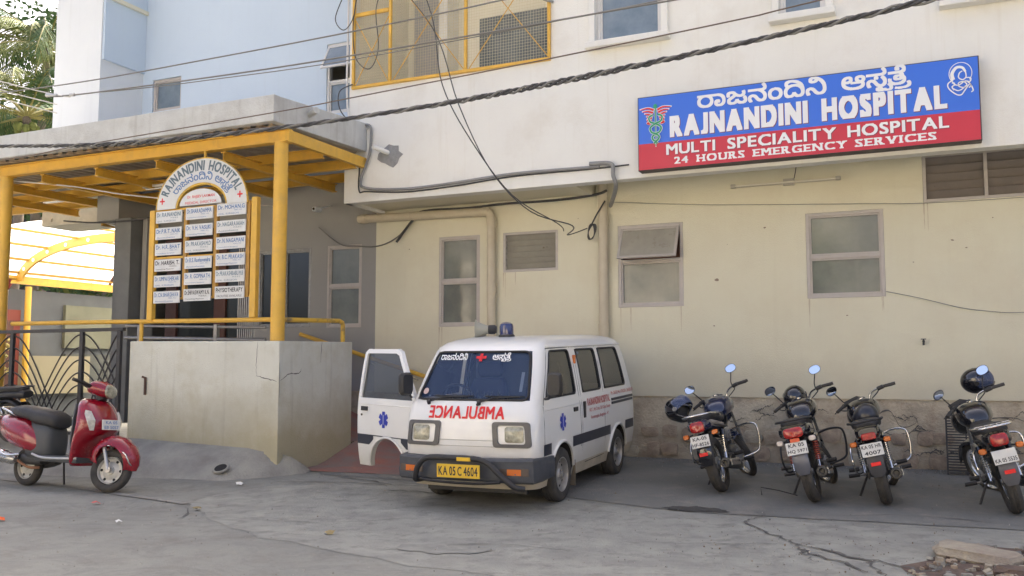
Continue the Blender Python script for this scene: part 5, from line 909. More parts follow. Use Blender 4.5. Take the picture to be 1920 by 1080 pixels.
mb = MB(); mb.tube(crv([(-13.3, 9.6, 2.95), (-13.0, 9.62, 2.82), (-12.8, 9.62, 2.80)], 4), .012, 6, YEL); mb.add([(-13.0, 9.58, 2.80), (-12.88, 9.6, 2.80), (-12.93, 9.56, 2.62)], [(0, 1, 2)], PINKP); mb.add([(-12.97, 9.57, 2.74), (-12.85, 9.59, 2.72), (-12.93, 9.55, 2.58)], [(0, 1, 2)], PINKP); mb.add([(-13.2, 9.58, 2.92), (-13.1, 9.6, 2.90), (-13.16, 9.56, 2.80)], [(0, 1, 2)], PINKP)
tag(mb.build('bunting'), 'small red paper bunting tied to the yellow post', 'bunting')

# coconut palms
G1 = mat('palm_green', (.06, .12, .05), .75, spec=.2, n_amt=.4, n_scale=3, n_col=(.12, .15, .05)); G2 = mat('palm_yellow_green', (.17, .20, .06), .75, spec=.2, n_amt=.4, n_scale=3, n_col=(.10, .12, .05)); RACH = mat('palm_rib', (.26, .24, .08), .6); TRK = mat('palm_trunk', (.20, .165, .13), .95, n_amt=.7, n_scale=6, bump=1, b_scale=20)  # the yellow-green leaf colour is lightened to look sunlit
def frond_mesh(L, droop, seed, m):
    rnd = random.Random(seed); mb = MB(); pts = []
    for i in range(13):
        u = i / 12; pts.append(Vector((L * (u - .22 * droop * u ** 3), 0, L * (.42 * u - droop * .75 * u ** 2.2))))
    mb.tube(pts, [.035 * (1 - .85 * i / 12) + .004 for i in range(13)], 5, RACH)
    for i in range(1, 46):
        u = .12 + .88 * i / 46; k = u * 12; a = pts[min(12, int(k))]; b = pts[min(12, int(k) + 1)]; p = a.lerp(b, k - int(k)); d = (b - a).normalized() if (b - a).length > 0 else Vector((1, 0, 0))
        ll = L * .24 * math.sin(math.pi * (.12 + .8 * u)) ** .7 * rnd.uniform(.8, 1.1)
        for s in (-1, 1):
            out = (Vector((0, s, 0)) * .75 + d * .65 + Vector((0, 0, -.35 - .5 * u + rnd.uniform(-.15, .15)))).normalized(); w = .022 * L / 3; wv = d * w
            q = p + out * ll * .55; tip = p + out * ll + Vector((0, 0, -.22 * ll)); mb.add([p - wv * .5, p + wv, q + wv * .8, tip, q - wv * .8], [(0, 1, 2, 4), (4, 2, 3)], m)
    return mb
def palm(loc, H, label, seed, L=3.4, n=22, lean=(.3, 0)):
    rnd = random.Random(seed); t = thing('palm_tree', label, 'tree', loc, group='coconut palms behind the canopy'); mb = MB()
    mb.tube([(lean[0] * (i / 8) ** 2, lean[1] * (i / 8) ** 2, H * i / 8) for i in range(9)], [.19 - .08 * i / 8 for i in range(9)], 10, TRK); mb.build('trunk', parent=t, smooth=60)
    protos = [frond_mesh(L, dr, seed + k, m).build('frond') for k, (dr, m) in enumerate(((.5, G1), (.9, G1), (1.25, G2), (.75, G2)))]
    for i in range(n):
        src = protos[i % 4]; o = src if i < 4 else src.copy()
        if i >= 4: COL.objects.link(o)
        o.parent = t; o.location = (lean[0], lean[1], H); up = rnd.uniform(-.1, .95); o.rotation_euler = (rnd.uniform(-.2, .2), -R(48) * up + R(25) * (1 - up), i * 2.4 + rnd.uniform(-.3, .3)); k = rnd.uniform(.8, 1.1); o.scale = (k, k, k)
    mb = MB()
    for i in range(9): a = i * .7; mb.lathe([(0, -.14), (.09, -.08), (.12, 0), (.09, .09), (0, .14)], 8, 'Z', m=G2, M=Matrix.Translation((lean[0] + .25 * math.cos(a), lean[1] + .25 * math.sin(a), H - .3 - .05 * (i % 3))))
    mb.build('coconut_bunch', parent=t, smooth=60); return t
palm((-23.6, 17.6, 0), 8.6, 'tall coconut palm whose lower fronds droop towards the canopy', 5, 3.6, 24)
palm((-26.6, 20.5, 0), 12.0, 'higher coconut palm standing farther back in the yard', 8, 3.8, 24)
palm((-27.5, 17, 0), 9.4, 'coconut palm at the outer edge of the group', 12, 3.4, 20)
t = thing('neighbour_house', 'brown unfinished brick house half hidden behind the palms', 'house', (0, 0, 0))
mb = MB(); mb.box(-40, -24, 27, 36, 0, 13, mat('brown_house', (.26, .20, .155), .9, n_amt=.7, n_scale=.8, n_col=(.14, .11, .09), blotch=.5, blotch_col=(.45, .4, .35), blotch_scale=.5)); mb.build('wall', parent=t)
for i in range(6):
    for j in range(4): mb = MB(); mb.box(-39 + i * 2.5, -37.8 + i * 2.5, 26.96, 27.2, 1.5 + j * 3, 2.9 + j * 3); mb.build('window', DARK, t)
for j in range(4): mb = MB(); mb.box(-40.2, -23.8, 26.5, 27, 3.6 + j * 3, 3.8 + j * 3, PAINT_UP); mb.build('sunshade', parent=t)
# bush masses beside the palm trunks
def leafy(name, label, loc, r, n, seed, m1, m2):
    rnd = random.Random(seed); mb = MB()
    for i in range(n):
        v = Vector([rnd.gauss(0, 1) for _ in range(3)]).normalized() * rnd.uniform(.35, 1) ** .6; p = Vector((v.x * r[0], v.y * r[1], v.z * r[2])) * (1 + .25 * math.sin(v.x * 5 + v.z * 7)); s = rnd.uniform(.08, .2)
        u = Vector([rnd.gauss(0, 1) for _ in range(3)]).normalized() * s; w = u.orthogonal().normalized() * s * .5; mb.add([p - u, p + w, p + u, p - w], [(0, 1, 2, 3)], rnd.choice([m1, m1, m2]))
    t = thing(name, label, 'tree', loc); mb.build('crown', parent=t); k = MB(); k.tube([(0, 0, -loc[2]), (.1, 0, -loc[2] / 2), (0, .1, 0)], [.16, .12, .06], 8, TRK); k.build('trunk', parent=t, smooth=60); return t
leafy('leafy_tree', 'tall dark leafy tree rising behind the palm crowns', (-29.5, 25, 11), (5, 2.5, 6.0), 5200, 24, G1, G1)
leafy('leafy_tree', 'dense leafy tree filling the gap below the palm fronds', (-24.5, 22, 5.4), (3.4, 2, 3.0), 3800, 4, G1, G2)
# houses across the street, behind the camera: they are what the panes and mirrors reflect
t = thing('opposite_building', 'plain cream three storey building across the street', 'building', (0, 0, 0))
mb = MB(); mb.box(-18, -2, -16, -9.5, 0, 8.0, mat('opposite_cream', (.66, .60, .48), .9)); mb.build('wall', parent=t)
for i in range(5):
    for j in range(2): mb = MB(); mb.box(-17 + i * 3, -15.4 + i * 3, -9.6, -9.48, 1.2 + j * 3.2, 2.8 + j * 3.2); mb.build('window', PANE_DK, t)
t = thing('opposite_shop', 'low yellowish shop building across the street', 'building', (0, 0, 0))
mb = MB(); mb.box(-1, 14, -17, -11, 0, 5.0, mat('opposite_ochre', (.62, .52, .34), .9)); mb.build('wall', parent=t)
for i in range(4): mb = MB(); mb.box(i * 3.4, 2.6 + i * 3.4, -11.1, -10.98, .1, 2.6); mb.build('shutter', STEEL, t)
leafy('street_tree', 'round leafy street tree on the far pavement', (-4.5, -7.5, 5.0), (2.6, 2.2, 2.0), 2500, 14, G1, G2)
# ================================================================= AMBULANCE
VW = mat('van_white', (.80, .80, .77), .3, coat=.6, foot=(.2, .62, .55, (.52, .46, .34))); VDIRT = mat('van_sill_dirt', (.5, .44, .33), .6, n_amt=.5, n_scale=5)
VSTR = mat('van_dark_stripe', (.035, .04, .055), .35); VBLK = mat('bumper_grey_plastic', (.055, .06, .07), .55, n_amt=.4, n_scale=8, n_col=(.09, .09, .09)); VTINT = glass_mat('van_tinted_glass', (.025, .027, .028), .72, .05)
VSCR = glass_mat('van_windscreen', (.09, .15, .30), .27, .02); SEAT = mat('seat_blue', (.05, .065, .15), .8); WELL = mat('wheel_well', (.03, .028, .025), .95); GASK = mat('window_rubber', (.02, .02, .022), .6)  # windscreen's blue base colour stands in for reflected sky
AMBER = mat('amber_lens', (.65, .16, .02), .2, coat=.5); LENS = mat('lamp_glass', (.50, .48, .36), .08, coat=1, n_amt=.9, n_scale=22, n_col=(.16, .15, .10)); REFL = mat('lamp_reflector', (.7, .7, .62), .15, metal=.9)
BEZ = mat('headlamp_bezel', (.12, .115, .11), .4, n_amt=.3, n_scale=8); YPL = mat('yellow_plate', (.75, .48, .03), .5); INK_STAR = mat('star_blue', (.03, .05, .42), .4); VRED = mat('van_red_lettering', (.70, .02, .02), .4); VPINK = mat('faded_red_lettering', (.50, .12, .12), .5)
V = thing('ambulance', 'white ambulance minivan with its front door swung open', 'ambulance', (-4.19, 8.885, .064), (R(2.1), 0, R(.65)), scale=1.05)
LV = [(.20, -.64, 2.56, .655), (.32, -.69, 2.60, .685), (.46, -.715, 2.62, .70), (.50, -.72, 2.62, .703), (.60, -.722, 2.62, .705), (.74, -.715, 2.615, .705), (.88, -.69, 2.61, .70), (.97, -.655, 2.60, .69), (1.02, -.61, 2.585, .68),
      (1.15, -.525, 2.55, .66), (1.27, -.447, 2.52, .64), (1.38, -.375, 2.49, .617), (1.48, -.31, 2.46, .592), (1.53, -.26, 2.43, .57)]
ROOF = [(1.565, -.18, 2.40, .545), (1.595, -.06, 2.33, .49), (1.618, .12, 2.2, .40), (1.63, .4, 2.0, .26)]
def lvz(z):
    for a, b in zip(LV + ROOF, (LV + ROOF)[1:]):
        if a[0] <= z <= b[0]: t = (z - a[0]) / (b[0] - a[0]); return [a[k] + (b[k] - a[k]) * t for k in (1, 2, 3)]
    return list((LV[0] if z < .2 else ROOF[-1])[1:])
def ring(z, yf, yr, w):
    r = .13 if z < 1.53 else .16; t = min(1, max(0, (z - 1.02) / .46)); P = []
    cv = lambda x: yf + .05 * (x / w) ** 2
    for x in (0, .18, .36, w - r): P.append((x, cv(x)))
    y0 = cv(w - r)
    for a in (22, 45, 68, 90): P.append((w - r + r * math.sin(R(a)), y0 + r * (1 - math.cos(R(a)))))
    lo, hi = y0 + r + .01, yr - .14
    for y in (-.385 + .33 * t, .47, .56, .68, 1.30, 1.42, 2.24 - .12 * t): P.append((w, min(max(y, lo), hi)))
    for a in (0, 30, 60, 90): P.append((w - .13 + .13 * math.cos(R(a)), yr - .13 + .13 * math.sin(R(a))))
    P.append((w * .45, yr + .01)); P.append((0, yr + .012))
    full = P + [(-x, y) for x, y in P[-2:0:-1]]
    return [(x, y, z) for x, y in full]
rings = [ring(*l) for l in LV + ROOF]; nR = len(rings[0]); mb = MB()
NH = 21  # points on the half ring (front centre .. rear centre)
NLV = len(LV)
for i in range(len(rings) - 1):
    for j in range(nR):
        k = j if j < NH - 1 else nR - 1 - j   # mirrored segment index
        win = 8 <= i < 12; m = VW
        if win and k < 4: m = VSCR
        elif win and k in (8, 11, 13): m = VTINT
        elif win and k >= 18: m = VTINT
        if i == 0: m = VDIRT
        a, b = rings[i], rings[i + 1]; mb.add([a[j], a[(j + 1) % nR], b[(j + 1) % nR], b[j]], [(0, 1, 2, 3)], m)
mb.add(rings[0], [tuple(range(nR))], WELL); mb.add(rings[-1], [tuple(range(nR))], VW)
body = mb.build('body', parent=V); weld(body)
def boolean(o, cutters):
    for c in cutters:
        md = o.modifiers.new('cut', 'BOOLEAN'); md.operation = 'DIFFERENCE'; md.solver = 'EXACT'; md.object = c
    bpy.context.view_layer.update(); dg = bpy.context.evaluated_depsgraph_get(); me = bpy.data.meshes.new_from_object(o.evaluated_get(dg)); o.modifiers.clear(); o.data = me
    for c in cutters: bpy.data.objects.remove(c)
cs = []
for y in (0, 1.84):
    for s in (-1, 1):
        c = MB(); c.cyl((s * .40, y, .255), (s * .9, y, .255), .325, n=40, m=WELL); c = c.build('cutter'); c.parent = V; cs.append(c)
        # cutter materials are carried into the body
boolean(body, cs)
me = body.data; mi = {m.name: i for i, m in enumerate(me.materials) if m}
bm = bmesh.new(); bm.from_mesh(me)
def take(name, test):
    fs = [f for f in bm.faces if test(f)]; vid = {}; vs = []; F_ = []; mats_ = []
    for f in fs:
        n = f.normal; ids = []
        for v in f.verts:
            if v not in vid: vid[v] = len(vs); vs.append(v.co - n * .006)
            ids.append(vid[v])
        F_.append(ids); mats_.append(me.materials[f.material_index])
    bmesh.ops.delete(bm, geom=fs, context='FACES'); q = MB()
    for f, m in zip(F_, mats_): q.add([vs[i] for i in f], [tuple(range(len(f)))], m)
    o = q.build(name, parent=V); weld(o); o.data.shade_smooth(); return o
ismat = lambda f, *n: me.materials[f.material_index] and me.materials[f.material_index].name in n
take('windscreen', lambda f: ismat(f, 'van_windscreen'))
for (a, b) in ((-.6, .52), (.6, 1.36), (1.36, 2.35)):
    for s in (1, -1): take('side_window', lambda f: ismat(f, 'van_tinted_glass') and a < f.calc_center_median().y < b and f.calc_center_median().x * s > .4)
take('rear_window', lambda f: ismat(f, 'van_tinted_glass'))
bmesh.ops.delete(bm, geom=[f for f in bm.faces if f.calc_center_median().x < -.55 and abs(f.normal.x) > .7 and -.48 < f.calc_center_median().y < .555 and .3 < f.calc_center_median().z < 1.48 and not ismat(f, 'wheel_well')], context='FACES')
bm.to_mesh(me); bm.free(); me.shade_smooth(); me.set_sharp_from_angle(angle=R(33))
def fpt(x, z, off=0):
    """point on the front skin"""
    yf, yr, w = lvz(z); return (x, yf + .05 * (x / w) ** 2 - off, z)
def spt(y, z, off=0, s=1): w = lvz(z)[2]; return (s * (w + off), y, z)
# rubber round the glass, door gaps, gutter
def loopline(name, pts, r, m, closed=True, par=V): mb = MB(); mb.tube(pts, r, 6, m, closed=closed); return mb.build(name, parent=par, smooth=60)
def refine(pts, k=4):
    out = []
    for a, b in zip(pts, pts[1:] + pts[:1]):
        for j in range(k): t = j / k; out.append([a[0] + (b[0] - a[0]) * t, a[1] + (b[1] - a[1]) * t])
    return out
def rounded(pts, r=.05):
    out = []
    n = len(pts)
    for i in range(n):
        p, a, b = Vector(pts[i]), Vector(pts[i - 1]), Vector(pts[(i + 1) % n]); u, w = (a - p).normalized(), (b - p).normalized()
        for t in (0, .25, .5, .75, 1): q = (p + u * r) * (1 - t) ** 2 + p * 2 * t * (1 - t) + (p + w * r) * t * t; out.append((q.x, q.y))
    return out
wsp = []
for x, z in refine(rounded([(-.585, 1.025), (.585, 1.025), (.50, 1.475), (-.50, 1.475)], .06), 3): wsp.append(fpt(x, z, .004))
loopline('windscreen_rubber', wsp, .013, GASK)
for s in (1, -1):
    for A in ([(-.37, 1.03), (.465, 1.03), (.465, 1.475), (-.06, 1.475)], [(.69, 1.03), (1.29, 1.03), (1.29, 1.475), (.69, 1.475)], [(1.43, 1.03), (2.22, 1.03), (2.11, 1.475), (1.43, 1.475)]):
        if s == -1 and A[0][0] < 0: continue
        loopline('window_rubber', [spt(y, z, .001, s) for y, z in refine(rounded(A, .05), 3)], .011, GASK)
    if s == 1: loopline('door_gap', [spt(y, z, -.003, s) for y, z in refine([(-.46, .97), (-.12, 1.5), (.55, 1.505), (.56, .27)], 6)[:-6]], .006, GASK, closed=False); loopline('door_gap', [spt(-.47, z, -.002) for z in (.96, .8, .6, .45, .3)], .005, GASK, closed=False)
    loopline('door_gap', [spt(y, z, -.003, s) for y, z in refine([(.60, .29), (.62, 1.505), (1.36, 1.505), (1.36, .30), (.60, .29)], 6)[:-6]], .0055, GASK, closed=False)
    loopline('gutter', [(s * (lvz(1.515)[2] + .010), y, 1.515) for y in (-.12, .3, 1, 1.8, 2.3)], .011, VW, closed=False)
    for y in (0, 1.84):
        loopline('arch_lip', [(s * (lvz(max(.3, .255 + .335 * math.sin(R(a))))[2] + .006), y - .335 * math.cos(R(a)), .255 + .335 * math.sin(R(a))) for a in range(8, 173, 9)], .016, VW, closed=False)
    # stripe
    for ya, yb in (((-.50, -.30), (.30, 1.55), (2.13, 2.47)) if s == 1 else ((.57, 1.55), (2.13, 2.47))):
        n = 6; mb = MB()
        for i in range(n):
            a, b = ya + (yb - ya) * i / n, ya + (yb - ya) * (i + 1) / n; mb.add([spt(a, .50, .003, s), spt(b, .50, .003, s), spt(b, .605, .003, s), spt(a, .605, .003, s)], [(0, 1, 2, 3)], VSTR)
        weld(mb.build('side_stripe', parent=V))
    for z in (.845, .885): mb = MB(); mb.box(s * .695, s * .712, 1.62, 2.44, z - .014, z + .014, VSTR); mb.build('side_slot', parent=V, bevel=.003)
    loopline('body_crease', [spt(y, .92, -.001, s) for y in ((-.44, .1, .54) if s == 1 else (.64, 1.0, 1.34))], .006, VW, closed=False)
# front furniture
mb = MB()
for x, z in ((0, .655), (0, .60)): mb.tube([fpt(t * .30, z, 0) for t in (-1, -.5, 0, .5, 1)], .004, 5, mat('panel_shadow_line', (.5, .49, .44), .5))
mb.build('front_panel_line', parent=V)
for s in (1, -1):
    h = thing_ = None
    mb = MB(); q0 = rounded([(s * .29, .595), (s * .655, .595), (s * .635, .83), (s * .27, .83)], .035); q1 = rounded([(s * .335, .628), (s * .605, .628), (s * .59, .80), (s * .32, .80)], .03)
    def hp(x, z, off):
        w = lvz(z)[2]; a = fpt(x, z, off); ex = max(0, abs(x) - (w - .13)); return (a[0], a[1] + ex * ex * 3.0, a[2])
    n = len(q0); vs = [hp(x, z, -.01) for x, z in q0] + [hp(x, z, .022) for x, z in q0] + [hp(x, z, .022) for x, z in q1] + [hp(x, z, -.03) for x, z in q1]
    mb.add(vs, [(r * n + i, r * n + (i + 1) % n, (r + 1) * n + (i + 1) % n, (r + 1) * n + i) for r in range(3) for i in range(n)] + [tuple(range(3 * n, 4 * n))], BEZ); hl = mb.build('headlight', parent=V, smooth=40)
    mb = MB(); q2 = rounded([(s * .40, .642), (s * .585, .642), (s * .575, .785), (s * .395, .785)], .03); n = len(q2); vs = [hp(x, z, -.02) for x, z in q2] + [hp(x, z, .006) for x, z in q2] + [hp(sum(p[0] for p in q2) / n + (x - sum(p[0] for p in q2) / n) * .6, .714 + (z - .714) * .6, .022) for x, z in q2]
    mb.add(vs, [(r * n + i, r * n + (i + 1) % n, (r + 1) * n + (i + 1) % n, (r + 1) * n + i) for r in range(2) for i in range(n)] + [tuple(range(2 * n, 3 * n))], LENS); mb.build('lens', parent=hl, smooth=50)
mb = MB()   # bumper
rb = []
for x, y, zt, zb in [(-.735, -.30, .485, .29), (-.735, -.60, .50, .28), (-.70, -.755, .505, .275), (-.55, -.81, .505, .28), (-.25, -.835, .50, .29), (0, -.84, .50, .29), (.25, -.835, .50, .29), (.55, -.81, .505, .28), (.70, -.755, .505, .275), (.735, -.60, .50, .28), (.735, -.30, .485, .29)]:
    ix, iy = (x * .90, y + .09) if abs(x) < .72 else (x * .9, y)
    rb.append([(x, y, zb + .02), (x * 1.005, y - .006, (zb + zt) / 2 - .02), (x, y + .004, (zb + zt) / 2), (x, y, zt - .02), (x * .985, y + .02, zt), (ix, iy, zt), (ix, iy, zb), (x * .98, y + .02, zb)])
mb.loft(rb, VBLK); mb.build('bumper', parent=V, smooth=35)
for s in (1, -1):
    mb = MB(); mb.add([(s * .67, -.79, .42), (s * .40, -.832, .42), (s * .40, -.834, .355), (s * .67, -.79, .355)], [(0, 1, 2, 3)], mat('smoked_lens', (.12, .09, .07), .2, coat=.5)); mb.add([(s * .60, -.806, .415), (s * .47, -.826, .415), (s * .47, -.828, .36), (s * .60, -.808, .36)], [(0, 1, 2, 3)], AMBER); mb.build('indicator', parent=V)
mb = MB(); mb.tube(crv([(-.42, -.78, .29), (-.46, -.86, .29), (-.44, -.90, .34), (-.40, -.915, .43), (-.30, -.92, .505), (-.05, -.925, .515), (.20, -.925, .51), (.32, -.92, .475), (.44, -.91, .37), (.56, -.88, .27), (.64, -.82, .245)], 6), .027, 12, BLK, closed=False); mb.tube(crv([(-.42, -.86, .30), (-.25, -.88, .285), (.15, -.885, .28), (.42, -.87, .30)], 3), .014, 6, BLK); mb.build('nudge_bar', parent=V, smooth=60)
mb = MB(); mb.box(.02, .16, -.955, -.90, .49, .525, YPL); mb.build('yellow_badge', parent=V, bevel=.004)
mb = MB(); mb.box(-.19, .25, -.945, -.935, .335, .458, YPL); pl_ = mb.build('number_plate', parent=V, bevel=.002); mb = MB(); put_rows(mb, 'KA 05 C 4604', lambda u, v: (-.17 + u * .40, -.947, .358 + v * .077), INK_BLK, .03); mb.build('lettering', parent=pl_)
mb = MB(); put_rows(mb, 'AMBULANCE', lambda u, v: fpt(.385 - u * .80, .855 + v * .11, .004), VRED, .05); mb.build('mirrored_lettering', parent=V)
mb = MB(); put_kannada(mb, KN_NAME, lambda u, v: fpt(-.46 + u * .31, 1.40 + v * .05, .006), WHT_PRINT, bold=3, step=6); mb.build('windscreen_sticker', parent=V); mb = MB(); put_kannada(mb, KN_HOSP, lambda u, v: fpt(.12 + u * .20, 1.40 + v * .05, .006), WHT_PRINT, bold=3, step=6); mb.build('windscreen_sticker', parent=V); mb = MB()
for a, b, c, d in ((-.055, .055, 1.41, 1.435), (-.016, .016, 1.385, 1.46)):
    for q in [[(a, c), (b, c), (b, d), (a, d)]]: mb.add([fpt(x + .0, z, .007 if d < 1.44 else .0075) for x, z in q], [(0, 1, 2, 3)], VRED)
mb.build('red_cross_sticker', parent=V)
mb = MB(); mb.add([fpt(x, z, .007) for x, z in [(-.52 + .03 * math.cos(t), 1.10 + .03 * math.sin(t)) for t in [i * math.pi / 6 for i in range(12)]]], [tuple(range(12))], mat('permit_disc', (.6, .45, .42), .6)); mb.build('windscreen_label', parent=V); mb = MB(); mb.add([fpt(x, z, -.012) for x, z in ((.47, 1.10), (.50, 1.10), (.485, 1.28), (.455, 1.28))], [(0, 1, 2, 3)], WHT_PRINT); mb.build('windscreen_label', parent=V)
for x0, x1 in ((-.50, -.02), (.05, .50)):
    mb = MB(); a, b, c = Vector(fpt(x0 + .06, 1.005, .02)), Vector(fpt(x0 + .20, 1.045, .02)), Vector(fpt(x1, 1.055, .018)); mb.tube([a, b, c], .0075, 6, BLK); mb.tube([Vector(fpt(x, 1.06 - .0 * x, .014)) for x in (x0 + .1, (x0 + x1) / 2, x1 + .05)], .008, 5, BLK); mb.cyl(a + Vector((0, 0, -.02)), a + Vector((0, -.02, .01)), .018, n=8, m=BLK); mb.build('wiper', parent=V, smooth=60)
mb = MB(); mb.cyl(fpt(.10, .985, -.01), fpt(.10, .985, .025), .014, n=8, m=BLK); mb.build('washer_nozzle', parent=V)
def star_of_life(mb, pos, r):
    for k in range(3):
        a = R(90 + 60 * k); c, s_ = math.cos(a), math.sin(a); w = r * .30; pts = [(c * r - s_ * w, s_ * r + c * w), (c * r + s_ * w, s_ * r - c * w), (-c * r + s_ * w, -s_ * r - c * w), (-c * r - s_ * w, -s_ * r + c * w)]
        mb.add([pos(x, z, .003 + k * .0006) for x, z in pts], [(0, 1, 2, 3)], INK_STAR)
    mb.add([pos(x, z, .0065) for x, z in ((-.004, -r * .6), (.004, -r * .6), (.004, r * .6), (-.004, r * .6))], [(0, 1, 2, 3)], WHT_PRINT)
mb = MB(); star_of_life(mb, lambda y, z, o: spt(.02 + y, .775 + z, o), .085); mb.build('star_emblem', parent=V)
def handle(mb, y, z, s, o=.0): mb.box(s * (lvz(z)[2] - .003) , s * (lvz(z)[2] + .014), y - .055, y + .055, z - .022, z + .022, BLK)
mb = MB(); handle(mb, .40, .87, 1); mb.build('door_handle', parent=V, bevel=.004); mb = MB(); w = lvz(.86)[2]; mb.box(w - .003, w + .014, .645, .70, .76, .93, BLK); mb.build('door_handle', parent=V, bevel=.004)
mb = MB(); w = lvz(1.35)[2]; mb.box(w - .01, w + .022, .565, .595, 1.33, 1.42, AMBER); mb.build('side_repeater', parent=V, bevel=.006)
mb = MB()
F_ = lambda y0, y1, z0, z1: (lambda u, v: spt(y0 + u * (y1 - y0), z0 + v * (z1 - z0), .004))
put_rows(mb, 'RAJNANDINI HOSPITAL', F_(.78, 1.56, .875, .95), VPINK, .045); mb.build('side_lettering', parent=V)
for tx, q in (('Ph: 26532146, 6762201, 26532178', (1.62, 2.50, .93, .975)), ('NO. 3, 4th Cross, Old Outer Society', (.83, 1.55, .795, .845)), ('Koramangala, Bangalore - 47', (.87, 1.48, .72, .765))): mb = MB(); put_text(mb, tx, F_(*q), VPINK, off=.015); mb.build('side_lettering', parent=V)
def mirror(s, M=None, par=V):
    mb = MB(); mb.tube([(s * .70, -.43, 1.03), (s * .76, -.50, 1.04), (s * .80, -.52, 1.08)], .014, 8, BLK)
    mb.loft([sec(s * .835, -.50 + .0, 1.17, .072, .105, 16, 5), sec(s * .835, -.53, 1.17, .078, .115, 16, 5), sec(s * .835, -.565, 1.17, .06, .095, 16, 4)], BLK)
    if M: mb.xf(M)
    mb.build('mirror', parent=par, smooth=40)
mirror(1)
# open front door
HX, HY = -.70, -.47
MD = Matrix.Translation((HX, HY, 0)) @ Matrix.Rotation(R(66), 4, 'Z') @ Matrix.Translation((-HX, -HY, 0))
def dpt(y, z, off=0): w = lvz(z)[2]; return MD @ Vector((-(w + off), y, z))
bm = bmesh.new(); ysd = [-.47, -.42, -.38, -.352] + [-.34 * math.cos(R(q)) for q in range(6, 180, 8)] + [.352, .38, .42, .48, .535, .555]; grid = []
for y in ysd:
    zb_ = .27 if abs(y) >= .34 else max(.27, .255 + math.sqrt(.34 ** 2 - y * y)); top = .99
    if y == ysd[0]: zb_ = .30
    col = [zb_ + (top - zb_) * k / 10 for k in range(11)]; grid.append([[bm.verts.new(dpt(y, z, -d)) for z in col] for d in (0, .05)])
for i in range(len(grid) - 1):
    for k in range(10):
        for d in (0, 1): bm.faces.new((grid[i][d][k], grid[i + 1][d][k], grid[i + 1][d][k + 1], grid[i][d][k + 1]))
    for k in (0, 10): bm.faces.new((grid[i][0][k], grid[i + 1][0][k], grid[i + 1][1][k], grid[i][1][k]))
for i in (0, len(grid) - 1):
    for k in range(10): bm.faces.new((grid[i][0][k], grid[i][0][k + 1], grid[i][1][k + 1], grid[i][1][k]))
bmesh.ops.recalc_face_normals(bm, faces=bm.faces); me = bpy.data.meshes.new('open_door'); bm.to_mesh(me); bm.free(); me.materials.append(VW); me.shade_smooth(); me.set_sharp_from_angle(angle=R(35))
door = bpy.data.objects.new('door', me); COL.objects.link(door); door.parent = V; door['label'] = 'front door swung open'
mb = MB()
def strip(pts, wd, m, name='frame'):
    mb = MB()
    for a, b in zip(pts, pts[1:]):
        A, B = Vector(a), Vector(b); d = (B - A).normalized(); n = Vector((-d.y, d.x)) * wd / 2; A2, B2 = A - d * wd * .3, B + d * wd * .3; q = [A2 + n, B2 + n, B2 - n, A2 - n]; k = 4
        mid = lambda p, r, t: p.lerp(r, t)
        for i in range(k):
            s0, s1 = i / k, (i + 1) / k; a0, a1, b0, b1 = mid(q[0], q[1], s0), mid(q[0], q[1], s1), mid(q[3], q[2], s0), mid(q[3], q[2], s1)
            mb.add([dpt(*a0, 0), dpt(*a1, 0), dpt(*b1, 0), dpt(*b0, 0), dpt(*a0, -.04), dpt(*a1, -.04), dpt(*b1, -.04), dpt(*b0, -.04)], [(0, 1, 2, 3), (7, 6, 5, 4), (0, 4, 5, 1), (3, 2, 6, 7), (0, 3, 7, 4), (1, 5, 6, 2)], m)
    return mb.build(name, parent=door)
strip([(-.45, 1.0), (-.10, 1.46), (-.03, 1.485), (.50, 1.485), (.53, 1.46), (.535, 1.0)], .045, VW)
mb = MB(); n = 6; mb.add([dpt(y, z, -.02) for y, z in [(-.44, .99), (.52, .99), (.52, 1.2), (.51, 1.47), (-.06, 1.47), (-.25, 1.24)]], [tuple(range(6))], VTINT); mb.build('pane', parent=door)
mb = MB()
for a, b, z0, z1 in ((-.46, -.34, .50, .605), (.33, .55, .50, .605), (-.34, .33, .595, .605)): mb.add([dpt(a, z0, .003), dpt(b, z0, .003), dpt(b, z1, .003), dpt(a, z1, .003)], [(0, 1, 2, 3)], VSTR)
for a0, a1 in ((-.34, -.25), (.25, .33)): mb.add([dpt(a0, .50 if a0 < 0 else .56, .003), dpt(a1, .56 if a0 < 0 else .50, .003), dpt(a1, .605, .003), dpt(a0, .605, .003)], [(0, 1, 2, 3)], VSTR)
mb.build('side_stripe', parent=door)
mb = MB(); mb.tube([dpt(-.34 * math.cos(R(a)), .255 + .34 * math.sin(R(a)), .004) for a in range(4, 177, 9)], .015, 6, VW); mb.build('arch_lip', parent=door, smooth=60)
mb = MB(); star_of_life(mb, lambda y, z, o: dpt(.06 + y, .775 + z, o), .085); mb.build('star_emblem', parent=door)
mb = MB(); mb.add([dpt(y, z, o) for o in (0, .016) for y, z in ((.36, .855), (.47, .855), (.47, .90), (.36, .90))], [(4, 5, 6, 7), (0, 1, 5, 4), (1, 2, 6, 5), (2, 3, 7, 6), (3, 0, 4, 7)], BLK); mb.cyl(dpt(.47, .81, 0), dpt(.47, .81, .01), .012, n=8, m=BLK); mb.build('handle', parent=door)
mb = MB(); mb.tube([dpt(y, .925, .0) for y in (-.45, 0, .54)], .006, 5, VW); mb.build('crease', parent=door)
mirror(-1, MD)
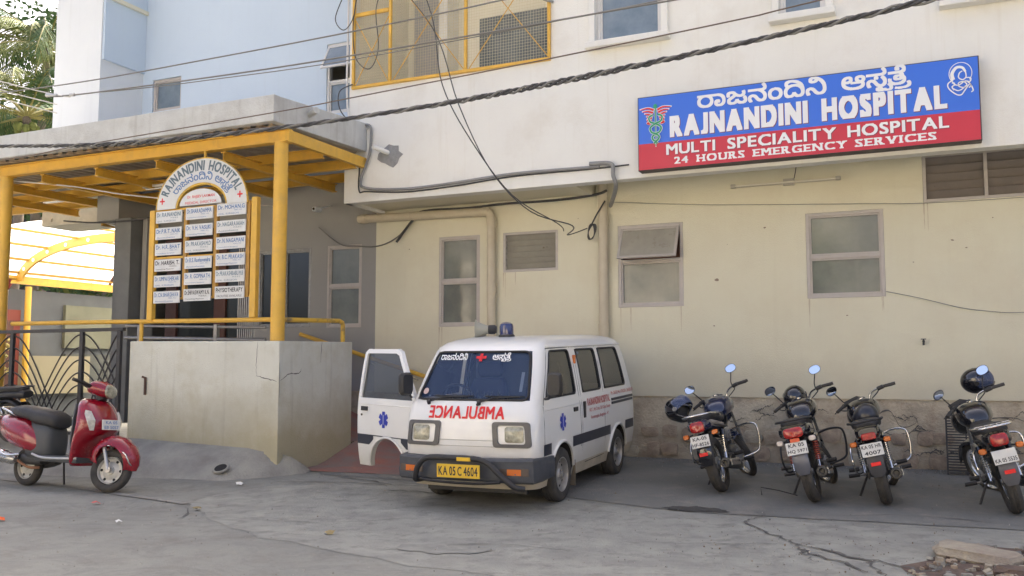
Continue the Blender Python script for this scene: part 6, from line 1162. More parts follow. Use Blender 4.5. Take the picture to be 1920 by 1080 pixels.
# interior
mb = MB(); mb.box(-.64, .64, -.60, -.28, .5, .985, mat('dashboard', (.035, .035, .04), .7)); mb.build('dashboard', parent=V, bevel=.03)
for x in (-.33, .33):
    mb = MB(); mb.loft([sec(x, .12, .55, .23, .06, 16, 4, tilt=.0), sec(x, .50, .56, .23, .07, 16, 4)], SEAT); mb.loft([[(x + a, .44 + (z - .6) * .18 + b, z) for a, b in ((-w_, -.05), (w_, -.05), (w_, .05), (-w_, .05))] for z, w_ in ((.55, .21), (.8, .23), (1.08, .21), (1.18, .17))], SEAT); mb.loft([[(x + a, .56 + b, z) for a, b in ((-w_, -.04), (w_, -.04), (w_, .04), (-w_, .04))] for z, w_ in ((1.19, .12), (1.27, .15), (1.36, .13))], SEAT); mb.build('seat', parent=V, bevel=.02, smooth=40)
mb = MB(); mb.tube([(-.33 + .17 * math.cos(t), -.20 - .06 * math.sin(t), 1.02 + .13 * math.sin(t)) for t in [i * math.pi / 10 for i in range(20)]], .014, 8, BLK, closed=True); mb.cyl((-.33, -.22, 1.02), (-.33, -.42, .9), .03, n=8, m=BLK); mb.box(-.48, -.18, -.215, -.195, 1.0, 1.03, BLK); mb.build('steering_wheel', parent=V, smooth=50)
mb = MB(); mb.box(-.66, .66, -.4, 2.4, .40, .46, DARK); mb.box(-.60, .60, .75, .80, .46, 1.45, mat('cabin_partition', (.22, .25, .30), .8)); mb.build('cabin_floor', parent=V)
mb = MB(); rnd = random.Random(6)
for i in range(170):
    x = rnd.gauss(.02, .15); y = -.42 + rnd.uniform(-.07, .1); a = rnd.uniform(0, 6.28); e = rnd.uniform(.3, 1.4); l = rnd.uniform(.05, .13); d = Vector((math.cos(a) * math.cos(e), math.sin(a) * math.cos(e), math.sin(e))); p = Vector((x, y, 1.0)); w_ = d.orthogonal().normalized() * .006
    mb.add([p - w_, p + w_, p + d * l], [(0, 1, 2)], rnd.choice([mat('tinsel_silver', (.55, .52, .45), .3, metal=.5), mat('tinsel_dark', (.12, .11, .08), .5)]))
o = mb.build('dashboard_garland', parent=V); 
mb = MB(); mb.box(-.5, .55, -.55, -.52, .15, .22, BLK); mb.box(-.35, .3, -.5, 2.2, .18, .24, BLK); mb.cyl((-.62, 0, .255), (.62, 0, .255), .03, n=8, m=BLK); mb.cyl((-.62, 1.84, .265), (.62, 1.84, .265), .04, n=8, m=BLK); mb.build('underbody', parent=V)
# wheels
RIMW = mat('steel_rim', (.42, .41, .39), .4, metal=.5, n_amt=.5, n_scale=10, n_col=(.26, .23, .19))
def van_wheel(x, y, s):
    mb = MB(); mb.lathe([(.165, -.07), (.20, -.078), (.235, -.076), (.256, -.066), (.265, -.045), (.267, -.02), (.262, -.017), (.262, -.012), (.268, -.009), (.268, .009), (.262, .012), (.262, .017), (.267, .02), (.265, .045), (.256, .066), (.235, .076), (.20, .078), (.165, .07)], 44, 'X', m=RUBBER)
    mb.xf(Matrix.Translation((x, y, .265))); w = mb.build('wheel', parent=V, smooth=50)
    mb = MB(); mb.lathe([(.168, .072), (.160, .074), (.152, .05), (.150, .02), (.13, .015), (.10, .035), (.065, .04), (.055, .055), (.035, .058), (.033, .075), (0, .078)], 36, 'X', m=RIMW)
    for i in range(10): a = 2 * math.pi * i / 10; mb.lathe([(.014, 0), (.014, .004), (0, .004)], 10, 'X', m=DARK, M=Matrix.Translation((.024, .122 * math.cos(a), .122 * math.sin(a))))
    for i in range(4): a = 2 * math.pi * i / 4 + .4; mb.cyl((.055, .045 * math.cos(a), .045 * math.sin(a)), (.066, .045 * math.cos(a), .045 * math.sin(a)), .008, n=6, m=STEEL)
    mb.lathe([(0, 0), (.165, 0), (.165, .01), (0, .01)], 20, 'X', m=DARK)
    mb.xf(Matrix.Translation((x, y, .265)) @ Matrix.Scale(s, 4, (1, 0, 0))); mb.build('rim', parent=w, smooth=40)
for x, s in ((.625, 1), (-.625, -1)):
    for y in (0, 1.84): van_wheel(x, y, s)
for s in (1, -1): mb = MB(); mb.box(s * .55, s * .70, .36, .372, .10, .36, mat('mud_flap', (.16, .13, .09), .9)); mb.build('mud_flap', parent=V)
# things carried on the roof
mb = MB(); mb.lathe([(.085, 0), (.085, .03), (.075, .04)], 24, 'Z', m=BLK); mb.lathe([(.073, .04), (.073, .12), (.065, .15), (.04, .165), (0, .17)], 24, 'Z', m=mat('beacon_blue', (.02, .03, .12), .08, coat=1)); mb.xf(Matrix.Translation((.02, .22, 1.605))); mb.build('beacon', parent=V, smooth=40)
sp = MB(); sp.lathe([(.165, -.20), (.150, -.19), (.12, -.15), (.085, -.08), (.062, 0), (.06, .04)], 26, 'Y', m=mat('horn_beige', (.36, .35, .28), .5)); sp.lathe([(.0, -.12), (.035, -.12), (.045, -.08), (.045, 0)], 16, 'Y', m=mat('horn_core', (.5, .5, .46), .5)); sp.lathe([(.068, .0), (.072, .02), (.072, .10), (.05, .13), (0, .13)], 22, 'Y', m=BLK); sp.xf(Matrix.Translation((-.24, .33, 1.70)) @ Matrix.Rotation(R(-72), 4, 'Z') @ Matrix.Scale(.68, 4)); h = sp.build('horn_speaker', parent=V, smooth=40)
mb = MB(); mb.tube([(-.33, .25, 1.60), (-.30, .28, 1.62), (-.28, .33, 1.65)], .014, 6, STEEL); mb.box(-.34, -.18, .30, .36, 1.603, 1.618, STEEL); mb.build('bracket', parent=h)
# ================================================================= MOTORCYCLES
TAIL = mat('tail_lens', (.26, .006, .006), .15, coat=.6, n_amt=1, n_scale=26, n_col=(.62, .03, .02), emis=None); REDREF = mat('red_reflector', (.85, .02, .02), .25); PLATE = mat('white_plate', (.74, .73, .68), .5, n_amt=.2, n_scale=9)
MIRR = mat('mirror_face', (.9, .93, .95), .02, metal=1); VINYL = mat('seat_vinyl', (.025, .025, .027), .5, bump=.2, b_scale=80, n_amt=.3, n_scale=6, n_col=(.05, .048, .045)); ENG = mat('engine_casting', (.12, .12, .118), .5, metal=.6, n_amt=.6, n_scale=14, n_col=(.05, .045, .04)); CLEAR = mat('clear_lens', (.7, .62, .55), .15, coat=.6)
def section(pts, m, mb, n=20, p=2.6):
    """loft along y: list of (y, cx, cz, rx, rz)"""
    mb.loft([sec(cx, y, cz, rx, rz, n, p) for y, cx, cz, rx, rz in pts], m)
def tyre(mb, r, w, m=RUBBER, n=44):
    mb.lathe([(r - w * .80, -w * .34), (r - w * .55, -w * .5), (r - w * .28, -w * .5), (r - w * .08, -w * .33), (r - w * .02, -w * .12), (r - w * .05, -w * .09), (r - w * .05, -w * .06), (r, -w * .04), (r, w * .04), (r - w * .05, w * .06), (r - w * .05, w * .09), (r - w * .02, w * .12), (r - w * .08, w * .33), (r - w * .28, w * .5), (r - w * .55, w * .5), (r - w * .80, w * .34)], n, 'X', m=m, closed=True)
def spoke_wheel(t, M, r, w, alloy=False, drum=.075, rimm=CHROME):
    mb = MB(); tyre(mb, r, w); mb.xf(M); wh = mb.build('wheel', parent=t, smooth=50)
    ri = r - w * .72; mb = MB(); mb.lathe([(ri + .012, -.026), (ri, -.03), (ri - .012, -.022), (ri - .016, 0), (ri - .012, .022), (ri, .03), (ri + .012, .026)], 40, 'X', m=rimm, closed=True); mb.xf(M); mb.build('rim', parent=wh, smooth=50)
    mb = MB()
    if alloy:
        for i in range(6):
            a = 2 * math.pi * i / 6; c, s = math.cos(a), math.sin(a); mb.cyl((0, .05 * c, .05 * s), (0, (ri - .01) * c, (ri - .01) * s), .018, .012, 8, m=alloy)
    else:
        for i in range(32):
            a = 2 * math.pi * i / 32; sd_ = .028 if i % 2 else -.028; b = a + (.42 if (i // 2) % 2 else -.42); mb.cyl((sd_, .05 * math.cos(b), .05 * math.sin(b)), (0, (ri - .008) * math.cos(a), (ri - .008) * math.sin(a)), .0019, n=4, m=CHROME)
    mb.xf(M); mb.build('spoke', parent=wh); mb = MB(); mb.lathe([(0, -.05), (.03, -.05), (.035, -.035), (drum, -.03), (drum, .03), (.035, .035), (.03, .05), (0, .05)], 20, 'X', m=ALU); mb.xf(M); mb.build('hub', parent=wh, smooth=40)
def motorcycle(label, loc, heading=0, lean=-13, steer=32, tank=None, tail='wide', shock=CHROME, plate=('KA 05', 'HQ 5971'), rack=False, guard=CHROME, ind=AMBER, mirrors='LR', fender=None, alloy=False, scale=1.0, group='motorcycles parked against the building', mface=MIRR, ltilt=-6):
    t = thing('motorcycle', label, 'motorcycle', loc, (0, R(lean), R(heading)), group, scale)
    tank = tank or BLK_G; fender = fender or BLK_G
    ry, fy, rw, fw = 0.0, 1.27, .30, .295
    spoke_wheel(t, Matrix.Translation((0, ry, rw)), rw, .112, alloy)
    AX = Vector((0, -.29, .56)).normalized(); PIV = Vector((0, 1.27 - .0, .295))
    S = Matrix.Translation((0, .985, .85)) @ Matrix.Rotation(R(steer), 4, AX) @ Matrix.Translation((0, -.985, -.85))
    spoke_wheel(t, S @ Matrix.Translation((0, fy, fw)), fw, .078, alloy)
    # frame, swing arm, engine
    mb = MB(); 
    for s in (-1, 1):
        mb.tube([(s * .09, 0, .30), (s * .09, .2, .31), (s * .07, .48, .36)], .019, 8, BLK); mb.tube(crv([(s * .10, -.30, .74), (s * .11, .1, .70), (s * .10, .5, .68), (s * .03, .93, .82)], 4), .014, 8, BLK)
    mb.tube(crv([(0, .95, .84), (0, .90, .6), (0, .82, .30), (0, .6, .22), (0, .45, .26)], 4), .018, 8, BLK); mb.build('frame', parent=t, smooth=60)
    mb = MB(); section([(.46, 0, .33, .10, .10), (.52, 0, .33, .135, .125), (.66, 0, .34, .14, .13), (.76, 0, .36, .11, .10), (.80, 0, .36, .06, .06)], ENG, mb)
    for i in range(6): mb.box(-.075, .075, .62 + i * .012, .80 + i * .012, .44 + i * .028, .452 + i * .028, ENG)
    mb.cyl((-.15, .56, .32), (.15, .56, .32), .075, n=20, m=ALU); mb.cyl((.10, .68, .30), (.15, .68, .30), .06, n=16, m=ALU); en = mb.build('engine', parent=t, smooth=40)
    mb = MB(); mb.tube(crv([(.05, .80, .44), (.09, .88, .34), (.10, .80, .20), (.12, .55, .19), (.14, .30, .24)], 5), .02, 10, STEEL); mb.build('exhaust_pipe', parent=t, smooth=60)
    mb = MB(); mb.lathe([(0, .36), (.025, .36), (.05, .30), (.055, .22), (.056, -.28), (.050, -.31), (.030, -.312), (.022, -.305), (.022, -.27), (0, -.27)], 22, 'Y', m=mat('muffler_black', (.05, .05, .05), .35, metal=.5)); mb.xf(Matrix.Translation((.155, .05, .27)) @ Matrix.Rotation(R(-7), 4, 'X')); ex = mb.build('exhaust', parent=t, smooth=40)
    mb = MB(); section([(-.20, .21, .30, .006, .035), (.2, .212, .275, .006, .04)], CHROME, mb, 10); mb.build('heat_shield', parent=ex, smooth=50)
    mb = MB(); section([(-.10, -.10, .315, .012, .045), (.1, -.10, .32, .014, .05), (.42, -.10, .34, .014, .05)], BLK, mb, 12); mb.build('chain_cover', parent=t, smooth=50)
    for s in (-1, 1):   # shocks
        mb = MB(); a, b = Vector((s * .125, -.02, .33)), Vector((s * .125, .12, .64)); d = b - a; mb.cyl(a, a + d * .35, .019, n=10, m=CHROME); mb.cyl(a + d * .35, b, .011, n=8, m=CHROME)
        for k in range(9): q = a + d * (.28 + k * .065); mb.lathe([(.021, -.006), (.030, -.004), (.030, .004), (.021, .006)], 12, 'Z', m=shock, M=Matrix.Translation(q), closed=True)
        mb.cyl(a + d * .80, b, .03, n=12, m=BLK_G); mb.build('shock_absorber', parent=t, smooth=45)
    # rear mudguard and tail
    mb = MB(); rg = []
    for a in range(52, 178, 12):
        th = R(a); r_ = .345; y, z = -math.cos(R(180 - a)) * 0 + math.cos(th) * r_, .30 + math.sin(th) * r_; wv = .07 if a < 150 else .075
        rg.append([(-wv, y, z - .02), (-wv * .8, y + .0, z + .012), (0, y * 1.02, z + .025), (wv * .8, y, z + .012), (wv, y, z - .02), (0, y * .97, z + .008)])
    mb.loft(rg, BLK); mb.build('inner_mudguard', parent=t, smooth=50)
    mb = MB(); W = .062; pts = [(-.30, .62), (-.36, .56), (-.385, .46), (-.375, .37), (-.35, .31)]
    rg = [[(-W * k, y, z), (-W * k * .6, y - .016, z - .002), (W * k * .6, y - .016, z - .002), (W * k, y, z), (W * k * .5, y + .012, z + .004), (-W * k * .5, y + .012, z + .004)] for (y, z), k in zip(pts, (1.1, 1.15, 1.25, 1.2, .8))]
    mb.loft(rg, fender); mb.build('rear_mudguard', parent=t, smooth=50)
    tw = .15 if tail == 'wide' else .12
    mb = MB(); section([(-.40, 0, .735, tw * .70, .045), (-.36, 0, .735, tw * .95, .065), (-.2, 0, .745, tw, .07), (.05, 0, .73, tw, .065), (.28, 0, .70, tw * .85, .075), (.42, 0, .68, .10, .06)], tank, mb, p=3); mb.build('tail_cowl', parent=t, smooth=40)
    mb = MB()
    lw, lh = (.095, .052) if tail == 'wide' else ((.075, .058) if tail == 'square' else (.07, .035)); zt_ = .725 if tail != 'low' else .70
    mb.loft([sec(0, -.39, zt_, lw, lh, 20, 4 if tail != 'wide' else 3), sec(0, -.425, zt_, lw * .97, lh * .95, 20, 4), sec(0, -.435, zt_, lw * .8, lh * .75, 20, 4)], TAIL); mb.build('tail_light', parent=t, smooth=40)
    # seat, tank
    mb = MB(); section([(-.34, 0, .80, .07, .02), (-.30, 0, .805, .115, .035), (-.12, 0, .815, .135, .045), (.12, 0, .79, .145, .05), (.38, 0, .775, .125, .055), (.55, 0, .80, .09, .05), (.60, 0, .81, .05, .03)], VINYL, mb, p=3); mb.build('seat', parent=t, smooth=45)
    mb = MB(); section([(.52, 0, .83, .07, .06), (.58, 0, .86, .12, .10), (.70, 0, .90, .165, .125), (.85, 0, .905, .17, .12), (.95, 0, .89, .12, .09), (.99, 0, .88, .06, .05)], tank, mb, 24, 2.5); mb.lathe([(.03, 0), (.032, .012), (0, .016)], 14, 'Z', m=CHROME, M=Matrix.Translation((0, .76, 1.025))); mb.build('fuel_tank', parent=t, smooth=50)
    for s in (-1, 1): mb = MB(); section([(.20, s * .11, .58, .02, .05), (.34, s * .125, .58, .03, .09), (.48, s * .11, .58, .02, .06)], tank, mb, 12); mb.build('side_panel', parent=t, smooth=50)
    # number plate with lettering, reflectors, indicators
    mb = MB(); Mp = Matrix.Translation((0, -.425, .575)) @ Matrix.Rotation(R(-10), 4, 'X'); mb.box(-.10, .10, -.004, .004, -.062, .062, PLATE, Mp); pl_ = mb.build('number_plate', parent=t, bevel=.004)
    for k, s in enumerate(plate):
        if s: mb = MB(); wd = .15 if len(s) < 7 else .18; put_text(mb, s, lambda u, v, k=k, wd=wd: tuple(Mp @ Vector((-wd / 2 + u * wd, -.0055, (.012 if k == 0 else -.048) + v * .036))), INK_BLK, off=.02, space=1.05); mb.build('lettering', parent=pl_)
    mb = MB(); mb.box(-.045, .045, -.432, -.42, .42, .455); mb.build('reflector', REDREF, t, bevel=.003) if fender is not SILV_F else mb.xf(Matrix.Translation((0, -.005, .215))).build('reflector', mat('orange_reflector', (.8, .13, .05), .3), t, bevel=.003)
    for s in (-1, 1):
        mb = MB(); mb.cyl((s * .08, -.33, .655), (s * .13, -.34, .645), .009, n=8, m=BLK); mb.loft([sec(s * .155, y, .642, rx, rz, 14, 3) for y, rx, rz in ((-.31, .018, .015), (-.33, .034, .026), (-.36, .034, .026), (-.372, .024, .018))], ind); mb.build('indicator', parent=t, smooth=45)
    # grab rail / rack
    mb = MB(); gm = CHROME if rack else (guard if guard is not CHROME else BLK)
    mb.tube(crv([(-.13, .15, .80), (-.16, 0, .83), (-.155, -.28, .84), (-.10, -.40, .845), (.10, -.40, .845), (.155, -.28, .84), (.16, 0, .83), (.13, .15, .80)], 4), .012, 8, gm); 
    if rack:
        for x in (-.07, -.02, .03, .08): mb.cyl((x, -.40, .85), (x, -.22, .85), .007, n=6, m=gm)
        mb.cyl((-.15, -.24, .85), (.15, -.24, .85), .008, n=6, m=gm)
    mb.build('grab_rail', parent=t, smooth=60)
    # guards, pegs, stand
    for s in (-1, 1):
        if s > 0: mb = MB(); mb.tube(crv([(s * .05, .86, .60), (s * .20, .87, .64), (s * .33, .84, .63), (s * .365, .83, .56), (s * .35, .82, .40), (s * .30, .80, .31), (s * .08, .76, .27)], 5), .0115, 8, guard); mb.build('crash_guard', parent=t, smooth=60)
        mb = MB(); mb.tube([(s * .09, .52, .26), (s * .24, .50, .27)], .012, 6, STEEL); mb.cyl((s * .20, .50, .27), (s * .31, .50, .275), .020, n=10, m=BLK); mb.build('footrest', parent=t, smooth=50); mb = MB(); mb.tube([(s * .09, .22, .38), (s * .19, .18, .36)], .010, 6, STEEL); mb.cyl((s * .18, .18, .36), (s * .28, .17, .365), .021, n=10, m=BLK); mb.build('footrest', parent=t, smooth=50)
    mb = MB(); mb.tube([(-.12, .42, .27), (-.28, .40, .02)], .012, 8, BLK); mb.box(-.31, -.25, .37, .43, -.0 + .005, .02, BLK); mb.build('side_stand', parent=t)
    mb = MB(); mb.tube(crv([(-.13, .15, .62), (-.20, 0, .60), (-.21, -.10, .45), (-.20, .05, .33), (-.13, .2, .33)], 4), .009, 6, guard); mb.build('saree_guard', parent=t, smooth=60)
    # steering group
    mb = MB()
    for s in (-1, 1): mb.cyl((s * .085, 1.27, .295), (s * .085, 1.105, .60), .022, n=12, m=ALU); mb.cyl((s * .085, 1.12, .58), (s * .085, .975, .87), .016, n=10, m=CHROME)
    mb.box(-.11, .11, .95, 1.0, .84, .87, BLK); mb.xf(S); mb.build('front_fork', parent=t, smooth=45)
    mb = MB(); rg = []
    for a in range(20, 150, 13): th = R(a); r_ = .325; y, z = 1.27 + math.cos(th) * r_, .295 + math.sin(th) * r_; rg.append([(-.055, y, z - .03), (-.045, y, z), (0, y, z + .014), (.045, y, z), (.055, y, z - .03), (0, y, z + .004)])
    mb.loft(rg, tank); mb.xf(S); mb.build('front_mudguard', parent=t, smooth=50)
    mb = MB(); mb.loft([sec(0, y, .80 + (z - .80), rx, rz, 20, 2.6) for y, z, rx, rz in ((1.0, .88, .09, .10), (1.06, .86, .125, .14), (1.14, .84, .13, .14), (1.22, .82, .11, .11), (1.26, .82, .07, .07))], tank); mb.xf(S); mb.build('headlamp_cowl', parent=t, smooth=50)
    mb = MB(); mb.loft([[(x, y, z) for x, y, z in ((-w_, y0, z0), (w_, y0, z0), (w_ * .8, y0 + .03, z0 + .05), (-w_ * .8, y0 + .03, z0 + .05))] for w_, y0, z0 in ((.09, .98, .93), (.12, 1.02, .97), (.10, 1.10, 1.0))], BLK)
    for x in (-.05, .05): mb.cyl((x, .98, .985), (x, .955, .995), .038, n=16, m=BLK_G); mb.cyl((x, .955, .995), (x, .9545, .9955), .032, n=16, m=mat('dial_face', (.25, .25, .26), .3))
    mb.xf(S); mb.build('instrument_panel', parent=t, smooth=40)
    mb = MB(); mb.tube(crv([(-.36, .76, 1.02), (-.26, .80, 1.04), (-.16, .92, 1.03), (-.08, .95, .93), (0, .95, .91), (.08, .95, .93), (.16, .92, 1.03), (.26, .80, 1.04), (.36, .76, 1.02)], 4), .0115, 8, CHROME); mb.xf(S); mb.build('handlebar', parent=t, smooth=60)
    for s in (-1, 1):
        mb = MB(); mb.cyl((s * .255, .802, 1.04), (s * .37, .755, 1.018), .0175, n=12, m=RUBBER); mb.cyl((s * .20, .84, 1.04), (s * .255, .802, 1.04), .023, n=10, m=BLK); mb.xf(S); mb.build('grip', parent=t, smooth=50)
        mb = MB(); mb.tube([(s * .21, .86, 1.045), (s * .26, .88, 1.03), (s * .37, .83, 1.005)], .006, 6, BLK); mb.tube(crv([(s * .22, .86, 1.04), (s * .24, .95, 1.0), (s * .10, 1.0, .93), (s * .05, 1.02, .85)], 4), .006, 6, BLK); mb.xf(S); mb.build('lever', parent=t, smooth=60)
        if ('L' if s < 0 else 'R') in mirrors:
            mb = MB(); mb.tube(crv([(s * .20, .85, 1.04), (s * .22, .86, 1.10), (s * .25, .84, 1.16), (s * .27, .83, 1.20)], 3), .0065, 8, BLK); Mm = Matrix.Translation((s * .285, .825, 1.235)) @ Matrix.Rotation(R(s * -8), 4, 'Z') @ Matrix.Rotation(R(-6 if s > 0 else ltilt), 4, 'X')
            mb.loft([sec(0, y, 0, rx, rz, 24, 2.3) for y, rx, rz in ((.022, .03, .02), (.012, .062, .044), (-.004, .068, .048))], BLK, M=Mm); mb.xf(S); mi_ = mb.build('mirror', parent=t, smooth=45)
            mb = MB(); mb.loft([sec(0, y, 0, rx, rz, 24, 2.3) for y, rx, rz in ((-.004, .062, .043), (-.0055, .062, .043))], mface if isinstance(mface, bpy.types.Material) else MIRR, M=Mm); mb.xf(S); mb.build('mirror_glass', parent=mi_)
    return t
SILV_F = mat('silver_mudguard', (.16, .165, .19), .35, metal=.3)
BLUEBLK = mat('dark_blue_gloss', (.015, .022, .06), .12, coat=1)
gyz = lambda y: gz(y) + .006
motorcycle('dark blue motorcycle with chrome rear rack and an open face helmet on its mirror', (-2.03, 9.98, gyz(9.98)), -1, -14, 34, BLUEBLK, 'square', CHROME, ('KA-05', 'HF-8526'), rack=True)
motorcycle('black motorcycle with red shock springs and silver rear mudguard', (-1.05, 9.70, gyz(9.7)), 1, -13, 30, BLK_G, 'wide', mat('red_spring', (.45, .06, .03), .4), ('KA 05', 'HQ 5971'), guard=BLK, ind=CLEAR, fender=SILV_F, ltilt=22)
motorcycle('black motorcycle with a visored helmet resting over its tail light', (-.39, 9.80, gyz(9.8)), 3, -13, 30, BLK_G, 'low', CHROME, ('KA 05 HR', '4007'), mirrors='L', fender=mat('dull_mudguard', (.07, .07, .075), .5), ltilt=22)
motorcycle('black motorcycle with chrome rack and helmet hung on its handlebar', (.72, 9.70, gyz(9.70)), 5, -15, 30, BLK_G, 'square', CHROME, ('', 'KA 05 5535'), rack=True, fender=mat('grey_mudguard', (.13, .13, .14), .45), ltilt=22)
t = motorcycle('dark motorcycle with pale alloy wheels partly hidden behind the red scooter', (-11.55, 8.72, .40), 92, -6, 10, mat('dusty_black', (.02, .02, .024), .35), 'low', BLK, ('', ''), alloy=mat('pale_alloy', (.5, .5, .47), .4, metal=.3), scale=.92, group=None)
for ch in list(t.children):      # the covered tail shows no lamps or plate
    if ch.name.split('.')[0] in ('tail_light', 'indicator', 'reflector', 'number_plate'):
        for q in list(ch.children): bpy.data.objects.remove(q)
        bpy.data.objects.remove(ch)
# helmets
def helmet(label, loc, rot, s=1.0, open_=True, visor_up=0, m=BLK_G, decal=None):
    t = thing('helmet', label, 'helmet', loc, rot, 'helmets left on the motorcycles', s); mb = MB(); n, k = 32, 20; V_ = []; R_ = (.118, .150, .128)
    # face looks along -y
    for i in range(k + 1):
        ph = -1.15 + (math.pi / 2 + 1.15) * i / k
        for j in range(n):
            th = 2 * math.pi * j / n; x, y, z = math.cos(ph) * math.sin(th), math.cos(ph) * -math.cos(th), math.sin(ph)
            chin = 1 + (.16 * max(0, -y) * max(0, -z * 1.6 + .3)); V_.append((x * R_[0], y * R_[1] * chin, z * R_[2]))
    shell, inner = [], []
    for i in range(k):
        for j in range(n):
            a = (i * n + j, i * n + (j + 1) % n, (i + 1) * n + (j + 1) % n, (i + 1) * n + j); c = sum((Vector(V_[q]) for q in a), Vector()) / 4
            hole = c.y < -.045 and -.045 < c.z < .055
            (inner if hole else shell).append(a)
    mb.add(V_, shell, m); sh = mb.build('shell', parent=t, smooth=60); md = sh.modifiers.new('t', 'SOLIDIFY'); md.thickness = .012; md.offset = -1
    mb = MB(); mb.lathe([(0, .09), (.07, .07), (.095, .02), (.095, -.05), (.08, -.10), (0, -.10)], 20, 'Z', m=mat('helmet_liner', (.03, .03, .03), .9)); mb.build('liner', parent=t, smooth=60)
    mb = MB(); Vv = []
    for i in range(7):
        for j in range(17):
            th = R(-78 + 156 * j / 16); z = -.05 + .115 * i / 6; rr = math.sqrt(max(0, 1 - (z / .140) ** 2)); Vv.append((math.sin(th) * .126 * rr, -math.cos(th) * .158 * rr, z))
    mb.add(Vv, [(i * 17 + j, i * 17 + j + 1, (i + 1) * 17 + j + 1, (i + 1) * 17 + j) for i in range(6) for j in range(16)], glass_mat('helmet_visor', (.10, .13, .24), .55, .05)); mb.xf(Matrix.Rotation(R(-visor_up), 4, 'X')); mb.build('visor', parent=t, smooth=60)
    for s_ in (-1, 1): mb = MB(); mb.cyl((s_ * .115, -.03, .0), (s_ * .128, -.03, .0), .022, n=14, m=STEEL if visor_up else BLK); mb.build('visor_hinge', parent=t, smooth=50)
    if decal: 
        mb = MB()
        for y0 in (-.09, -.04, .0, .035): mb.box(.115, .119, y0, y0 + .03, -.075, -.05, decal)
        mb.xf(Matrix.Rotation(R(0), 4, 'Z')); mb.build('decal', parent=t)
    return t
helmet('black helmet with raised visor hanging beside the dark blue motorcycle', (-2.60, 10.35, .955), (R(12), R(8), R(72)), 1.15, visor_up=62)
helmet('plain glossy black helmet seated on the tank of the second motorcycle', (-1.35, 10.62, 1.11), (R(-4), R(-6), R(175)), 1.05)
helmet('black helmet with clear visor above the tail light of the third motorcycle', (-.575, 9.95, .93), (R(58), R(-10), R(178)), 1.05, m=mat('satin_black', (.018, .02, .028), .3, coat=.3), visor_up=0)
helmet('black helmet with pale stripes hung high on a handlebar', (.48, 10.87, 1.30), (R(-12), R(-16), R(75)), 1.08, decal=mat('pale_decal', (.45, .45, .45), .4))
mb = MB(); mb.tube([(.98 + .0 + .27 * math.cos(a), 10.5 + .1 * math.cos(a), .42 + .27 * math.sin(a)) for a in [2 * math.pi * i / 28 for i in range(28)]], .018, 8, RUBBER, closed=True); 
t = thing('bicycle', 'black bicycle wheel just showing beside the last motorcycle', 'bicycle', (.16, -.55, 0)); mb.build('tyre', parent=t, smooth=60)
mb = MB()
for i in range(20): a = 2 * math.pi * i / 20; mb.cyl((.98, 10.5, .42), (.98 + .26 * math.cos(a), 10.5 + .1 * math.cos(a), .42 + .26 * math.sin(a)), .0016, n=4, m=STEEL)
mb.build('spoke', parent=t); mb = MB(); mb.tube(crv([(.98, 10.5, .42), (1.25, 10.6, .72), (1.7, 10.78, .78)], 3), .015, 8, BLK); mb.tube([(.98, 10.5, .42), (1.35, 10.65, .45), (1.7, 10.78, .78), (1.9, 10.85, .45)], .014, 8, BLK); mb.build('frame', parent=t, smooth=50)
# black metal grating leaning on the plinth
g = thing('metal_grating', 'black slatted metal grating leaning on the plinth beside the last motorcycle', 'grating', (0, 0, 0)); Mg = Matrix.Translation((.18, 11.98, .185)) @ Matrix.Rotation(R(-9), 4, 'X')
mb = MB(); mb.box(0, .02, -.02, .02, 0, .68, BLK, Mg); mb.box(.44, .46, -.02, .02, 0, .68, BLK, Mg); mb.box(.21, .225, -.02, .02, 0, .68, BLK, Mg); mb.build('frame', parent=g)
for i in range(21): mb = MB(); mb.box(.02, .44, -.012, .012, .012 + i * .032, .026 + i * .032, BLK, Mg); mb.build('slat', parent=g)
mb = MB(); mb.tube([(-.45, 10.15, .12), (-.46, 10.15, .20), (-.28, 10.2, .17), (-.10, 10.2, .13)], .006, 6, BLK); tag(mb.build('iron_hook', BLK).copy() and bpy.data.objects['iron_hook'], 'thin bent iron rod lying between the second and third motorcycles', 'rod')
bpy.data.objects['iron_hook'].location = (-1.15, -.35, 0)
mb = MB(); mb.box(-3.75, -3.1, 10.55, 10.95, .0, .03, CONC_L); o = mb.build('paving_slab', bevel=.006); o.location.z = .125; o.rotation_euler = (.035, 0, 0); bpy.data.objects.remove(o)

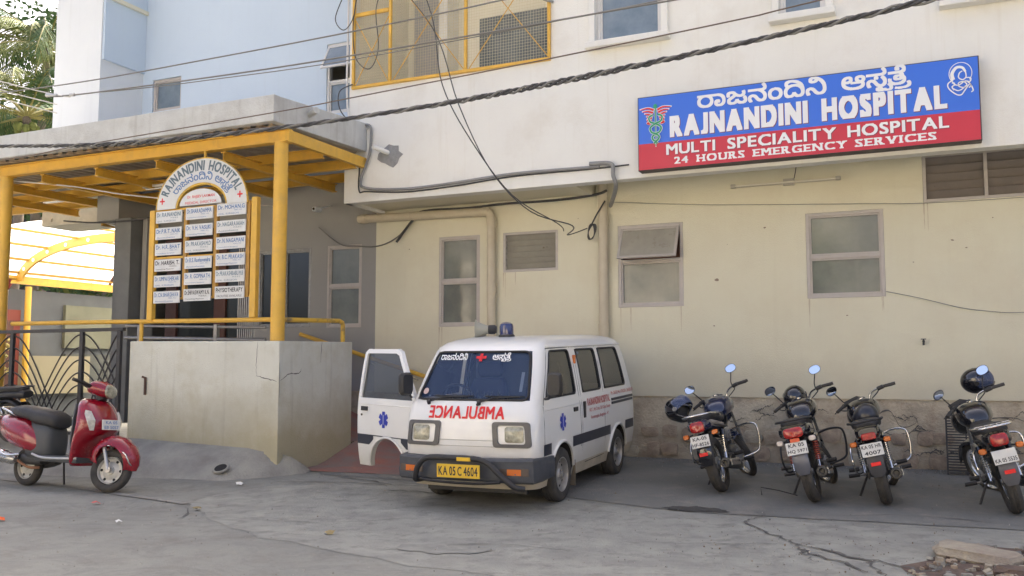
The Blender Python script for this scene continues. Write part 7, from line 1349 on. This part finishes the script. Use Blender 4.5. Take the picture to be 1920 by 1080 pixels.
# ================================================================= SCOOTER
RED = mat('scooter_red', (.27, .004, .016), .2, coat=.8, n_amt=.3, n_scale=3, n_col=(.20, .012, .02)); SCGREY = mat('scooter_floor_plastic', (.07, .075, .08), .55); PRIM = mat('scooter_rim', (.55, .54, .50), .4, metal=.3, n_amt=.5, n_scale=12, n_col=(.4, .37, .3))
hd = -91.5
CLEAR_L = mat('scooter_lens', (.62, .60, .52), .1, coat=1, n_amt=.7, n_scale=30, n_col=(.28, .27, .24))
S_ = thing('scooter', 'glossy red scooter with black seat parked by the iron gate', 'scooter', (-9.93, 7.72, gz(7.7) + .0), (R(0), R(-5), R(hd)), scale=1.15)
def sc_wheel(y, r, M=Matrix.Identity(4)):
    mb = MB(); tyre(mb, r, .09); mb.xf(M @ Matrix.Translation((0, y, r))); w = mb.build('wheel', parent=S_, smooth=50)
    mb = MB(); mb.lathe([(.128, .030), (.132, .034), (.127, .037), (.118, .026), (.118, .008), (.09, .004), (.07, .018), (.045, .024), (.04, .036), (0, .038)], 32, 'X', m=PRIM); mb.lathe([(0, -.02), (.125, -.02), (.125, .002), (0, .002)], 24, 'X', m=DARK)
    for i in range(6): a = 2 * math.pi * i / 6; mb.lathe([(.014, 0), (.014, .004), (0, .004)], 10, 'X', m=DARK, M=Matrix.Translation((.006, .10 * math.cos(a), .10 * math.sin(a))))
    mb.lathe([(.128, -.030), (.132, -.034), (.118, -.026), (.1, -.01), (0, -.03)], 28, 'X', m=PRIM); mb.xf(M @ Matrix.Translation((0, y, r))); mb.build('rim', parent=w, smooth=40)
AX = Vector((0, -.30, .62)).normalized(); SS = Matrix.Translation((0, 1.0, .75)) @ Matrix.Rotation(R(20), 4, AX) @ Matrix.Translation((0, -1.0, -.75))
sc_wheel(0, .20); sc_wheel(1.235, .212, SS)
def body_loft(name, secs, m, par=S_, M=None, n=24, p=2.6, smooth=45):
    mb = MB(); mb.loft([sec(cx, y, cz, rx, rz, n, p) for y, cx, cz, rx, rz in secs], m)
    if M: mb.xf(M)
    return mb.build(name, parent=par, smooth=smooth)
# front fender over the wheel
mb = MB(); rg = []
for a, w_, r_ in ((2, .04, .262), (14, .075, .285), (30, .105, .305), (50, .125, .325), (72, .135, .345), (95, .13, .355), (118, .115, .345), (140, .09, .315), (160, .06, .27)):
    th = R(a); ring_ = []
    for k in range(9):
        f = R(-90 + 22.5 * k); rr = r_ - .115 + .115 * math.cos(f); ring_.append((w_ * math.sin(f), 1.235 + math.cos(th) * rr, .215 + math.sin(th) * rr))
    for k in range(8, -1, -1):
        f = R(-90 + 22.5 * k); rr = r_ - .123 + .112 * math.cos(f); ring_.append((w_ * .93 * math.sin(f), 1.235 + math.cos(th) * rr, .215 + math.sin(th) * rr))
    rg.append(ring_)
mb.loft(rg, RED); mb.xf(SS); fd = mb.build('front_fender', parent=S_, smooth=50)
mb = MB(); mb.tube([SS @ Vector((.115 * s_, 1.235 + math.cos(R(a)) * .235, .215 + math.sin(R(a)) * .235)) for s_, a in [(1, 100), (1, 70), (1, 40), (.8, 18), (0, 8), (-.8, 18), (-1, 40), (-1, 70)]], .007, 6, CHROME); mb.build('chrome_trim', parent=fd, smooth=60)
for s_ in (-1, 1): mb = MB(); mb.cyl((s_ * .07, 1.235, .215), (s_ * .07, 1.12, .50), .018, n=10, m=SILVER); mb.lathe([(0, 0), (.03, 0), (.03, .02), (0, .02)], 12, 'X', m=STEEL, M=Matrix.Translation((s_ * .06, 1.235, .215))); mb.xf(SS); mb.build('fork', parent=S_, smooth=50)
# front apron / leg shield: stacked horizontal sections
def hsec(z, y, w, fwd, back=.035, n=22):
    out = []
    for i in range(n + 1):
        th = math.pi * i / n; out.append((w * math.cos(th), y + fwd * math.sin(th) ** .9, z))
    for i in range(n, -1, -1):
        th = math.pi * i / n; out.append((w * .93 * math.cos(th), y - back + (fwd * .75) * math.sin(th), z))
    return out
mb = MB(); mb.loft([hsec(z, y, w_, f_) for z, y, w_, f_ in ((.24, .80, .12, .03), (.28, .82, .17, .035), (.36, .86, .20, .04), (.46, .90, .225, .05), (.54, .93, .24, .11), (.60, .94, .24, .17), (.68, .945, .235, .18), (.76, .93, .22, .165), (.84, .905, .195, .14), (.89, .885, .16, .11), (.915, .875, .10, .07))], RED); mb.build('front_apron', parent=S_, smooth=50)
mb = MB(); mb.loft([hsec(z, y - .045, w_, .01, .03) for z, y, w_ in ((.30, .85, .14), (.5, .87, .19), (.72, .865, .18), (.86, .84, .14))], SCGREY); mb.build('inner_panel', parent=S_, smooth=50)
for s_ in (-1, 1):
    def ap(th, z, off=0):
        T = ((.46, .91, .225, .06), (.56, .935, .24, .14), (.66, .945, .236, .178), (.76, .93, .22, .165), (.84, .905, .195, .14)); k = max(0, min(3, int((z - .46) / .10))); t_ = min(1, (z - T[k][0]) / (T[k + 1][0] - T[k][0])); y, w_, f_ = [T[k][q] + (T[k + 1][q] - T[k][q]) * t_ for q in (1, 2, 3)]
        return Vector(((w_ + off) * math.cos(th) * s_, y + (f_ + off) * math.sin(th) ** .9, z))
    out = [ap(R(a), z, .022) for a, z in ((28, .80), (44, .79), (54, .70), (56, .60), (46, .60), (34, .68), (26, .76))]; c_ = sum(out, Vector()) / 7; c_ = c_ + Vector((s_ * .012, .014, 0))
    mb = MB(); mb.add(out + [c_] + [p - Vector((s_ * .02, .02, 0)) for p in out], [(i, (i + 1) % 7, 7) for i in range(7)] + [(i, (i + 1) % 7, (i + 1) % 7 + 8, i + 8) for i in range(7)], CLEAR_L); mb.build('indicator', parent=S_)
mb = MB(); Mp = Matrix.Translation((0, 1.155, .66)) @ Matrix.Rotation(R(8), 4, 'X'); mb.box(-.11, .11, -.004, .004, -.05, .05, PLATE, Mp); pl_ = mb.build('number_plate', parent=S_, bevel=.003)
mb = MB(); put_text(mb, 'KA 05', lambda u, v: tuple(Mp @ Vector((.07 - u * .14, .0055, .008 + v * .03))), INK_BLUE, off=.02); mb.build('lettering', parent=pl_); mb = MB(); put_text(mb, 'EB 5057', lambda u, v: tuple(Mp @ Vector((.085 - u * .17, .0055, -.04 + v * .03))), INK_BLUE, off=.02); mb.build('lettering', parent=pl_)
# handlebar cowl with headlamp
body_loft('handlebar_cowl', [(.83, 0, 1.01, .07, .04), (.86, 0, 1.015, .13, .06), (.92, 0, 1.02, .155, .075), (.99, 0, 1.01, .13, .085), (1.04, 0, 1.0, .10, .07)], RED, M=SS)
body_loft('headlight', [(1.03, 0, 1.0, .10, .072), (1.06, 0, .995, .088, .06), (1.072, 0, .993, .05, .035)], LENS, M=SS)
for s_ in (-1, 1):
    mb = MB(); mb.cyl((s_ * .14, .89, 1.02), (s_ * .22, .865, 1.035), .022, n=12, m=BLK); mb.cyl((s_ * .22, .865, 1.035), (s_ * .34, .83, 1.045), .0175, n=12, m=RUBBER); mb.tube([(s_ * .17, .93, 1.02), (s_ * .22, .94, 1.02), (s_ * .33, .90, 1.035)], .007, 6, BLK); mb.xf(SS); mb.build('grip', parent=S_, smooth=50)
mb = MB(); mb.cyl((0, .97, .90), (0, .93, 1.0), .05, n=14, m=BLK); mb.xf(SS); mb.build('steering_column', parent=S_, smooth=50)
# floor, seat, rear body
mb = MB(); mb.loft([[(x, y, z) for x, z in ((-w_, .27), (w_, .27), (w_ + .01, .31), (w_, .33), (-w_, .33), (-w_ - .01, .31))] for y, w_ in ((.30, .17), (.50, .185), (.75, .18), (.88, .14))], SCGREY); mb.build('floorboard', parent=S_, bevel=.01)
for s_ in (-1, 1): mb = MB(); mb.tube(crv([(s_ * .14, .88, .32), (s_ * .195, .7, .31), (s_ * .20, .45, .31), (s_ * .19, .28, .34)], 4), .012, 8, SILVER); mb.build('floor_trim', parent=S_, smooth=60)
body_loft('seat', [(-.28, 0, .755, .07, .03), (-.24, 0, .76, .13, .055), (-.10, 0, .765, .16, .07), (.08, 0, .745, .165, .075), (.18, 0, .715, .165, .085), (.32, 0, .70, .155, .085), (.42, 0, .675, .13, .075), (.46, 0, .66, .08, .05)], VINYL, p=3)
mb = MB(); section([(.10, 0, .48, .15, .20), (.34, 0, .46, .15, .20), (.40, 0, .45, .12, .17), (.42, 0, .45, .08, .12)], SCGREY, mb, p=3.5); mb.build('seat_pillar', parent=S_, smooth=45)
body_loft('rear_body', [(-.46, 0, .66, .05, .04), (-.41, 0, .645, .11, .085), (-.30, 0, .61, .165, .13), (-.12, 0, .56, .205, .165), (.08, 0, .52, .215, .165), (.20, 0, .475, .19, .135), (.27, 0, .445, .15, .09)], RED, p=2.8)
body_loft('tail_light', [(-.475, 0, .66, .04, .03), (-.45, 0, .66, .07, .045)], TAIL)
mb = MB(); mb.tube(crv([(-.13, -.10, .72), (-.14, -.28, .78), (-.10, -.38, .80), (.10, -.38, .80), (.14, -.28, .78), (.13, -.10, .72)], 4), .012, 8, CHROME); mb.build('grab_rail', parent=S_, smooth=60)
for s_ in (-1, 1): mb = MB(); mb.tube(crv([(s_ * .19, -.42, .58), (s_ * .235, -.36, .55), (s_ * .24, -.22, .48), (s_ * .24, -.16, .36), (s_ * .235, -.06, .315), (s_ * .20, .10, .33)], 4), .0125, 8, CHROME); mb.build('side_guard', parent=S_, smooth=60)
mb = MB(); section([(-.20, -.09, .22, .05, .05), (.0, -.09, .24, .06, .08), (.25, -.08, .27, .06, .07), (.38, -.05, .28, .05, .05)], ENG, mb); section([(.0, .06, .28, .05, .06), (.3, .05, .28, .06, .05)], ENG, mb); mb.build('engine', parent=S_, smooth=45)
mb = MB(); mb.lathe([(0, .22), (.03, .22), (.058, .16), (.062, .05), (.062, -.30), (.05, -.33), (.02, -.335), (0, -.33)], 22, 'Y', m=mat('muffler_silver', (.42, .42, .41), .25, metal=.8, n_amt=.3, n_scale=6)); mb.xf(Matrix.Translation((.17, -.20, .30)) @ Matrix.Rotation(R(-8), 4, 'X')); ex = mb.build('exhaust', parent=S_, smooth=45)
mb = MB(); mb.lathe([(.066, .10), (.070, .09), (.070, -.12), (.066, -.14)], 22, 'Y', m=CHROME); mb.xf(Matrix.Translation((.17, -.26, .31)) @ Matrix.Rotation(R(-8), 4, 'X')); mb.build('heat_shield', parent=ex, smooth=45); mb = MB(); mb.tube(crv([(.15, .0, .27), (.12, .15, .20), (.06, .25, .20)], 4), .014, 8, mat('rusty_pipe', (.25, .12, .06), .7)); mb.build('exhaust_pipe', parent=ex, smooth=50)
mb = MB(); mb.tube([(-.1, .4, .27), (-.15, .38, .03), (-.18, .30, .01)], .011, 6, BLK); mb.build('stand', parent=S_)
